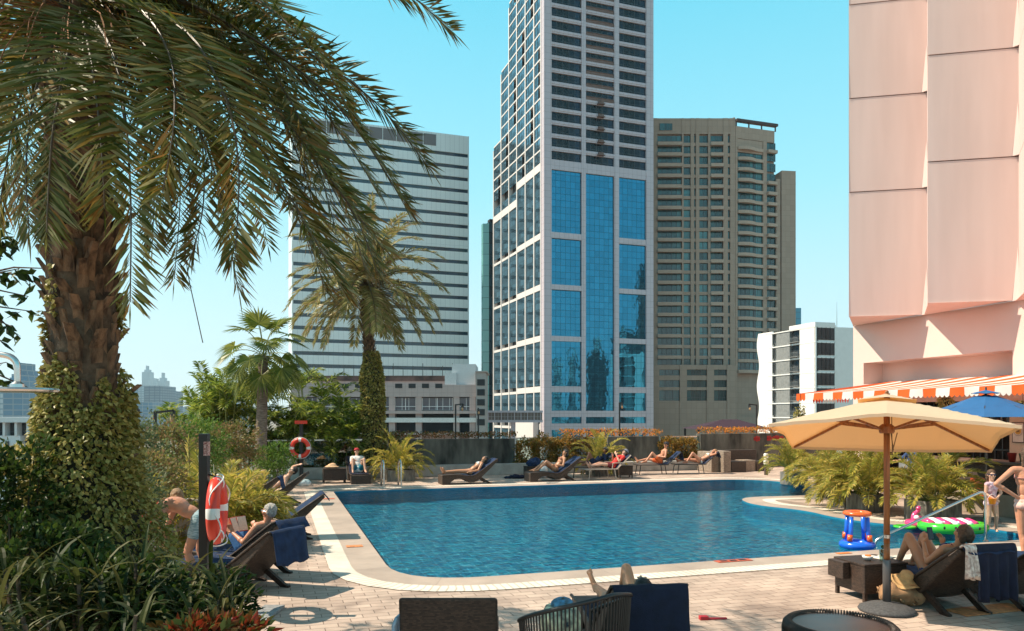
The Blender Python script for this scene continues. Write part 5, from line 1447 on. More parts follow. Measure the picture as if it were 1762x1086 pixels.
def towel(label, origin, rz, m, x0=.15, over=.35, wd=.60, yo=0.0, seed=1, side=0.0, zoff=.022, prof=None, name='towel'):
    """a towel following the top of a lounger, hanging down behind its back"""
    r = random.Random(seed); P = [V((x, 0, z)) for x, z in (prof or LTOP)]
    P = crom(P, 5); P = [p for p in P if p.x >= x0]
    pts = [p + UZ*zoff for p in P]
    if over > 0:
        l = P[-1]; pts += [V((l.x+.035, 0, l.z+.02)), V((l.x+.065, 0, l.z-.02))] + [V((l.x+.07+.01*k, 0, l.z-.02-over*k/6)) for k in range(1, 7)]
    b = MB(); K = 10; n = len(pts)
    for i, p in enumerate(pts):
        for k in range(K+1):
            y = yo + wd*(k/K-.5); z = p.z + .011*noise.noise(V((p.x*7+seed, y*9, 0))); x = p.x + (.022*noise.noise(V((seed, y*11, p.z*4))) if i > n-8 and over else 0)
            if over and i == n-1: z += .02*math.sin(k*1.3+seed)
            dr = max(0, abs(y)-.33); b.v.append((x, math.copysign(min(abs(y), .345), y) if dr else y, z - dr*1.0))
    for i in range(n-1):
        for k in range(K): a = i*(K+1)+k; b.f.append((a, a+1, a+K+2, a+K+1)); b.mi.append(0)
    o = b.build(name, M[m], smooth=True, loc=(origin[0], origin[1], 0)); o.rotation_euler = (0, 0, rz)
    MWD[o.name] = Matrix.Translation(V((origin[0], origin[1], 0))) @ Matrix.Rotation(rz, 4, 'Z')
    so_ = o.modifiers.new('thickness', 'SOLIDIFY'); so_.thickness = .012; so_.offset = 1
    return props(o, label, 'towel')
RL = math.radians(-24)
LA_, LB_, LC_, LD_, LE_ = (-4.66, 10.55), (-4.89, 11.45), (-5.42, 13.75), (-7.2, 19.3), (-7.5, 17.9)
RC = math.radians(18); RD = math.radians(8)
wicker_lounger('nearest of the wicker loungers on the left, towel hanging off its back', LA_, RL)
wicker_lounger('wicker lounger under the grey-haired man with a book', LB_, RL)
wicker_lounger('wicker lounger with blue towel, alone beside the left pool edge', LC_, RC)
wicker_lounger('wicker lounger in the far left, under the dark-haired sunbather', LD_, RD)
wicker_lounger('wicker lounger in the far left behind the areca fronds', LE_, RD)
towel('blue towel hanging far down the back of the nearest left lounger', LA_, RL, 'blue_towel', .1, .40, .62, seed=1)
towel('blue towel under the grey-haired man', LB_, RL, 'blue_towel', .1, .10, .62, seed=2)
towel('blue towel on the empty lounger beside the left pool edge', LC_, RC, 'blue_towel', .2, .08, .60, seed=3)
towel('blue towel over the back of the far left lounger behind the areca', LE_, RD, 'blue_towel', .9, .25, .5, seed=4)
L3 = (-2.41, 25.3); L4 = (.53, 26.4); L2_ = (-5.05, 25.3)
wicker_lounger('wicker lounger at the far pool edge under the woman in a white bikini', L3, TH)
wicker_lounger('wicker lounger under the woman with raised knees', L4, TH)
wicker_lounger('wicker lounger seen end-on under the man in a red cap', L2_, TH+math.pi/2)
towel('navy towel under the woman in a white bikini', L3, TH, 'navy', .75, .04, .6, seed=5)
towel('navy towel under the woman with raised knees', L4, TH, 'navy', .75, .04, .6, seed=6)
towel('dark towel on the lounger of the man in a red cap', L2_, TH+math.pi/2, 'navy_dark', .1, 0, .55, seed=7)
# foreground
LG = (.99, 8.43); RG = math.radians(-84)
wicker_lounger('dark wicker lounger at the bottom centre seen from behind', LG, RG)
towel('dark navy towel wrapped over the lounger back at the bottom centre', LG, RG, 'navy_dark', .4, .55, .66, seed=8)
LL = (4.92, 10.36); RLn = math.radians(-78.5)
wicker_lounger('wicker lounger on the right under the person holding a phone', LL, RLn)
towel('blue towel under the person with the phone', LL, RLn, 'navy', .3, .02, .60, seed=9)
def hang(label, origin, rz, m, y0, y1, z1, seed, name='towel'):
    """a cloth hung over the back rest, falling in folds outside"""
    b = MB(); r = random.Random(seed); K = 16; rows = []
    l = V((1.9, 0, .84))
    for k in range(8): t = k/7; rows.append((1.72+.2*t, .70+.155*t, 0))
    rows.append((1.955, .85, 0))
    for k in range(12): t = (k+1)/12; rows.append((1.975+.02*t, .85-(.85-z1)*t, t))
    for x, z, t in rows:
        for k in range(K+1):
            y = y0 + (y1-y0)*k/K; f = .05*t*math.sin(k*1.55+seed) + .02*t*noise.noise(V((y*6, z*5, seed)))
            b.v.append((x + .035 + f - .0, y*(1-.06*t), z + .012 + (.03*math.sin(k*.9+seed) if t == 1 else 0)))
    for i in range(len(rows)-1):
        for k in range(K): a = i*(K+1)+k; b.f.append((a, a+1, a+K+2, a+K+1)); b.mi.append(0)
    o = b.build(name, M[m], smooth=True, loc=(origin[0], origin[1], 0)); o.rotation_euler = (0, 0, rz)
    q = o.modifiers.new('thickness', 'SOLIDIFY'); q.thickness = .014; q.offset = 1
    return props(o, label, 'towel')
M['pattern'] = mat('floral_cloth', (.62, .42, .36), .9, .4, 22, col2=(.85, .80, .74))
hang('wide dark navy towel hanging over the lounger back on the right', LL, RLn, 'navy_dark', -.17, .34, .24, 3)
hang('pink floral cloth hanging beside the navy towel on the right lounger', LL, RLn, 'pattern', -.33, -.18, .50, 5, 'cloth')
wicker_lounger('wicker lounger cut off by the right frame edge', (5.95, 10.5), RLn)
FLT = [(0, .30), (.5, .315), (1.0, .30), (1.5, .31), (1.9, .32)]
wicker_lounger('wicker lounger at the right edge under a flat navy towel', (6.62, 10.75), .12)
towel('flat navy towel on the lounger at the right edge', (6.62, 10.75), .12, 'blue_towel', .02, 0, .64, seed=12)

# slim framed sun loungers on the far right
def sling_lounger(label, origin, rz, fabric, frame_m, first=[]):
    if first and first[0][1] == (fabric, frame_m): return dup(first[0][0], (*origin, 0), rz, label)
    t = thing('sling_lounger', label, 'sun lounger', (*origin, 0), rz)
    b = MB()
    for y in (-.30, .30):
        b.tube([(0, y, .38), (1.25, y, .38)], .02, 6); b.tube([(1.2, y, .38), (1.75, y, .86)], .018, 6)
        b.tube([(1.0, y*1.08, .40), (1.02, y*1.12, .60), (1.5, y*1.12, .60)], .018, 6)
    b.tube([(0, -.3, .38), (0, .3, .38)], .02, 6); b.tube([(1.75, -.3, .86), (1.75, .3, .86)], .018, 6); b.tube([(1.2, -.3, .38), (1.2, .3, .38)], .015, 6); b.build('frame', M[frame_m], t)
    b = MB(); b.obox((.62, 0, .385), V((.60, 0, 0)), V((0, .275, 0)), V((0, 0, .006))); b.obox((1.475, 0, .625), V((.27, 0, .235)), V((0, .275, 0)), V((-.004, 0, .005))); b.build('sling', M[fabric], t)
    for x in (.15, 1.1):
        for y in (-.3, .3):
            b = MB(); b.tube([(x, y, .38), (x + (.06 if x > .5 else -.06), y*1.05, 0)], .017, 6); b.build('leg', M[frame_m], t)
    if not first: first.append((t, (fabric, frame_m)))
    return t
M['taupe'] = mat('taupe_fabric', (.20, .15, .125), .8, .1, 30); M['tan_frame'] = mat('tan_frame', (.42, .35, .29), .5, .05)
A7 = (ap(1093, 715, 29.6).x, 29.6); A8 = (ap(1158, 715, 29.9).x, 29.9)
A5 = (ap(977, 715, 28.0).x, 28.0); A6 = (ap(1003, 715, 27.0).x, 27.0)
sling_lounger('dark framed lounger under the man in cap and orange trunks', A7, .08, 'taupe', 'black')
sling_lounger('dark framed lounger under the reclining woman on the far right', A8, .08, 'taupe', 'black')
sling_lounger('dark framed lounger half hidden behind the woman with raised knees', A5, TH, 'taupe', 'black')
sling_lounger('tan framed lounger under the person in a red shirt', A6, TH, 'taupe', 'tan_frame')
def slingtowel(label, origin, rz, m, seed, x0=.9, over=.3):
    towel(label, origin, rz, m, x0, over, .5, seed=seed, prof=[(.6, .39), (1.1, .39), (1.25, .42), (1.5, .645), (1.74, .86)])
slingtowel('navy towel over the lounger back behind the man in the cap', A7, .08, 'navy', 21)
slingtowel('navy towel hanging from the far right lounger', A8, .08, 'navy', 22, 1.1, .2)
slingtowel('dark towel behind the man in a dark shirt', A5, TH, 'navy', 23, 1.2, .1)
slingtowel('navy towel behind the person in a red shirt', A6, TH, 'navy', 24, 1.2, .1)

def boxtable(name, label, x, y, rz, w_, d_, h_, m, legs=True, cat='side table'):
    t = thing(name, label, cat, (x, y, 0), rz)
    b = MB(); b.box((-w_/2, -d_/2, .10), (w_/2, d_/2, h_-.03)); bevel(b.build('woven_case', M[m], t), .01)
    b = MB(); b.box((-w_/2-.01, -d_/2-.01, h_-.03), (w_/2+.01, d_/2+.01, h_)); bevel(b.build('table_top', M[m], t), .008)
    for a in (-1, 1):
        for c in (-1, 1):
            b = MB(); b.box((a*(w_/2-.025)-.02, c*(d_/2-.025)-.02, 0), (a*(w_/2-.025)+.02, c*(d_/2-.025)+.02, .10)); b.build('leg', M[m], t)
    return t
q = gp(575, 831); boxtable('side_table', 'wicker side table with a straw hat, left of the man in a red cap', q.x, q.y, TH, .75, .5, .50, 'wicker')
q = gp(1075, 822); boxtable('side_table', 'small dark wicker side table left of the man in the cap', q.x, q.y, .1, .5, .45, .46, 'wicker_mid')
q = ap(915, 715, 28.1); boxtable('side_table', 'wicker side table piled with a blue towel behind the recliners', q.x, q.y, TH, .5, .45, .42, 'wicker')
t = boxtable('side_table', 'dark wicker side table in the right foreground holding a bowl and a glass', 4.56, 9.62, math.radians(14), .62, .56, .47, 'wicker')
b = MB(); b.box((-.42, -.02, .24), (-.315, .27, .45)); bevel(b.build('shelf_box', M['wicker'], t), .008)
# sofa group
q = gp(1258, 813)
t = thing('wicker_sofa', 'taupe wicker corner sofa with dark back below the right-hand hedge', 'sofa', (q.x, q.y, 0), TH)
for nm, lo, hi, m in (('armrest', (-.35, 0, 0), (.0, 1.0, .86), 'wicker_grey'), ('armrest', (-.72, .3, 0), (-.36, 1.35, .82), 'wicker_grey'), ('backrest', (.01, .95, 0), (1.9, 1.15, .86), 'wicker_mid'), ('seat', (.02, 0, 0), (.72, .94, .44), 'wicker_mid'), ('seat', (.78, .25, 0), (1.35, .94, .46), 'wicker_grey'), ('seat', (1.36, .2, 0), (1.9, .94, .42), 'wicker_mid')):
    b = MB(); b.box(lo, hi); bevel(b.build(nm, M[m], t), .02)
q = ap(1318, 715, 29.2); t = thing('bollard_lamp', 'white cylindrical bollard lamp in front of the wicker sofa', 'lamp', (q.x, q.y, 0), 0)
b = MB(); b.lathe([(.07, 0), (.07, .42)], n=14); b.build('post', M['wicker_mid'], t); b = MB(); b.lathe([(.085, .42), (.09, .45), (.09, .80), (.07, .83)], n=14); b.build('lamp_shade', M['white'], t)

# ---------------------------------------------------------------- seats seen from behind at the bottom edge
t = thing('wicker_armchair', 'black wicker armchair with a straight back at the bottom edge', 'armchair', (-.53, 6.35, 0), 0)
b = MB(); b.obox((0, -.02, .50), V((.41, 0, 0)), V((0, .035, -.008)), V((0, -.05, .285))); bevel(b.build('backrest', M['wicker'], t), .025, 3)
b = MB(); b.box((-.40, .04, .12), (.40, .50, .36)); bevel(b.build('seat', M['wicker'], t), .02)
for s in (-1, 1):
    b = MB(); b.box((min(s*.41, s*.33), .02, .36), (max(s*.41, s*.33), .48, .50)); bevel(b.build('armrest', M['wicker'], t), .02)
    for y in (.07, .44): b = MB(); b.box((s*.36-.03, y, 0), (s*.36+.03, y+.06, .12)); b.build('leg', M['wicker'], t)
b = MB()
for k in range(9):
    z = .62-.07*k; b.v += [(-.975-.03*math.sin(k), 6.28, z), (-.95-.015*k, 6.46+.02*math.sin(k*2), z)]
for k in range(8): b.f.append((2*k, 2*k+1, 2*k+3, 2*k+2)); b.mi.append(0)
o = b.build('cloth', mat('pale_blue_cloth', (.32, .42, .52), .9, .15, 14), loc=(-.97, 6.35, 0), W=True, smooth=True); o.modifiers.new('t', 'SOLIDIFY').thickness = .02
props(o, 'pale blue cloth hanging at the left side of the black wicker armchair', 'cloth')
t = thing('rope_chair', 'round-backed black rope chair with slatted back at the bottom centre', 'chair', (.50, 6.08, 0), 0)
bd = math.radians(-52); rm = MB(); rods = 0
def rimp(f, z=None):
    a = bd + f; R_ = .45; u = min(1, abs(f)/math.radians(118)); 
    zt_ = .94 - .27*u**1.6 - (.05 if f > 0 else 0)*u
    return V((R_*math.cos(a), R_*math.sin(a), zt_ if z is None else z)), zt_
ph = [math.radians(-118 + 236*k/60) for k in range(61)]
rm.tube([rimp(f)[0] for f in ph], .018, 8); rm.tube([rimp(f, .34)[0]*1 for f in ph], .014, 6)
rm.build('frame', M['black'], t, smooth=True)
b = MB()
for f in ph:
    p, zt_ = rimp(f); q = rimp(f, .34)[0]; q = V((q.x*.92, q.y*.92, .34)); b.tube([p, q], .007, 5)
props(b.build('rope', mat('dark_rope', (.03, .022, .018), .7), t), kind='stuff')
b = MB()
for z in (.56,): b.tube([V((rimp(f)[0].x*.97, rimp(f)[0].y*.97, z)) for f in ph[6:55]], .009, 5)
b.build('cross_band', M['black'], t)
b = MB(); b.lathe([(.02, .27), (.40, .28), (.42, .31), (.42, .34), (.02, .345)], n=28); b.build('seat', M['black'], t)
for a in (20, 110, 200, 290): b = MB(); c_, s_ = math.cos(math.radians(a)), math.sin(math.radians(a)); b.tube([(.33*c_, .33*s_, .28), (.38*c_, .38*s_, 0)], .018, 6); b.build('leg', M['black'], t)
b = MB(); b.lathe([(.02, .35), (.34, .35), (.38, .38), (.38, .42), (.33, .46), (.02, .47)], n=28); b.build('cushion', mat('cream_cushion', (.62, .55, .46), .9, .05, 8), t, smooth=True)
t = thing('beach_bag', 'colourful beach bag seen through the slats of the rope chair', 'bag', (.40, 6.16, .475), .4)
b = MB(); b.lathe([(.12, 0), (.16, .06), (.17, .18), (.13, .27)], n=16); b.build('bag', mat('bright_print', (.05, .25, .45), .8, .9, 14, col2=(.8, .75, .5)), t, smooth=True)
b = MB(); b.ell((.02, .02, .28), .10, .08, .06); b.build('contents', mat('bright_print2', (.5, .35, .05), .8, .9, 20, col2=(.1, .3, .5)), t, smooth=True)
t = thing('rattan_table', 'round dark rattan table with a smooth top at the bottom edge', 'table', (2.92, 6.72, 0), 0)
b = MB(); b.lathe([(.02, .425), (.40, .425), (.40, .445), (.02, .445)], n=48); b.build('table_top', mat('brown_glass_top', (.035, .022, .02), .25, .2, 3), t)
b = MB(); b.lathe([(.36, .03), (.44, .06), (.48, .16), (.485, .28), (.47, .38), (.44, .42), (.405, .424)], n=56, cap=False); b.build('woven_drum', M['wicker'], t, smooth=True)
b = MB()
for k in range(110):
    a = 2*math.pi*k/110; c_, s_ = math.cos(a), math.sin(a)
    b.tube([(.405*c_, .405*s_, .43), (.415*c_, .415*s_, .458), (.445*c_, .445*s_, .462), (.475*c_, .475*s_, .435), (.487*c_, .487*s_, .38)], .0085, 5)
    b.tube([(.487*c_, .487*s_, .38), (.49*math.cos(a+.05), .49*math.sin(a+.05), .2), (.44*math.cos(a+.1), .44*math.sin(a+.1), .05)], .006, 4)
props(b.build('rim_cord', M['wicker'], t, smooth=True), kind='stuff')

# ---------------------------------------------------------------- cream parasol
UC = V((4.40, 8.87, 0)); uf = V((.444, .896, 0)); ur = V((.896, -.444, 0))
t = thing('parasol', 'square cream parasol on a wooden pole with its canopy tilted away', 'parasol', UC, math.atan2(ur.y, ur.x))
cm, n_n, n_p = newmat('cream_canvas'); n_p.inputs['Base Color'].default_value = (.90, .75, .54, 1); n_p.inputs['Roughness'].default_value = .9
tl = node(n_n, 'ShaderNodeBsdfTranslucent'); tl.inputs[0].default_value = (.52, .21, .05, 1); ms_ = node(n_n, 'ShaderNodeMixShader'); ms_.inputs[0].default_value = .5
n_n.links.new(n_p.outputs[0], ms_.inputs[1]); n_n.links.new(tl.outputs[0], ms_.inputs[2]); n_n.links.new(ms_.outputs[0], n_n.nodes['Material Output'].inputs[0])
def canz(u, v, hw=1.17):
    # u right, v away, in -1..1
    m_ = max(abs(u), abs(v)); rib = min(abs(u), abs(v))/m_ if m_ > 1e-4 else 0      # 1 on the diagonals
    z = 2.51 - .43*m_**1.05 - (.10 if v < 0 else -.02)*rib*m_ ; z += -.225*v - .02*m_*(1-rib)*math.sin(math.pi*m_)
    if v < 0 and abs(v) >= abs(u): z += .02*m_*(1-rib)
    return z + .010*noise.noise(V((u*3.1, v*3.1, 4))) + .004*noise.noise(V((u*11, v*11, 1)))
HW = 1.17; b = MB(); Nn = 28
for i in range(Nn+1):
    for j in range(Nn+1):
        u, v = -1+2*i/Nn, -1+2*j/Nn; sc_ = 1 - .035*(1-min(abs(u), abs(v)))*(max(abs(u), abs(v)) > .99)
        b.v.append((u*HW*(sc_ if abs(u) >= abs(v) else 1), v*HW*(sc_ if abs(v) >= abs(u) else 1), canz(u, v)))
for i in range(Nn):
    for j in range(Nn): a = i*(Nn+1)+j; b.f.append((a, a+Nn+1, a+Nn+2, a+1)); b.mi.append(0)
# short hem
e_ = []
for i in range(Nn): e_.append((i*(Nn+1), (i+1)*(Nn+1)))
for j in range(Nn): e_.append((Nn*(Nn+1)+j, Nn*(Nn+1)+j+1))
for i in range(Nn, 0, -1): e_.append((i*(Nn+1)+Nn, (i-1)*(Nn+1)+Nn))
for j in range(Nn, 0, -1): e_.append((j, j-1))
for p_, q_ in e_:
    k = len(b.v); P_, Q_ = b.v[p_], b.v[q_]; b.v += [(P_[0], P_[1], P_[2]-.035), (Q_[0], Q_[1], Q_[2]-.035)]; b.f.append((p_, q_, k+1, k)); b.mi.append(0)
b.build('canopy', cm, t, smooth=False)
b = MB(); cz = lambda u, v: canz(u, v) + .045
for i in range(8):
    for j in range(8):
        P_ = []
        for a, c in ((0, 0), (1, 0), (1, 1), (0, 1)):
            u, v = (-1+2*(i+a)/8)*.26, (-1+2*(j+c)/8)*.26; P_.append((u*HW, v*HW, cz(u, v)))
        b.quad(*P_)
b.build('vent_cap', cm, t, smooth=True)
for u, v in ((-1, -1), (1, -1), (1, 1), (-1, 1)):
    b = MB(); b.bar((u*.03, v*.03, 2.46), (u*HW*.97, v*HW*.97, canz(u*.97, v*.97)-.03), .022, .03); b.build('rib', M['wood'], t)
for u, v in ((-1, -1), (1, -1), (1, 1), (-1, 1)):
    b = MB(); b.bar((u*.05, v*.05, 2.14), (u*HW*.46, v*HW*.46, canz(u*.46, v*.46)-.03), .02, .026); b.build('stretcher', M['wood'], t)
for u, v in ((-1, 0), (1, 0)):
    b = MB(); b.bar((u*.05, 0, 2.15), (u*HW*.5, .12, canz(u*.5, .1)-.03), .02, .026); b.build('stretcher', M['wood'], t)
b = MB(); b.lathe([(.075, 2.09), (.085, 2.11), (.085, 2.17), (.05, 2.2)], n=16); b.build('hub', M['wood'], t)
b = MB(); b.lathe([(.05, 2.40), (.07, 2.42), (.07, 2.48), (.03, 2.5)], n=16); b.build('crown_block', M['wood'], t)
b = MB(); b.lathe([(.034, .80), (.034, 2.56)], n=16); b.lathe([(.034, .60), (.034, .80)], n=16); b.build('pole', M['wood'], t, smooth=True)
b = MB(); b.lathe([(.02, 2.55), (.022, 2.565), (.022, 2.58), (.01, 2.595)], n=12); b.build('finial', M['wood'], t, smooth=True)
b = MB(); b.lathe([(.038, .86), (.038, .90)], n=16); b.build('joint_ring', M['steel'], t)
b = MB(); b.lathe([(.045, .10), (.045, .60), (.04, .61)], n=16); b.build('steel_sleeve', mat('grey_sleeve', (.12, .12, .125), .4, .05, metal=.5), t, smooth=True)
b = MB(); b.lathe([(.30, 0), (.315, .02), (.30, .045), (.20, .085), (.07, .11), (.046, .12)], n=32); b.build('base', mat('dark_stone_base', (.07, .068, .07), .85, .3, 40, bump=.4, bscale=120), t, smooth=True)
b = MB(); b.tube([(.04, -.02, 2.12), (.07, -.03, 1.9), (.05, -.04, 1.84), (.11, -.03, 2.1)], .006, 5); b.tube([(.05, -.02, 2.4), (.055, -.03, 2.0), (.06, -.03, 1.84)], .005, 4); b.build('cord', mat('cord', (.2, .13, .07), .8), t)
# ---------------------------------------------------------------- blue parasol
t = thing('parasol', 'blue octagonal parasol near the bar, partly behind the cream one', 'parasol', (10.35, 16.5, 0), .2)
bm_ = mat('blue_canvas', (.012, .10, .26), .8, .06, 4); b = MB(); r8 = 1.42
ring8 = []
for k in range(8):
    a = 2*math.pi*k/8; ring8.append((r8*math.cos(a), r8*math.sin(a), 2.27))
for k in range(8):
    A_, B_ = V(ring8[k]), V(ring8[(k+1) % 8]); top = V((0, 0, 2.80)); i0 = A_.lerp(top, .86); i1 = B_.lerp(top, .86)
    mid0 = A_.lerp(top, .45) - UZ*.02; mid1 = B_.lerp(top, .45) - UZ*.02
    b.quad(A_, B_, mid1, mid0); b.quad(mid0, mid1, i1, i0)
b.build('canopy', bm_, t)
b = MB()
for k in range(8):
    A_, B_ = V(ring8[k]), V(ring8[(k+1) % 8]); top = V((0, 0, 2.86)); i0 = A_.lerp(top, .80) + UZ*.03; i1 = B_.lerp(top, .80) + UZ*.03; m_ = (i0+i1)/2 - UZ*.03 + (A_+B_)*.01; b.add([i0, m_, i1, top], [(0, 1, 3), (1, 2, 3)])
b.build('vent_cap', bm_, t)
for k in range(8): b = MB(); b.bar((0, 0, 2.76), V(ring8[k]) - UZ*.02, .02); b.build('rib', M['black'], t)
b = MB(); b.lathe([(.022, .06), (.022, 2.92)], n=10); b.build('pole', mat('pole_brown', (.10, .07, .055), .5), t)
b = MB(); b.lathe([(.28, 0), (.28, .05), (.06, .08), (.03, .3)], n=20); b.build('base', M['planter'], t)

# ---------------------------------------------------------------- life rings and posts
def lifering(b, c, ax_u, ax_v, R=.30, rt=.075, flat=.9):
    n1, n2_ = 40, 12; nn_ = ax_u.cross(ax_v).normalized()
    for i in range(n1):
        a = 2*math.pi*i/n1; d = ax_u*math.cos(a) + ax_v*math.sin(a)
        for k in range(n2_):
            t_ = 2*math.pi*k/n2_; b.v.append(tuple(c + d*(R + rt*math.cos(t_)) + nn_*(rt*flat*math.sin(t_))))
    for i in range(n1):
        white = (i + 1) % 10 < 2
        for k in range(n2_):
            k2 = (k+1) % n2_; j = (i+1) % n1; b.f.append((i*n2_+k, i*n2_+k2, j*n2_+k2, j*n2_+k)); b.mi.append(1 if white else 0)
# near post
t = thing('lifebuoy_post', 'square black post with a small red notice, standing in the left planting', 'post', (-3.53, 8.67, 0), 0)
b = MB(); b.box((-.048, -.048, 0), (.048, .048, 2.09)); bevel(b.build('post', M['black'], t), .004)
b = MB(); b.box((.012, -.056, 1.84), (.047, -.050, 2.0)); b.box((.0485, -.045, 1.84), (.054, .03, 2.0)); b.build('notice', mat('red_notice', (.5, .04, .03), .5, .6, 60, col2=(.7, .5, .45)), t)
b = MB(); b.tube([(.05, 0, 1.62), (.13, 0, 1.6), (.13, 0, 1.64)], .01, 6); b.build('hook', M['black'], t)
au = V((-.22, .975, 0)).normalized(); cn = V((-3.53+.135, 8.70, 1.21))
t = thing('lifebuoy', 'big orange-red and white lifebuoy hanging on the near black post', 'lifebuoy', cn, 0)
b = MB(); lifering(b, V((0, 0, 0)), au, UZ, .31, .085); b.build('ring', [M['red'], M['whitep']], t, smooth=True)
b = MB(); nrm_ = au.cross(UZ).normalized()
rp = [au*(.38*math.cos(a)) + UZ*(.41*math.sin(a)) + nrm_*(.06*math.sin(a*4)+.03) for a in [2*math.pi*k/48 for k in range(48)]]
b.tube(rp, .008, 5, closed=True); b.tube([V((.09, -.1, .30)), V((.07, -.12, .36)), V((.0, -.1, .37)), V((-.03, -.1, .3)), V((.03, -.12, .2)), V((.1, -.12, -.35))], .009, 6); b.build('rope', M['whitep'], t, smooth=True)
q = ap(517, 771, 26.7)
t = thing('lifebuoy_post', 'dark post with a red top plate behind the far lifebuoy', 'post', (q.x, q.y+.12, 0), 0)
b = MB(); b.box((-.06, -.04, 0), (.06, .04, 2.05)); b.build('post', M['black'], t); b = MB(); b.box((-.22, -.07, 2.0), (.22, -.045, 2.12)); b.build('notice', M['red'], t)
t = thing('lifebuoy', 'small-looking orange-red and white lifebuoy on the far dark post', 'lifebuoy', q, 0)
b = MB(); lifering(b, V((0, -.03, 0)), V((1, 0, 0)), UZ, .29, .075); b.build('ring', [M['red'], M['whitep']], t, smooth=True)
b = MB(); b.tube([V((.38*math.cos(a), -.04, .38*math.sin(a))) for a in [2*math.pi*k/32 for k in range(32)]], .008, 4, closed=True); b.build('rope', M['whitep'], t)
# ---------------------------------------------------------------- lamp posts round the terrace edge
def lamppost(label, px, Yd, ztop_, arm, bulb=True):
    q = ap(px, 715, Yd); t = thing('lamp_post', label, 'lamp post', (q.x, q.y, 0), 0, 'thin black lamp posts around the terrace edge')
    b = MB(); b.box((-.03, -.03, 0), (.03, .03, ztop_)); b.bar((0, 0, ztop_-.03), (arm, 0, ztop_+.04*abs(arm)), .05); b.bar((arm, 0, ztop_+.04*abs(arm)), (arm, 0, ztop_-.14), .05); b.build('post', M['black'], t)
    b = MB(); x = arm*.88; b.lathe([(.015, .0), (.05, -.10), (.05, -.12)], c=(x, 0, ztop_), n=10); b.build('lamp_cap', M['black'], t)
    b = MB(); b.ell((x, 0, ztop_-.19), .045, .045, .075); b.build('bulb', mat('amber_bulb', (.5, .3, .15), .15), t, smooth=True)
lamppost('lamp post just right of the big palm, its arm pointing right', 196, 17, 2.42, .55)
lamppost('lamp post above the pinkish shrub, its arm pointing right', 267, 18, 2.40, .45)
lamppost('lamp post in front of the low mall block', 784, 30.2, 2.75, .3)
lamppost('lamp post in front of the mall block, at its right end', 823, 30.4, 2.6, .01)
lamppost('lamp post in front of the tallest tower', 1066, 32.3, 2.85, .12)
lamppost('lamp post beside the maroon roof', 1302, 34.4, 2.8, -.35)
# ---------------------------------------------------------------- outdoor shower at the left edge
sh_ = ap(30, 672, 3.3)
t = thing('outdoor_shower', 'steel rain shower head on a curved pipe at the left frame edge', 'shower', (sh_.x-.55, sh_.y, 0), 0)
b = MB(); b.tube(crom([V((0, 0, 0)), V((0, 0, 1.6)), V((0, 0, sh_.z+.10)), V((.06, 0, sh_.z+.155)), V((.25, 0, sh_.z+.16)), V((.47, 0, sh_.z+.158)), V((.54, 0, sh_.z+.13)), V((.55, 0, sh_.z+.07)), V((.55, 0, sh_.z+.02))], 5), .0135, 10); b.build('pipe', M['steel'], t, smooth=True)
b = MB(); b.lathe([(.012, .04), (.028, .028), (.03, .012), (.155, .010), (.160, .002), (.155, -.006), (.02, -.006)], c=(.55, 0, sh_.z), n=36); o = b.build('shower_head', M['steel'], t, smooth=False)
# ---------------------------------------------------------------- inflatables
def torus(b, c, R, rt, sx=1, sy=1, n1=36, n2_=12, m=0, tilt=0, fl=1):
    for i in range(n1):
        a = 2*math.pi*i/n1
        for k in range(n2_):
            t_ = 2*math.pi*k/n2_; x = (R + rt*math.cos(t_))*math.cos(a)*sx; y = (R + rt*math.cos(t_))*math.sin(a)*sy; z = rt*fl*math.sin(t_)
            b.v.append((c[0]+x, c[1]+y, c[2]+z + tilt*x))
    base = len(b.v) - n1*n2_
    for i in range(n1):
        for k in range(n2_): b.f.append((base+i*n2_+k, base+i*n2_+(k+1) % n2_, base+((i+1) % n1)*n2_+(k+1) % n2_, base+((i+1) % n1)*n2_+k)); b.mi.append(m)
pv = lambda n_, c: mat(n_, c, .22, .04, 3, spec=.6, coat=.3)
blue_p = pv('blue_vinyl', (.01, .13, .72)); or_p = pv('orange_vinyl', (.85, .12, .01)); gr_p = pv('green_vinyl', (.05, .5, .03)); pk_p = pv('pink_vinyl', (.85, .05, .2)); ye_p = pv('yellow_vinyl', (.8, .45, .02))
t = thing('hoop_float', 'inflatable blue hoop stand with an orange ring top floating by the near pool edge', 'pool float', (6.10, 13.35, -.03), 0)
b = MB(); torus(b, (0, 0, .05), .22, .085, fl=.85); b.build('base_ring', blue_p, t, smooth=True)
b = MB(); b.ell((0, 0, .05), .19, .19, .04); b.build('base_disc', blue_p, t, smooth=True)
for a in (35, 125, 215, 305):
    c_, s_ = math.cos(math.radians(a)), math.sin(math.radians(a))
    b = MB(); b.tube([(.23*c_, .23*s_, .08), (.20*c_, .20*s_, .3), (.185*c_, .185*s_, .55)], .038, 10); b.build('leg', blue_p, t, smooth=True)
    b = MB(); b.tube([(.236*c_, .236*s_, .13), (.222*c_, .222*s_, .24)], .046, 10); b.build('collar', or_p, t, smooth=True)
b = MB(); torus(b, (0, 0, .60), .19, .05, fl=.8); b.build('hoop', or_p, t, smooth=True)
t = thing('watermelon_float', 'inflatable watermelon slice lounger, green rim and pink-white stripes, in the shallow end', 'pool float', (8.55, 14.75, .04), math.radians(-8))
b = MB(); pts = []
for k in range(40):
    a = 2*math.pi*k/40; x = .53*math.cos(a); y = .40*math.sin(a); pts.append((x + .06*math.cos(2*a), y, .09))
b.tube(pts, .10, 12, closed=True); b.build('rim', gr_p, t, smooth=True)
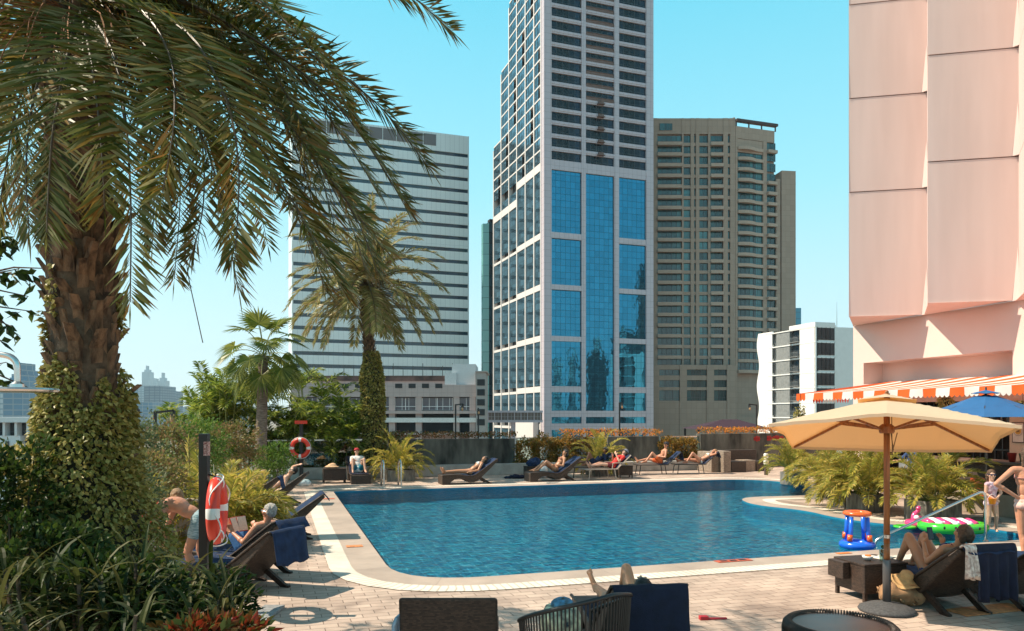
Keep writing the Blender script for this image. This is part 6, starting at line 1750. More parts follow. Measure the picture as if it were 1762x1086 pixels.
for k in range(7):
    b = MB(); x = -.40 + k*.13; hy = .39*math.sqrt(max(.02, 1-(x/.52)**2)); b.tube([(x, -hy+.05, .16), (x-.05, 0, .20), (x, hy-.05, .16)], .068, 10); b.build('stripe', pk_p if k % 2 == 0 else M['whitep'], t, smooth=True)
b = MB()
for x in (-.3, -.1, .12, .32): b.ell((x, -.505, .13), .02, .014, .03)
b.build('seed', M['black'], t)
t = thing('flamingo_float', 'small pink inflatable bird ring on the peninsula edge beside the stone planter', 'pool float', (8.35, 15.55, .02), .3)
b = MB(); torus(b, (0, 0, .06), .17, .075); b.build('ring', pk_p, t, smooth=True)
b = MB(); b.tube(crom([V((-.05, .05, .1)), V((-.02, .08, .22)), V((.06, .05, .31)), V((.03, 0, .38)), V((-.03, -.02, .35))], 4), [.05, .05, .05, .048, .045, .043, .04, .04, .038, .036, .035, .035, .04, .042, .04, .036, .02], 10); b.ell((.14, .1, .14), .08, .05, .06); b.build('neck', pk_p, t, smooth=True)
b = MB(); b.ell((-.03, -.0, .18), .05, .06, .05); b.build('wing', M['whitep'], t, smooth=True)
for px, py, m_, lb in ((1557, 909, gr_p, 'flat green swim ring lying left of the pink bird float'), (1602, 905, ye_p, 'flat orange-yellow swim ring right of the pink bird float')):
    q = gp(px, py); t = thing('swim_ring', lb, 'pool float', (q.x, q.y, 0), 0); b = MB(); torus(b, (0, 0, .03), .17, .05, fl=.6); b.build('ring', m_, t, smooth=True)
# ---------------------------------------------------------------- things on the tables and the floor
def smallbowl(x, y, z):
    t = thing('snack_bowl', 'small white bowl of orange snacks on the side table', 'bowl', (x, y, z), 0)
    b = MB(); b.lathe([(.03, 0), (.06, .03), (.068, .055), (.062, .055), (.03, .012)], n=20); b.build('bowl', M['whitep'], t, smooth=True)
    b = MB(); r = random.Random(2)
    for k in range(16): b.ell((r.uniform(-.04, .04), r.uniform(-.04, .04), .055), .015, .01, .01, 6, 4)
    b.build('snack', mat('orange_snack', (.6, .2, .03), .6), t)
smallbowl(4.50, 9.56, .471)
t = thing('drinking_glass', 'glass with a straw and green garnish on the side table', 'glass', (4.66, 9.50, .471), 0)
b = MB(); b.lathe([(.035, 0), (.042, .14), (.039, .14), (.032, .01)], n=18); b.build('glass', M['glass'], t, smooth=True)
b = MB(); b.tube([(.0, 0, .02), (.05, .01, .26)], .004, 6); b.build('straw', M['whitep'], t)
b = MB(); r = random.Random(4)
for k in range(40): leaf(b, V((r.uniform(-.02, .03), r.uniform(-.02, .02), r.uniform(.05, .17))), V((r.uniform(-1, 1), r.uniform(-1, 1), r.uniform(0, 1))), .05, .025, UZ.cross(V((r.uniform(-1, 1), r.uniform(-1, 1), .1))).normalized(), .1, 1)
b.build('garnish', LM['dark'], t)
t = thing('magazine', 'open pale magazine on the side table behind the glass', 'magazine', (4.78, 9.72, .471), .5)
b = MB(); b.prism([(-.14, .0), (-.07, .018), (0, .004), (.07, .018), (.14, 0), (.14, -.0005), (-.14, -.0005)], V((1, 0, 0)), UZ, V((0, .2, 0)), V((0, -.1, .001))); b.build('pages', mat('paper', (.6, .58, .52), .7, .2, 30), t, fix=True)
def blob(name, label, cat, loc, rz, prims, m, vox=.012, disp=.02, ds=6, seed=0, parts=()):
    t = thing(name, label, cat, loc, rz); b = MB()
    for p in prims: b.ell(*p)
    o = b.build('body' if name != 'beach_bag' else 'bag', m, t); remesh(o, vox, 3)
    for v in o.data.vertices: v.co += v.normal*disp*noise.noise(v.co*ds + V((seed, 0, 0)))
    return t
tan = mat('tan_canvas', (.36, .20, .10), .9, .15, 8, bump=.5, bscale=90); straw_m = mat('straw', (.55, .33, .14), .85, .15, 30, bump=.5, bscale=100)
bg_ = gp(1536, 1045)
blob('beach_bag', 'slouchy tan beach bag on the paving beside the parasol foot', 'bag', (4.68, 9.12, 0), .2, [((0, 0, .14), .28, .16, .15), ((.14, .0, .12), .18, .16, .12), ((-.13, 0, .17), .15, .13, .13)], tan, .014, .05, 7, 1)
t = thing('sun_hat', 'yellow-tan sun hat resting on top of the beach bag', 'hat', (4.74, 9.10, .335), .3)
b = MB(); b.lathe([(.0, .0), (.10, .0), (.22, -.035), (.235, -.045), (.10, .012), (.098, .06), (.085, .11), (.04, .125), (.0, .127)], n=28, cap=False); o = b.build('brim', straw_m, t, smooth=True)
for v in o.data.vertices: v.co.z += .03*math.sin(3*math.atan2(v.co.y, v.co.x))*(v.co.xy.length/.2)**2; v.co = Matrix.Rotation(math.radians(24), 3, 'X') @ (v.co*.78)
q = gp(575, 831); blob('straw_hat', 'straw hat lying on the side table left of the red-capped man', 'hat', (q.x-.08, q.y, .50), 0, [((0, 0, .05), .28, .2, .04), ((.02, 0, .1), .15, .13, .08)], mat('straw2', (.62, .38, .22), .85, .15, 20), .02, .03, 6, 3)
q = ap(917, 715, 28.0); blob('folded_towel', 'rumpled blue towel heaped on the small table behind the recliners', 'towel', (q.x, q.y, .42), 0, [((0, 0, .12), .26, .2, .15), ((.1, 0, .2), .16, .14, .12)], M['navy'], .02, .08, 7, 4)
q = ap(927, 715, 27.9); blob('white_bag', 'white cloth bag beside the heap of blue towel', 'bag', (q.x+.18, q.y-.0, 0), 0, [((0, 0, .35), .15, .14, .28), ((0, 0, .12), .2, .16, .13)], M['whitep'], .02, .06, 7, 5)
q = gp(890, 826); blob('dark_bag', 'dark bag on the floor left of the woman with raised knees', 'bag', (q.x, q.y+.6, 0), 0, [((0, 0, .07), .35, .16, .08), ((-.3, 0, .04), .2, .1, .05)], M['navy_dark'], .02, .05, 7, 6)
q = gp(520, 837); blob('beach_bag', 'pale blue and white beach bag on the floor at the far left corner', 'bag', (q.x, q.y, 0), 0, [((0, 0, .11), .3, .16, .13), ((-.22, 0, .06), .16, .12, .08)], mat('blue_white_bag', (.1, .3, .38), .8, .3, 6, col2=(.7, .7, .7)), .02, .05, 7, 7)
q = gp(1227, 1066); t = thing('red_toy', 'small red plastic toy lying on the paving near the bottom', 'toy', (q.x, q.y, 0), .1)
b = MB(); b.box((-.16, -.02, 0), (.16, .02, .02)); b.box((-.16, -.035, 0), (-.06, .035, .045)); bevel(b.build('body', mat('dark_red_plastic', (.45, .02, .03), .4), t), .008)

# ---------------------------------------------------------------- bar front
BD = math.atan2(-.951, .309)
t = thing('bar_counter', 'dark bar counter with pale lower panels under the awning', 'bar counter', (10.36, 19.5, 0), BD)   # local x runs towards the camera
b = MB(); b.box((0, 0, .50), (9, .6, 1.19)); b.build('front', M['wicker_mid'], t)
b = MB(); b.box((0, -.03, .0), (9, .6, .50)); bevel(b.build('lower_panel', mat('taupe_panel', (.30, .24, .18), .7, .08), t), .01)
b = MB(); b.box((-.05, -.12, 1.19), (9.05, .7, 1.25)); bevel(b.build('counter_top', mat('brown_counter', (.12, .07, .05), .5, .2, 3), t), .012)
cc = [(.35, .03, .02), (.03, .14, .06), (.35, .02, .015), (.08, .15, .19), (.04, .16, .07), (.03, .15, .05), (.3, .25, .05), (.25, .03, .02)]; pcup = {}
names = ['red', 'dark green', 'bright red', 'grey-blue', 'green', 'deep green', 'yellow', 'wine-red']
for i, c in enumerate(cc):
    x = 2.62 + i*.27; p = V((10.36, 19.5, 0)) + V((math.cos(BD), math.sin(BD), 0))*x + V((-math.sin(BD), math.cos(BD), 0))*.12
    ct = thing('ice_bucket', names[i] + ' metal cup in the row on the bar counter', 'cup', (p.x, p.y, 1.251), 0)
    b = MB(); b.lathe([(.06, 0), (.09, .20), (.098, .205), (.085, .195), (.055, .01)], n=16); b.build('cup', mat('cup_'+names[i].replace(' ', '_'), c, .35), ct, smooth=True)
t = thing('menu_board', 'framed cream poster with a round golden emblem on the pier by the bar', 'sign', wp(6.66, 1.50, .08), BD)
b = MB(); b.box((-.19, -.03, 0), (.19, -.005, .60)); b.build('frame', mat('frame_brown', (.05, .02, .015), .5), t)
b = MB(); b.box((-.165, -.036, .025), (.165, -.031, .575)); b.build('poster', mat('poster_cream', (.62, .56, .48), .6), t)
b = MB()
for k in range(24):
    a0, a1 = 2*math.pi*k/24, 2*math.pi*(k+.6)/24
    for rr0, rr1, mi_ in ((.125, .14, 1),):
        b.quad((rr0*math.cos(a0), -.039, .34+rr0*math.sin(a0)), (rr0*math.cos(a1), -.039, .34+rr0*math.sin(a1)), (rr1*math.cos(a1), -.039, .34+rr1*math.sin(a1)), (rr1*math.cos(a0), -.039, .34+rr1*math.sin(a0)), 1)
b.add([(.1*math.cos(2*math.pi*k/20), -.0385, .34+.1*math.sin(2*math.pi*k/20)) for k in range(20)], [tuple(range(20))], 0)
for k in range(5): b.box((-.05+k*.02, -.0405, .30+.02*(k % 2)), (-.035+k*.02, -.0388, .37+.015*(k % 3)), 1)
b.build('emblem', [mat('emblem_gold', (.6, .32, .04), .5), mat('emblem_dark', (.08, .05, .03), .6)], t)
t = thing('bar_table', 'high teak bar table behind the potted palms', 'table', (11.2, 19.0, 0), TH)
b = MB(); b.box((-.55, -.35, 1.08), (.55, .35, 1.13)); b.build('table_top', M['wood'], t)
for x in (-.48, .48):
    for y in (-.28, .28): b = MB(); b.box((x-.03, y-.03, 0), (x+.03, y+.03, 1.08)); b.build('leg', M['wood'], t)
t = thing('sink_unit', 'grey service unit beside the bar behind the parasol pole', 'cabinet', (12.2, 22.6, 0), TH)
b = MB(); b.box((-.5, -.3, 0), (.5, .3, 1.05)); bevel(b.build('cabinet', mat('grey_unit', (.2, .2, .2), .5), t), .01); b = MB(); b.box((-.54, -.34, 1.05), (.54, .34, 1.1)); b.build('worktop', M['steel'], t)
q = gp(1685, 884); t = thing('folding_chair', 'folding chair with black legs and orange seat behind the girl', 'chair', (q.x, q.y, 0), 2.8)
b = MB(); b.box((-.22, -.2, .43), (.22, .2, .46)); b.build('seat', or_p, t); b = MB(); b.box((-.22, .19, .6), (.22, .215, .85)); b.build('backrest', or_p, t)
for s in (-.2, .2):
    b = MB(); b.bar((s, -.24, 0), (s, .2, .86), .022); b.build('leg', M['black'], t); b = MB(); b.bar((s*1.1, .26, 0), (s*1.1, -.18, .45), .022); b.build('leg', M['black'], t)
b = MB(); b.bar((-.2, -.22, .03), (.2, -.22, .03), .022); b.bar((-.22, .24, .03), (.22, .24, .03), .022); b.build('stretcher', M['black'], t)
for i, (px, py, Yd, rz_, lb) in enumerate(((1377, 719, 25.4, .45, 'long hanging basket plant under the left end of the awning'), (1628, 693, 20.6, .22, 'round hanging basket plant behind the blue parasol'), (1760, 702, 18.2, .2, 'hanging basket plant at the right frame edge'))):
    q = ap(px, py, Yd); t = thing('hanging_plant', lb, 'hanging plant', (q.x, q.y, q.z-rz_), 0)
    b = MB(); r = random.Random(i); leafcloud(b, (0, 0, rz_), (.20, .20, rz_*1.0), 420, .07, .045, r, .6, -.6, .5, 1, 0, i); b.build('foliage', LM['gold'] if i != 0 else LM['ivy'], t)
    b = MB(); b.lathe([(.06, rz_), (.12, rz_+.12)], n=12); b.build('pot', M['black'], t)
    b = MB(); b.tube([(0, 0, rz_+.12), (0, 0, max(rz_+.2, 3.06-(q.z-rz_)))], .006, 4); b.build('wire', M['black'], t)
q0, q1 = ap(1398, 689, 26.4), ap(1461, 688, 28.0)
t = thing('bunting', 'string of red and white fabric bunting under the left end of the awning', 'bunting', (q0.x, q0.y, q0.z), 0); b = MB(); b.tube([q0 + UZ*.08, q1 + UZ*.08], .006, 4); b.build('string', M['white'], t, W=True)
for k in range(14):
    p = q0.lerp(q1, (k+.1)/14) + UZ*.07; p2 = q0.lerp(q1, (k+.9)/14) + UZ*.07; b = MB(); b.add([p, p2, p2 - UZ*.10, (p+p2)/2 - UZ*.19, p - UZ*.10], [(0, 1, 2, 3, 4)])
    b.build('flag', M['red'] if (k < 4 or k > 8) else M['whitep'], t, W=True)
# ================================================================ people
def skin(name, c): 
    m = mat(name, c, .42, .08, 12, spec=.45); p = m.node_tree.nodes['Principled BSDF']
    p.inputs['Subsurface Weight'].default_value = .12; p.inputs['Subsurface Radius'].default_value = (.02, .008, .004); p.inputs['Subsurface Scale'].default_value = .5
    return m
SK = {'tan': skin('tanned_skin', (.46, .22, .12)), 'fair': skin('fair_skin', (.62, .35, .24)), 'dark': skin('deep_tan_skin', (.30, .13, .07)), 'red': skin('sunned_skin', (.55, .25, .15))}
HR = {'black': mat('black_hair', (.015, .01, .008), .5, .4, 30, bump=.8, bscale=90), 'brown': mat('brown_hair', (.10, .05, .025), .5, .4, 30, bump=.8, bscale=90), 'grey': mat('grey_hair', (.42, .38, .34), .6, .35, 35, bump=1, bscale=90), 'fairh': mat('fair_hair', (.28, .16, .07), .5, .4, 30, bump=.8, bscale=90)}
def cl(name, c, **k): return mat('cloth_'+name, c, .85, .12, 14, bump=.3, bscale=80, **k)
EYEW = mat('eye_white', (.7, .68, .65), .3); EYEB = mat('eye_dark', (.03, .02, .015), .2)
def torso(b, J, g=0.0, k=1.0, upto=1.0, lower=True):
    s = (J['shL'] - J['shR']).normalized(); up = (J['neck'] - J['pel']).normalized(); fr = s.cross(up).normalized(); s = up.cross(fr).normalized()
    ax = (s, fr, up); P, C, N = J['pel'], J['chest'], J['neck']; w_ = P.lerp(C, .5)
    if lower:
        b.ell(P + up*.0*k, .155*k+g, .105*k+g, .11*k+g, 16, 10, ax)
        for sd in ('L', 'R'): b.ell(J['hi'+sd] - fr*.015*k, .085*k+g, .10*k+g, .095*k+g, 12, 8, ax)
    if upto > .3: b.ell(w_, .125*k+g, .09*k+g, .16*k+g, 16, 10, ax)
    if upto > .6:
        b.ell(C, .150*k+g, .105*k+g, .165*k+g, 16, 10, ax); b.ell(C + up*.08*k, .165*k+g, .085*k+g, .09*k+g, 14, 8, ax)
        b.caps(J['shL']*.94 + J['shR']*.06, J['shR']*.94 + J['shL']*.06, .058*k+g, .058*k+g)
        for a in (-1, 1): b.ell(C + up*.045*k + s*a*.07*k + fr*.065*k, .065*k+g, .04*k+g, .055*k+g, 10, 6, ax)
    return s, up, fr
def hand(b, w_, d, pn, side, k=1.0, curl=.5, fat=1.0):
    d = d.normalized(); pn = (pn - d*pn.dot(d)).normalized(); s = d.cross(pn).normalized()*side
    b.ell(w_ + d*.048*k, .040*k, .016*k, .052*k, 10, 6, (s, pn, d))
    for i, (o, L) in enumerate(((.030, .070), (.011, .079), (-.009, .074), (-.028, .060))):
        p = w_ + d*.088*k + s*o*k; dd = (d + s*o*2.2).normalized(); r_ = .0085*k*fat
        for j in range(3):
            c_ = curl*(.35 + .35*j); dj = (dd*math.cos(c_) + pn*math.sin(c_)).normalized(); q = p + dj*L*(.42, .32, .26)[j]*k; b.caps(p, q, r_, r_*.9, 8); p = q; r_ *= .9; dd = dj
    p = w_ + d*.03*k + s*.036*k; dd = (d*.65 + s*.75 + pn*.25).normalized(); q = p + dd*.036*k; b.caps(p, q, .0115*k*fat, .010*k*fat, 8); b.caps(q, q + (dd*.6 + d*.5 + pn*.4*curl).normalized()*.03*k, .010*k*fat, .0085*k*fat, 8)
def person(name, label, J, skn='tan', vox=.011, k=1.0, face=None, hup=None, hair='black', hairlen=0.0, clothes=(), hands=True, curl=.4, palm=None, belly=0.0, hat=None, glasses=None, toes=False):
    base = J['pel']
    t = thing('person', label, 'person', (base.x, base.y, min(J['anL'].z, J['anR'].z, J['pel'].z) - .08), 0)
    b = MB(); s, up, fr = torso(b, J, 0, k)
    if belly: b.ell(J['pel'].lerp(J['chest'], .4) + fr*.06*k, .13*k, .08*k+belly, .13*k, 12, 8, (s, fr, up))
    for sd, sg in (('L', 1), ('R', -1)):
        b.caps(J['sh'+sd], J['el'+sd], .050*k, .037*k); b.caps(J['el'+sd], J['wr'+sd], .038*k, .025*k); b.ell(J['el'+sd].lerp(J['wr'+sd], .28), .041*k, .041*k, .06*k, 10, 6, frame(J['wr'+sd]-J['el'+sd]))
        b.caps(J['hi'+sd], J['kn'+sd], .086*k, .055*k, 12); b.caps(J['kn'+sd], J['an'+sd], .052*k, .036*k, 12)
        sh_ = (J['an'+sd]-J['kn'+sd]); th_ = (J['kn'+sd]-J['hi'+sd]); bk = (th_.normalized() - sh_.normalized()*.0); fx = frame(sh_)
        bc = -(J['to'+sd]-J['an'+sd]); bc = (bc - sh_*(bc.dot(sh_)/sh_.length_squared)); bc = bc.normalized() if bc.length > 1e-4 else fx[0]
        b.ell(J['kn'+sd].lerp(J['an'+sd], .3) + bc*.018*k, .048*k, .048*k, .11*k, 10, 8, fx)
        ft = (J['to'+sd]-J['an'+sd]); hl = J['an'+sd] - ft.normalized()*.045*k + sh_.normalized()*.035*k
        b.caps(hl, J['an'+sd], .030*k, .032*k); b.caps(hl, J['to'+sd] + sh_.normalized()*.025*k, .030*k, .026*k); b.caps(J['an'+sd], J['to'+sd], .033*k, .020*k)
        sw = ft.cross(sh_).normalized()
        for i, o in enumerate((-.024, -.010, .003, .015, .026)): p = J['to'+sd] + sw*o*k*sg*1.0 + sh_.normalized()*.02*k; b.caps(p, p + ft.normalized()*(.045 - .005*i)*k, (.013 if i == 0 else .009)*k, (.011 if i == 0 else .008)*k, 8)
        if hands:
            d = (J['wr'+sd]-J['el'+sd]).normalized()
            if palm and sd in palm: d2_, pn = palm[sd]
            else: d2_, pn = d, (fr*-1 if abs(d.dot(fr)) < .8 else up*-1)
            hand(b, J['wr'+sd], d2_, pn, -sg, k, curl, 1.0 if vox < .009 else 1.35)
    Hc = J['head']; hu = (hup or (Hc-J['neck']).normalized()).normalized(); fc = (face or fr); fc = (fc - hu*fc.dot(hu)).normalized(); hs = hu.cross(fc).normalized()
    A = (hs, fc, hu); kh = k if k > .8 else k*1.18
    b.caps(J['neck'] - up*.02*k, Hc - hu*.05*kh, .056*k, .050*kh)
    b.ell(Hc + hu*.02*kh - fc*.012*kh, .074*kh, .092*kh, .092*kh, 16, 12, A); b.ell(Hc - hu*.035*kh + fc*.022*kh, .056*kh, .066*kh, .075*kh, 14, 10, A)
    b.ell(Hc - hu*.095*kh + fc*.062*kh, .024*kh, .022*kh, .018*kh, 10, 6, A)
    b.caps(Hc + fc*.084*kh + hu*.012*kh, Hc + fc*.103*kh - hu*.022*kh, .009*kh, .014*kh, 8)
    b.ell(Hc + fc*.084*kh - hu*.058*kh, .024*kh, .010*kh, .009*kh, 10, 6, A)
    for a in (-1, 1):
        b.ell(Hc + hs*a*.076*kh - fc*.006*kh, .010*kh, .020*kh, .031*kh, 8, 6, A); b.ell(Hc + hs*a*.030*kh + fc*.080*kh + hu*.026*kh, .022*kh, .009*kh, .007*kh, 8, 6, A); b.ell(Hc + hs*a*.045*kh + fc*.055*kh - hu*.02*kh, .024*kh, .026*kh, .026*kh, 8, 6, A)
    o = b.build('body', SK[skn], t, W=True); remesh(o, vox, 3, .5)
    for a in (-1, 1):
        e = MB(); e.ell(Hc + hs*a*.030*kh + fc*.0795*kh + hu*.008*kh, .0135*kh, .009*kh, .0085*kh, 10, 6, A); e.build('eye', EYEW, t, W=True, smooth=True)
        e = MB(); e.ell(Hc + hs*a*.030*kh + fc*.0862*kh + hu*.008*kh, .0062*kh, .004*kh, .0068*kh, 8, 6, A); e.build('pupil', EYEB, t, W=True, smooth=True)
    if hair:
        e = MB(); e.ell(Hc + hu*.036*kh - fc*.020*kh, .084*kh, .094*kh, .094*kh, 18, 12, A)
        e.ell(Hc + hu*.005*kh - fc*.045*kh, .078*kh, .066*kh, .085*kh, 14, 10, A)
        for a in (-1, 1): e.ell(Hc + hs*a*.070*kh - fc*.028*kh + hu*.005*kh, .018*kh, .036*kh, .045*kh, 8, 6, A)
        if hairlen:
            dn = V((0, 0, -1))*.6 - up*.6; dn.normalize()
            for a in (-.05, -.02, .02, .05): e.caps(Hc - fc*.06*kh + hs*a*kh*1.2, Hc - fc*.075*kh + hs*a*1.3*kh + dn*hairlen, .045*kh, .022*kh)
        o = e.build('hair', HR[hair], t, W=True); remesh(o, .009 if vox < .01 else .012, 2)
        for v in o.data.vertices: v.co += v.normal*(.010 if hair == 'grey' else .006)*noise.noise(v.co*28)
    if hat:
        e = MB(); hc = Hc + hu*.055*kh - fc*.01*kh; pr_ = [(.0, .075), (.05, .072), (.082, .05), (.096, .01), (.098, -.012)]
        n_ = 20; vs = []; fs = []
        for r_, z_ in pr_:
            for q in range(n_): a = 2*math.pi*q/n_; vs.append(hc + (hs*math.cos(a)*.94 + fc*math.sin(a)*1.06)*max(r_, .002)*kh + hu*z_*kh)
        for i in range(len(pr_)-1):
            for q in range(n_): fs.append((i*n_+q, i*n_+(q+1) % n_, (i+1)*n_+(q+1) % n_, (i+1)*n_+q))
        e.add(vs, fs)
        e.add([hc + hs*-.075*kh + fc*.075*kh, hc + fc*.095*kh + hu*.004, hc + hs*.075*kh + fc*.075*kh, hc + hs*.055*kh + fc*.165*kh - hu*.012, hc + hs*-.055*kh + fc*.165*kh - hu*.012], [(0, 1, 2, 3, 4)])
        o = e.build('cap', hat, t, W=True, smooth=True, fix=True); q = o.modifiers.new('t', 'SOLIDIFY'); q.thickness = .006; q.offset = 1
    if glasses:
        e = MB()
        for a in (-1, 1):
            c_ = Hc + hs*a*.031*kh + fc*.098*kh + hu*.008*kh; e.tube([c_ + hs*(.022*kh*math.cos(x)) + hu*(.017*kh*math.sin(x)) for x in [2*math.pi*q/14 for q in range(14)]], .0026, 5, closed=True)
            e.tube([c_ + hs*a*.022*kh, Hc + hs*a*.078*kh + fc*.05*kh + hu*.012*kh, Hc + hs*a*.082*kh - fc*.01*kh + hu*.01*kh], .0024, 4)
            if glasses == 'goggles': e.ell(c_ - fc*.004, .024*kh, .010*kh, .018*kh, 12, 8, A)
        e.tube([Hc + hs*-.009*kh + fc*.1*kh + hu*.01*kh, Hc + hs*.009*kh + fc*.1*kh + hu*.01*kh], .0024, 4)
        if glasses == 'goggles': e.tube([Hc + (hs*math.cos(x)*.088 + fc*(math.sin(x)*.104-.012))*kh + hu*.016*kh for x in [math.pi*(.5+2*q/24) for q in range(24)]], .006, 5, closed=True)
        e.build('goggles' if glasses == 'goggles' else 'glasses', M['navy'] if glasses == 'goggles' else M['steel'], t, W=True)
    for kind, nm, m in clothes:
        e = MB()
        if kind == 'trunks':
            e.ell(J['pel'] + up*.0, .155*k+.012, .105*k+.012, .10*k, 16, 10, (s, fr, up))
            for sd in ('L', 'R'): e.caps(J['hi'+sd], J['hi'+sd].lerp(J['kn'+sd], .42), .098*k, .088*k)
            for sd in ('L', 'R'): e.ell(J['hi'+sd] - fr*.015*k, .095*k, .112*k, .10*k, 12, 8, (s, fr, up))
        elif kind == 'briefs':
            e.ell(J['pel'] - up*.01*k, .160*k+.006, .108*k+.008, .075*k, 16, 10, (s, fr, up))
            for sd in ('L', 'R'): e.ell(J['hi'+sd] - fr*.018*k, .089*k+.006, .105*k+.006, .075*k, 12, 8, (s, fr, up))
        elif kind == 'bra':
            for a in (-1, 1): e.ell(J['chest'] + up*.04*k + s*a*.07*k + fr*.068*k, .070*k, .048*k, .056*k, 12, 8, (s, fr, up))
            n_ = 28; cc_ = J['chest'] + up*.01*k; e.tube([cc_ + s*(.158*k*math.cos(2*math.pi*q/n_)) + fr*(.114*k*math.sin(2*math.pi*q/n_)) for q in range(n_)], .010, 6, closed=True)
            for a in (-1, 1): e.tube([J['chest'] + up*.08*k + s*a*.075*k + fr*.10*k, J['chest'] + up*.165*k + s*a*.08*k + fr*.035*k, J['chest'] + up*.15*k + s*a*.07*k - fr*.06*k, J['chest'] + up*.02*k + s*a*.05*k - fr*.114*k], .007, 5)
        elif kind == 'shirt':
            torso(e, J, .014, k)
            for sd in ('L', 'R'): e.caps(J['sh'+sd], J['sh'+sd].lerp(J['el'+sd], .55), .066*k, .058*k)
        elif kind == 'onepiece':
            torso(e, J, .008, k)
        o = e.build(nm, m, t, W=True); remesh(o, min(vox, .01), 3)
    return t
def recline(P, f, back, legs, arms, k=1.0, spread=(.0, .0), headup=.45, hipw=.09, tw=0.0):
    f = V(f).normalized(); s = UZ.cross(f).normalized(); u = UZ; J = {}
    P = V(P); tdir = (-f*math.cos(back) + u*math.sin(back)).normalized()
    J['pel'] = P; J['chest'] = P + tdir*.36*k; J['neck'] = P + tdir*.53*k; hd = (tdir*(1-headup) + u*headup).normalized(); J['head'] = J['neck'] + hd*.16*k
    for i, (sd, sg) in enumerate((('L', 1), ('R', -1))):
        J['sh'+sd] = P + tdir*.47*k + s*sg*.175*k; J['hi'+sd] = P + s*sg*hipw*k + f*.02
        a, c, yo = legs[i]; dirk = (f*math.cos(a) + u*math.sin(a) + s*sg*yo).normalized(); J['kn'+sd] = J['hi'+sd] + dirk*.44*k
        dirs = (f*math.cos(c) + u*math.sin(c) + s*sg*spread[i]).normalized(); J['an'+sd] = J['kn'+sd] + dirs*.41*k
        up_ = math.sin(c) > -.5; ft = (u*.85 + f*.45 + s*sg*.25) if up_ else (f*.95 - u*.15 + s*sg*.1); J['to'+sd] = J['an'+sd] + ft.normalized()*.15*k
        e, w_ = arms[i]; ev = (f*e[0] + s*sg*e[1] + u*e[2]).normalized(); J['el'+sd] = J['sh'+sd] + ev*.28*k
        wv_ = (f*w_[0] + s*sg*w_[1] + u*w_[2]).normalized(); J['wr'+sd] = J['el'+sd] + wv_*.25*k
    return J
R_ = math.radians
def on(origin, rz, x, z, y=0.0):
    c, s = math.cos(rz), math.sin(rz); return V((origin[0] + c*x - s*y, origin[1] + s*x + c*y, z))
def axd(rz): return V((-math.cos(rz), -math.sin(rz), 0))
rest = ((-.0, .25, -.9), (1, -.1, -.25)); 
# far side sunbathers
J = recline(on(L3, TH, 1.02, .40), axd(TH), R_(35), [(R_(4), R_(-3), .05), (R_(2), R_(-2), .08)], [((.55, .35, -.75), (1, .0, -.15)), ((.5, .3, -.8), (1, -.1, -.1))], headup=.2)
person('p', 'dark-haired woman in a white bikini lying back on the far pool edge lounger', J, 'tan', hair='black', hairlen=.1, face=V((-.5, -.25, .8)), clothes=(('bra', 'bikini_top', cl('white', (.8, .78, .74))), ('briefs', 'bikini_bottom', cl('peach', (.55, .3, .18)))))
J = recline(on(L4, TH, 1.05, .41), axd(TH), R_(52), [(R_(38), R_(-42), .02), (R_(30), R_(-35), .06)], [((.35, .35, -.85), (1, -.2, .1)), ((.4, .3, -.8), (1, -.3, -.2))], headup=.4)
person('p', 'dark-haired woman in a brown bikini with raised knees on the wicker lounger', J, 'tan', hair='black', hairlen=.12, face=V((-.9, -.3, .1)), clothes=(('bra', 'bikini_top', cl('brown', (.20, .08, .05))), ('briefs', 'bikini_bottom', cl('brown2', (.22, .1, .06)))))
J = recline(on(L2_, TH+math.pi/2, 1.0, .42), axd(TH+math.pi/2), R_(58), [(R_(58), R_(-66), .22), (R_(60), R_(-66), .24)], [((.6, .15, -.7), (.8, -.3, .5)), ((.6, .15, -.7), (.8, -.3, .5))], headup=.6, spread=(.05, .05))
person('p', 'man in a red cap and teal shorts sitting with both knees up, facing the pool', J, 'fair', hair='brown', face=V((.25, -.9, -.5)), hat=mat('red_cap', (.40, .02, .03), .8), clothes=(('trunks', 'swim_shorts', cl('teal', (.02, .22, .3))), ('shirt', 'shirt', cl('white_shirt', (.7, .68, .66)))), curl=.8)
J = recline(on(A5, TH, 1.05, .50), axd(TH), R_(40), [(R_(62), R_(-70), .0), (R_(8), R_(-4), .1)], [rest, rest], headup=.5)
person('p', 'man in a grey cap and dark shirt reclining behind the woman with raised knees', J, 'dark', hair='black', face=V((-.8, -.5, .2)), hat=mat('grey_cap', (.16, .15, .15), .8), clothes=(('shirt', 'shirt', cl('navy', (.02, .035, .09))), ('trunks', 'shorts', cl('navy2', (.02, .03, .07)))))
J = recline(on(A6, TH, 1.15, .50), axd(TH), R_(38), [(R_(6), R_(-8), .03), (R_(10), R_(-14), .05)], [((.5, .2, -.3), (.2, -.5, .9)), ((.6, .2, -.4), (.3, -.5, .8))], headup=.3)
person('p', 'person in a red shirt and cap reclining on the tan framed lounger', J, 'fair', hair='brown', face=V((-.7, -.5, .5)), hat=mat('blue_grey_cap', (.2, .2, .24), .8), clothes=(('shirt', 'shirt', cl('red', (.62, .03, .025))), ('trunks', 'shorts', cl('darkred', (.2, .03, .03)))))
J = recline(on(A7, .08, .98, .50), axd(.08), R_(64), [(R_(48), R_(-52), -.05), (R_(12), R_(-12), .5)], [((.25, .4, -.85), (.8, -.6, .1)), ((.2, .35, -.9), (.8, -.7, .0))], headup=.6)
person('p', 'bare-chested man in a dark cap and orange trunks sitting up on the far right lounger', J, 'red', hair='black', face=V((-.75, -.6, -.1)), hat=mat('dark_cap', (.02, .02, .03), .8), belly=.03, clothes=(('trunks', 'swim_trunks', cl('orange', (.55, .10, .02))),))
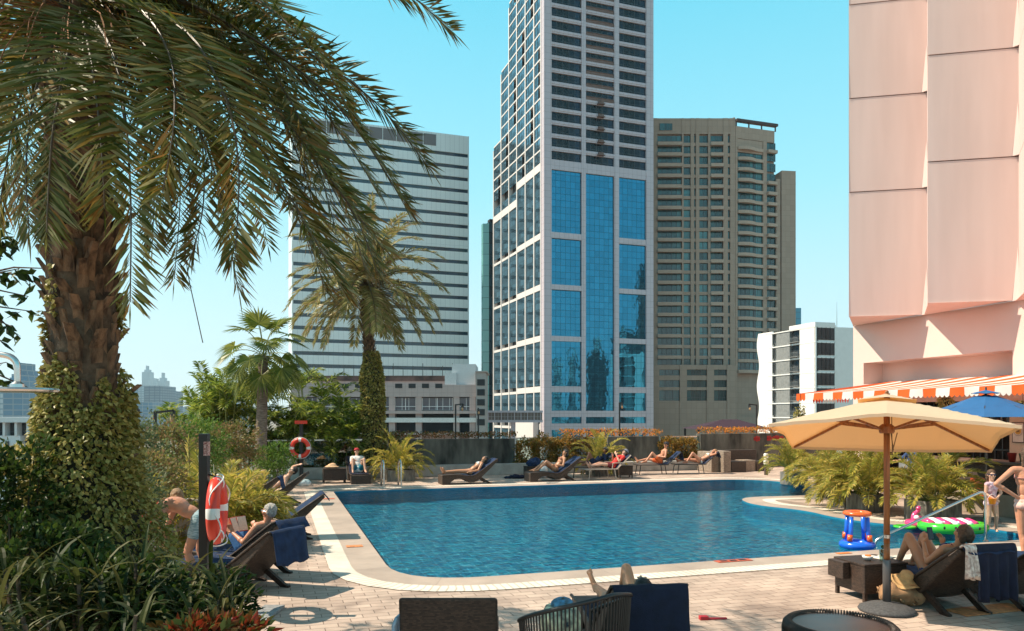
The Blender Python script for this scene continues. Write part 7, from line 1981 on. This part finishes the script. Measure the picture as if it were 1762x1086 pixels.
J = recline(on(A8, .08, 1.1, .50), axd(.08), R_(30), [(R_(45), R_(-55), .0), (R_(6), R_(-6), .1)], [((-.15, .6, .15), (-.35, -.9, .2)), ((.3, .3, -.7), (.6, -.4, .0))], headup=.2)
person('p', 'fair-haired woman in a pale bikini reclining with one knee raised on the far right lounger', J, 'red', hair='fairh', hairlen=.08, face=V((-.6, -.45, .6)), clothes=(('bra', 'bikini_top', cl('paleg', (.6, .68, .62))), ('briefs', 'bikini_bottom', cl('whiteb', (.75, .74, .7)))))
# far left sunbathers
J = recline(on(LD_, RD, 1.05, .41), axd(RD), R_(40), [(R_(20), R_(-25), .03), (R_(5), R_(-5), .06)], [rest, ((-.3, .3, .7), (-.5, -.6, .2))], headup=.2)
person('p', 'dark-haired sunbather on the far left lounger, seen above the areca palm', J, 'fair', hair='black', face=V((-.4, -.6, .6)), clothes=(('bra', 'top', cl('black', (.02, .02, .03))), ('briefs', 'bikini_bottom', cl('black2', (.02, .02, .03)))))
J = recline(on(LE_, RD, 1.05, .41), axd(RD), R_(42), [(R_(15), R_(-20), .03), (R_(5), R_(-5), .06)], [rest, rest], headup=.3)
person('p', 'sunbather mostly hidden behind the areca fronds on the far left', J, 'fair', hair='fairh', face=V((-.4, -.6, .6)), clothes=(('trunks', 'swim_trunks', cl('navy3', (.02, .04, .1))),))
# grey-haired reader on the second left lounger
J = recline(on(LB_, RL, 1.12, .41), axd(RL), R_(42), [(R_(52), R_(-50), .02), (R_(46), R_(-46), .06)], [((.55, .35, -.8), (.9, -.15, .45)), ((.55, .3, -.8), (.9, -.2, .5))], headup=.75)
bk = (J['wrL'] + J['wrR'])/2 + axd(RL)*.14 + UZ*.09
f_ = axd(RL)
person('p', 'grey-haired man with glasses reading a book on a wicker lounger', J, 'red', vox=.0075, hair='grey', face=f_*.9 + V((0, -.15, -.25)), hup=V((.1, 0, 1)), glasses='glasses', clothes=(('trunks', 'swim_trunks', cl('blue', (.03, .12, .3))),), curl=1.0, palm={'L': ((f_*.5 + UZ*.8), V((0, -1, 0))), 'R': ((f_*.5 + UZ*.8), V((0, 1, 0)))})
t = thing('book', 'open red-covered book held up by the grey-haired man', 'book', bk, 0)
s_ = UZ.cross(f_)
for a in (-1, 1):
    b = MB(); n_ = (f_*-1 + s_*a*.25 + UZ*.35).normalized(); e = (s_*a + f_*-.22).normalized(); v_ = n_.cross(e).normalized(); b.obox(bk + e*.075, e*.075, v_*.115, n_*.006); b.build('cover', M['red'] if a > 0 else cl('bookred', (.4, .05, .04)), t, W=True)
    b = MB(); b.obox(bk + e*.072 + n_*.011, e*.068, v_*.105, n_*.005); b.build('pages', mat('page_paper', (.6, .5, .4), .8, .1, 40), t, W=True)
# bending man left of the post
q = ap(300, 715, 10.2)
J = {'pel': V((q.x+.34, 10.2, .92)), 'chest': V((q.x+.06, 10.15, 1.10)), 'neck': V((q.x-.10, 10.2, 1.06)), 'head': V((q.x-.05, 10.38, 1.17)), 'shL': V((q.x-.08, 10.42, 1.06)), 'shR': V((q.x-.06, 9.98, 1.03)),
     'elL': V((q.x-.2, 10.45, .80)), 'elR': V((q.x-.2, 9.95, .78)), 'wrL': V((q.x-.25, 10.4, .56)), 'wrR': V((q.x-.28, 10.0, .54)), 'hiL': V((q.x+.36, 10.31, .88)), 'hiR': V((q.x+.36, 10.12, .88)),
     'knL': V((q.x+.28, 10.36, .47)), 'knR': V((q.x+.22, 10.1, .47)), 'anL': V((q.x+.38, 10.36, .08)), 'anR': V((q.x+.33, 10.1, .08)), 'toL': V((q.x+.24, 10.34, .05)), 'toR': V((q.x+.19, 10.08, .05))}
J = {(q[:-1] + {'L': 'R', 'R': 'L'}[q[-1]] if q[-1] in 'LR' else q): v for q, v in J.items()}   # swap sides: he faces down
person('p', 'curly-haired bare-backed man in striped blue shorts bending forward behind plants', J, 'red', vox=.009, hair='fairh', face=V((-.6, .3, -.6)), hup=V((-.3, .2, .9)), clothes=(('trunks', 'swim_shorts', mat('striped_shorts', (.10, .30, .38), .85, .5, 8, col2=(.5, .62, .66), stretch=(2, 2, 18))),))
# person at the bottom centre: knee, foot and hair show past the lounger back
J = recline(on(LG, RG, 1.08, .41), axd(RG), R_(31), [(R_(6), R_(-2), .05), (R_(50), R_(-56), .0)], [rest, rest], headup=.0)
person('p', 'dark-haired person on the bottom centre lounger with one knee raised', J, 'tan', vox=.0075, hair='black', face=V((0, .6, .6)), clothes=(('trunks', 'shorts', cl('dark', (.02, .02, .03))),))
# phone user on the right
fR = axd(RLn)
J = recline(on(LL, RLn, 1.16, .42), fR, R_(42), [(R_(56), R_(-62), .10), (R_(54), R_(-60), .02)], [((.62, .1, -.55), (.55, -.25, .75)), ((.60, .1, -.6), (.6, -.3, .7))], headup=.55)
pal = {'L': (UZ*.8 + fR*.35, V((fR.y, -fR.x, 0))*1), 'R': (UZ*.8 + fR*.35, V((fR.y, -fR.x, 0))*-1)}
person('p', 'brown-haired person on the right lounger, knees up and holding a phone', J, 'tan', vox=.007, hair='brown', hairlen=.06, face=fR + V((0, 0, -.1)), clothes=(('bra', 'bikini_top', cl('dkblue', (.02, .03, .1))), ('briefs', 'bikini_bottom', cl('dkblue2', (.02, .03, .1)))), curl=.9, palm=pal)
ph = (J['wrL'] + J['wrR'])/2 + UZ*.12 + fR*.05
t = thing('phone', 'black phone held up by the reclining person on the right', 'phone', ph, 0)
b = MB(); sR = UZ.cross(fR); nn_ = (fR*-1 + UZ*.25).normalized(); b.obox(ph, sR*.038, nn_.cross(sR)*.078, nn_*.004); bevel(b.build('case', M['black'], t, W=True), .003)
b = MB(); b.obox(ph + nn_*.0048, sR*.034, nn_.cross(sR)*.072, nn_*.0006); b.build('screen', mat('phone_screen', (.01, .01, .012), .08), t, W=True)
# standing girl
g = V(gp(1706, 916)); kx = .76
J = {'pel': g + V((-.01, 0, .62)), 'chest': g + V((.0, .0, .86)), 'neck': g + V((.0, .0, .99)), 'head': g + V((-.01, -.02, 1.13)), 'shL': g + V((.115, -.0, .955)), 'shR': g + V((-.115, -.03, .945)),
     'elL': g + V((.19, .0, .78)), 'elR': g + V((-.14, -.04, .76)), 'wrL': g + V((.04, -.13, .70)), 'wrR': g + V((-.05, -.15, .68)), 'hiL': g + V((.06, 0, .57)), 'hiR': g + V((-.07, 0, .57)),
     'knL': g + V((.08, -.03, .32)), 'knR': g + V((-.06, -.02, .32)), 'anL': g + V((.12, .05, .07)), 'anR': g + V((-.05, .02, .07)), 'toL': g + V((.07, -.07, .045)), 'toR': g + V((-.14, -.06, .045))}
person('p', 'little girl with swimming goggles in a pink swimsuit by the handrail', J, 'fair', vox=.0075, k=kx, hair='brown', hairlen=.13, face=V((-.25, -1, -.1)), hup=UZ, glasses='goggles', clothes=(('onepiece', 'swimsuit', mat('pink_swimsuit', (.62, .28, .33), .7, .35, 16, col2=(.75, .6, .68))),), curl=.6)
b = MB(); p = (J['wrL']+J['wrR'])/2 + V((-.10, -.05, -.05))
t = thing('water_toy', 'orange plastic toy bucket held by the girl', 'toy', p, 0); b.lathe([(.02, -.07), (.055, -.06), (.075, .05), (.08, .055), (.065, .045), (.04, -.05)], n=18); b.build('bucket', mat('orange_plastic', (.85, .25, .01), .35), t, smooth=True)
b = MB(); b.tube([V((.075*math.cos(a), 0, .055 + .07*math.sin(a))) for a in [math.pi*q/10 for q in range(11)]], .004, 5); b.build('handle', M['whitep'], t)
# standing woman at the right edge, hand on hip, seen from the side and behind
g = V((7.86, 11.55, .0)); 
J = {'pel': g + V((.0, .0, .93)), 'chest': g + V((.02, .03, 1.24)), 'neck': g + V((.02, .02, 1.43)), 'head': g + V((.06, .06, 1.60)), 'shL': g + V((-.15, .06, 1.37)), 'shR': g + V((.19, .0, 1.37)),
     'elL': g + V((-.43, .0, 1.17)), 'elR': g + V((.34, -.05, 1.14)), 'wrL': g + V((-.13, -.02, .98)), 'wrR': g + V((.18, -.02, .97)), 'hiL': g + V((-.08, .0, .86)), 'hiR': g + V((.09, .0, .86)),
     'knL': g + V((-.06, .0, .47)), 'knR': g + V((.09, .03, .47)), 'anL': g + V((-.03, -.04, .08)), 'anR': g + V((.1, .02, .08)), 'toL': g + V((-.05, .1, .05)), 'toR': g + V((.12, .16, .05))}
J = {q: g + (v - g)*1.07 for q, v in J.items()}
person('p', 'woman in a pink bikini standing at the right edge with a hand on her hip', J, 'red', vox=.008, hair='brown', hairlen=.2, face=V((.4, .9, 0)), hup=UZ, clothes=(('bra', 'bikini_top', cl('pinkb', (.55, .25, .22))), ('briefs', 'bikini_bottom', cl('pinkc', (.68, .42, .36)))), curl=.5)
# person at the bar seen past the parasol
g = V((10.95, 20.6, .0))
J = recline(g + V((0, 0, .78)), V((-.7, -.7, 0)), R_(80), [(R_(5), R_(-80), .05), (R_(5), R_(-80), .05)], [((.3, .5, -.6), (1, .2, .1)), ((.3, .5, -.6), (1, .1, .1))], headup=.8)
person('p', 'person in a dark blue shirt sitting behind the potted palms, under the parasol', J, 'red', hair='black', clothes=(('shirt', 'shirt', cl('dkblue3', (.02, .05, .14))), ('trunks', 'shorts', cl('dkblue4', (.02, .03, .08)))))
t = thing('bar_stool', 'bar stool under the person in the dark blue shirt', 'stool', (g.x, g.y, 0), 0)
b = MB(); b.lathe([(.18, .62), (.19, .66), (.17, .68)], n=20); b.build('seat', M['wood'], t)
for a in range(4): b = MB(); c_, s_ = math.cos(a*1.57+.7), math.sin(a*1.57+.7); b.tube([(.12*c_, .12*s_, .62), (.2*c_, .2*s_, 0)], .014, 6); b.build('leg', M['black'], t)
# ================================================================ the town to the right of the view (it is mirrored in the blue tower)
mA = gridmat('white_far_block', (.7, .68, .66), (.12, .14, .16), 3.2, 3.2, 1.0, .6, var=.06); mB = gridmat('dark_far_block', (.06, .07, .08), (.25, .22, .2), 4, 3.3, .6, .3, var=.3); mC = gridmat('brick_far_block', (.30, .16, .14), (.08, .06, .06), 3.6, 3.1, .9, .8, var=.2)
for i, (x, y, w1, d1, h1, m_, lb) in enumerate(((100, 70, 26, 8, 41, mB, 'wide dark block right of the view, mirrored low in the blue tower'), (111, 82, 5, 5, 47, mA, 'slim white block mirrored in the left glass bay of the tower'), (119, 84, 4, 4, 51, mA, 'white stair tower mirrored beside the left glass bay'), (126, 92, 9, 6, 50, mB, 'dark block mirrored in the middle glass bay'),
        (131, 88, 4, 4, 57, mA, 'white strip tower mirrored in the middle glass bay'), (141, 96, 12, 8, 60, mB, 'tall dark block mirrored in the right glass bay'), (138, 97, 4, 3, 62, mA, 'white edge tower mirrored in the right glass bay'), (150, 104, 12, 12, 82, mC, 'brick tower mirrored high in the right glass bay'), (156, 96, 8, 8, 92, mB, 'dark tower mirrored behind the brick tower'))):
    t = thing('town_block', lb, 'building', (x, y, G), .7)
    b = MB(); b.box((-w1/2, -d1/2, 0), (w1/2, d1/2, h1)); b.build('wall', m_, t); b = MB(); b.box((-w1*.3, -d1*.3, h1), (w1*.3, d1*.3, h1+3)); b.build('roof', m_, t)
# ---------------------------------------------------------------- air
hz = MB(); hz.box((-3600, -800, G-1), (1600, 3700, 330))
hm = bpy.data.materials.new('air_haze'); hm.use_nodes = True; hn = hm.node_tree; hn.nodes.remove(hn.nodes['Principled BSDF'])
pvn = hn.nodes.new('ShaderNodeVolumePrincipled'); pvn.inputs['Color'].default_value = (.72, .90, 1.0, 1); pvn.inputs['Density'].default_value = .00011; pvn.inputs['Anisotropy'].default_value = .2
hn.links.new(pvn.outputs[0], hn.nodes['Material Output'].inputs['Volume'])
props(hz.build('haze', hm), kind='stuff')
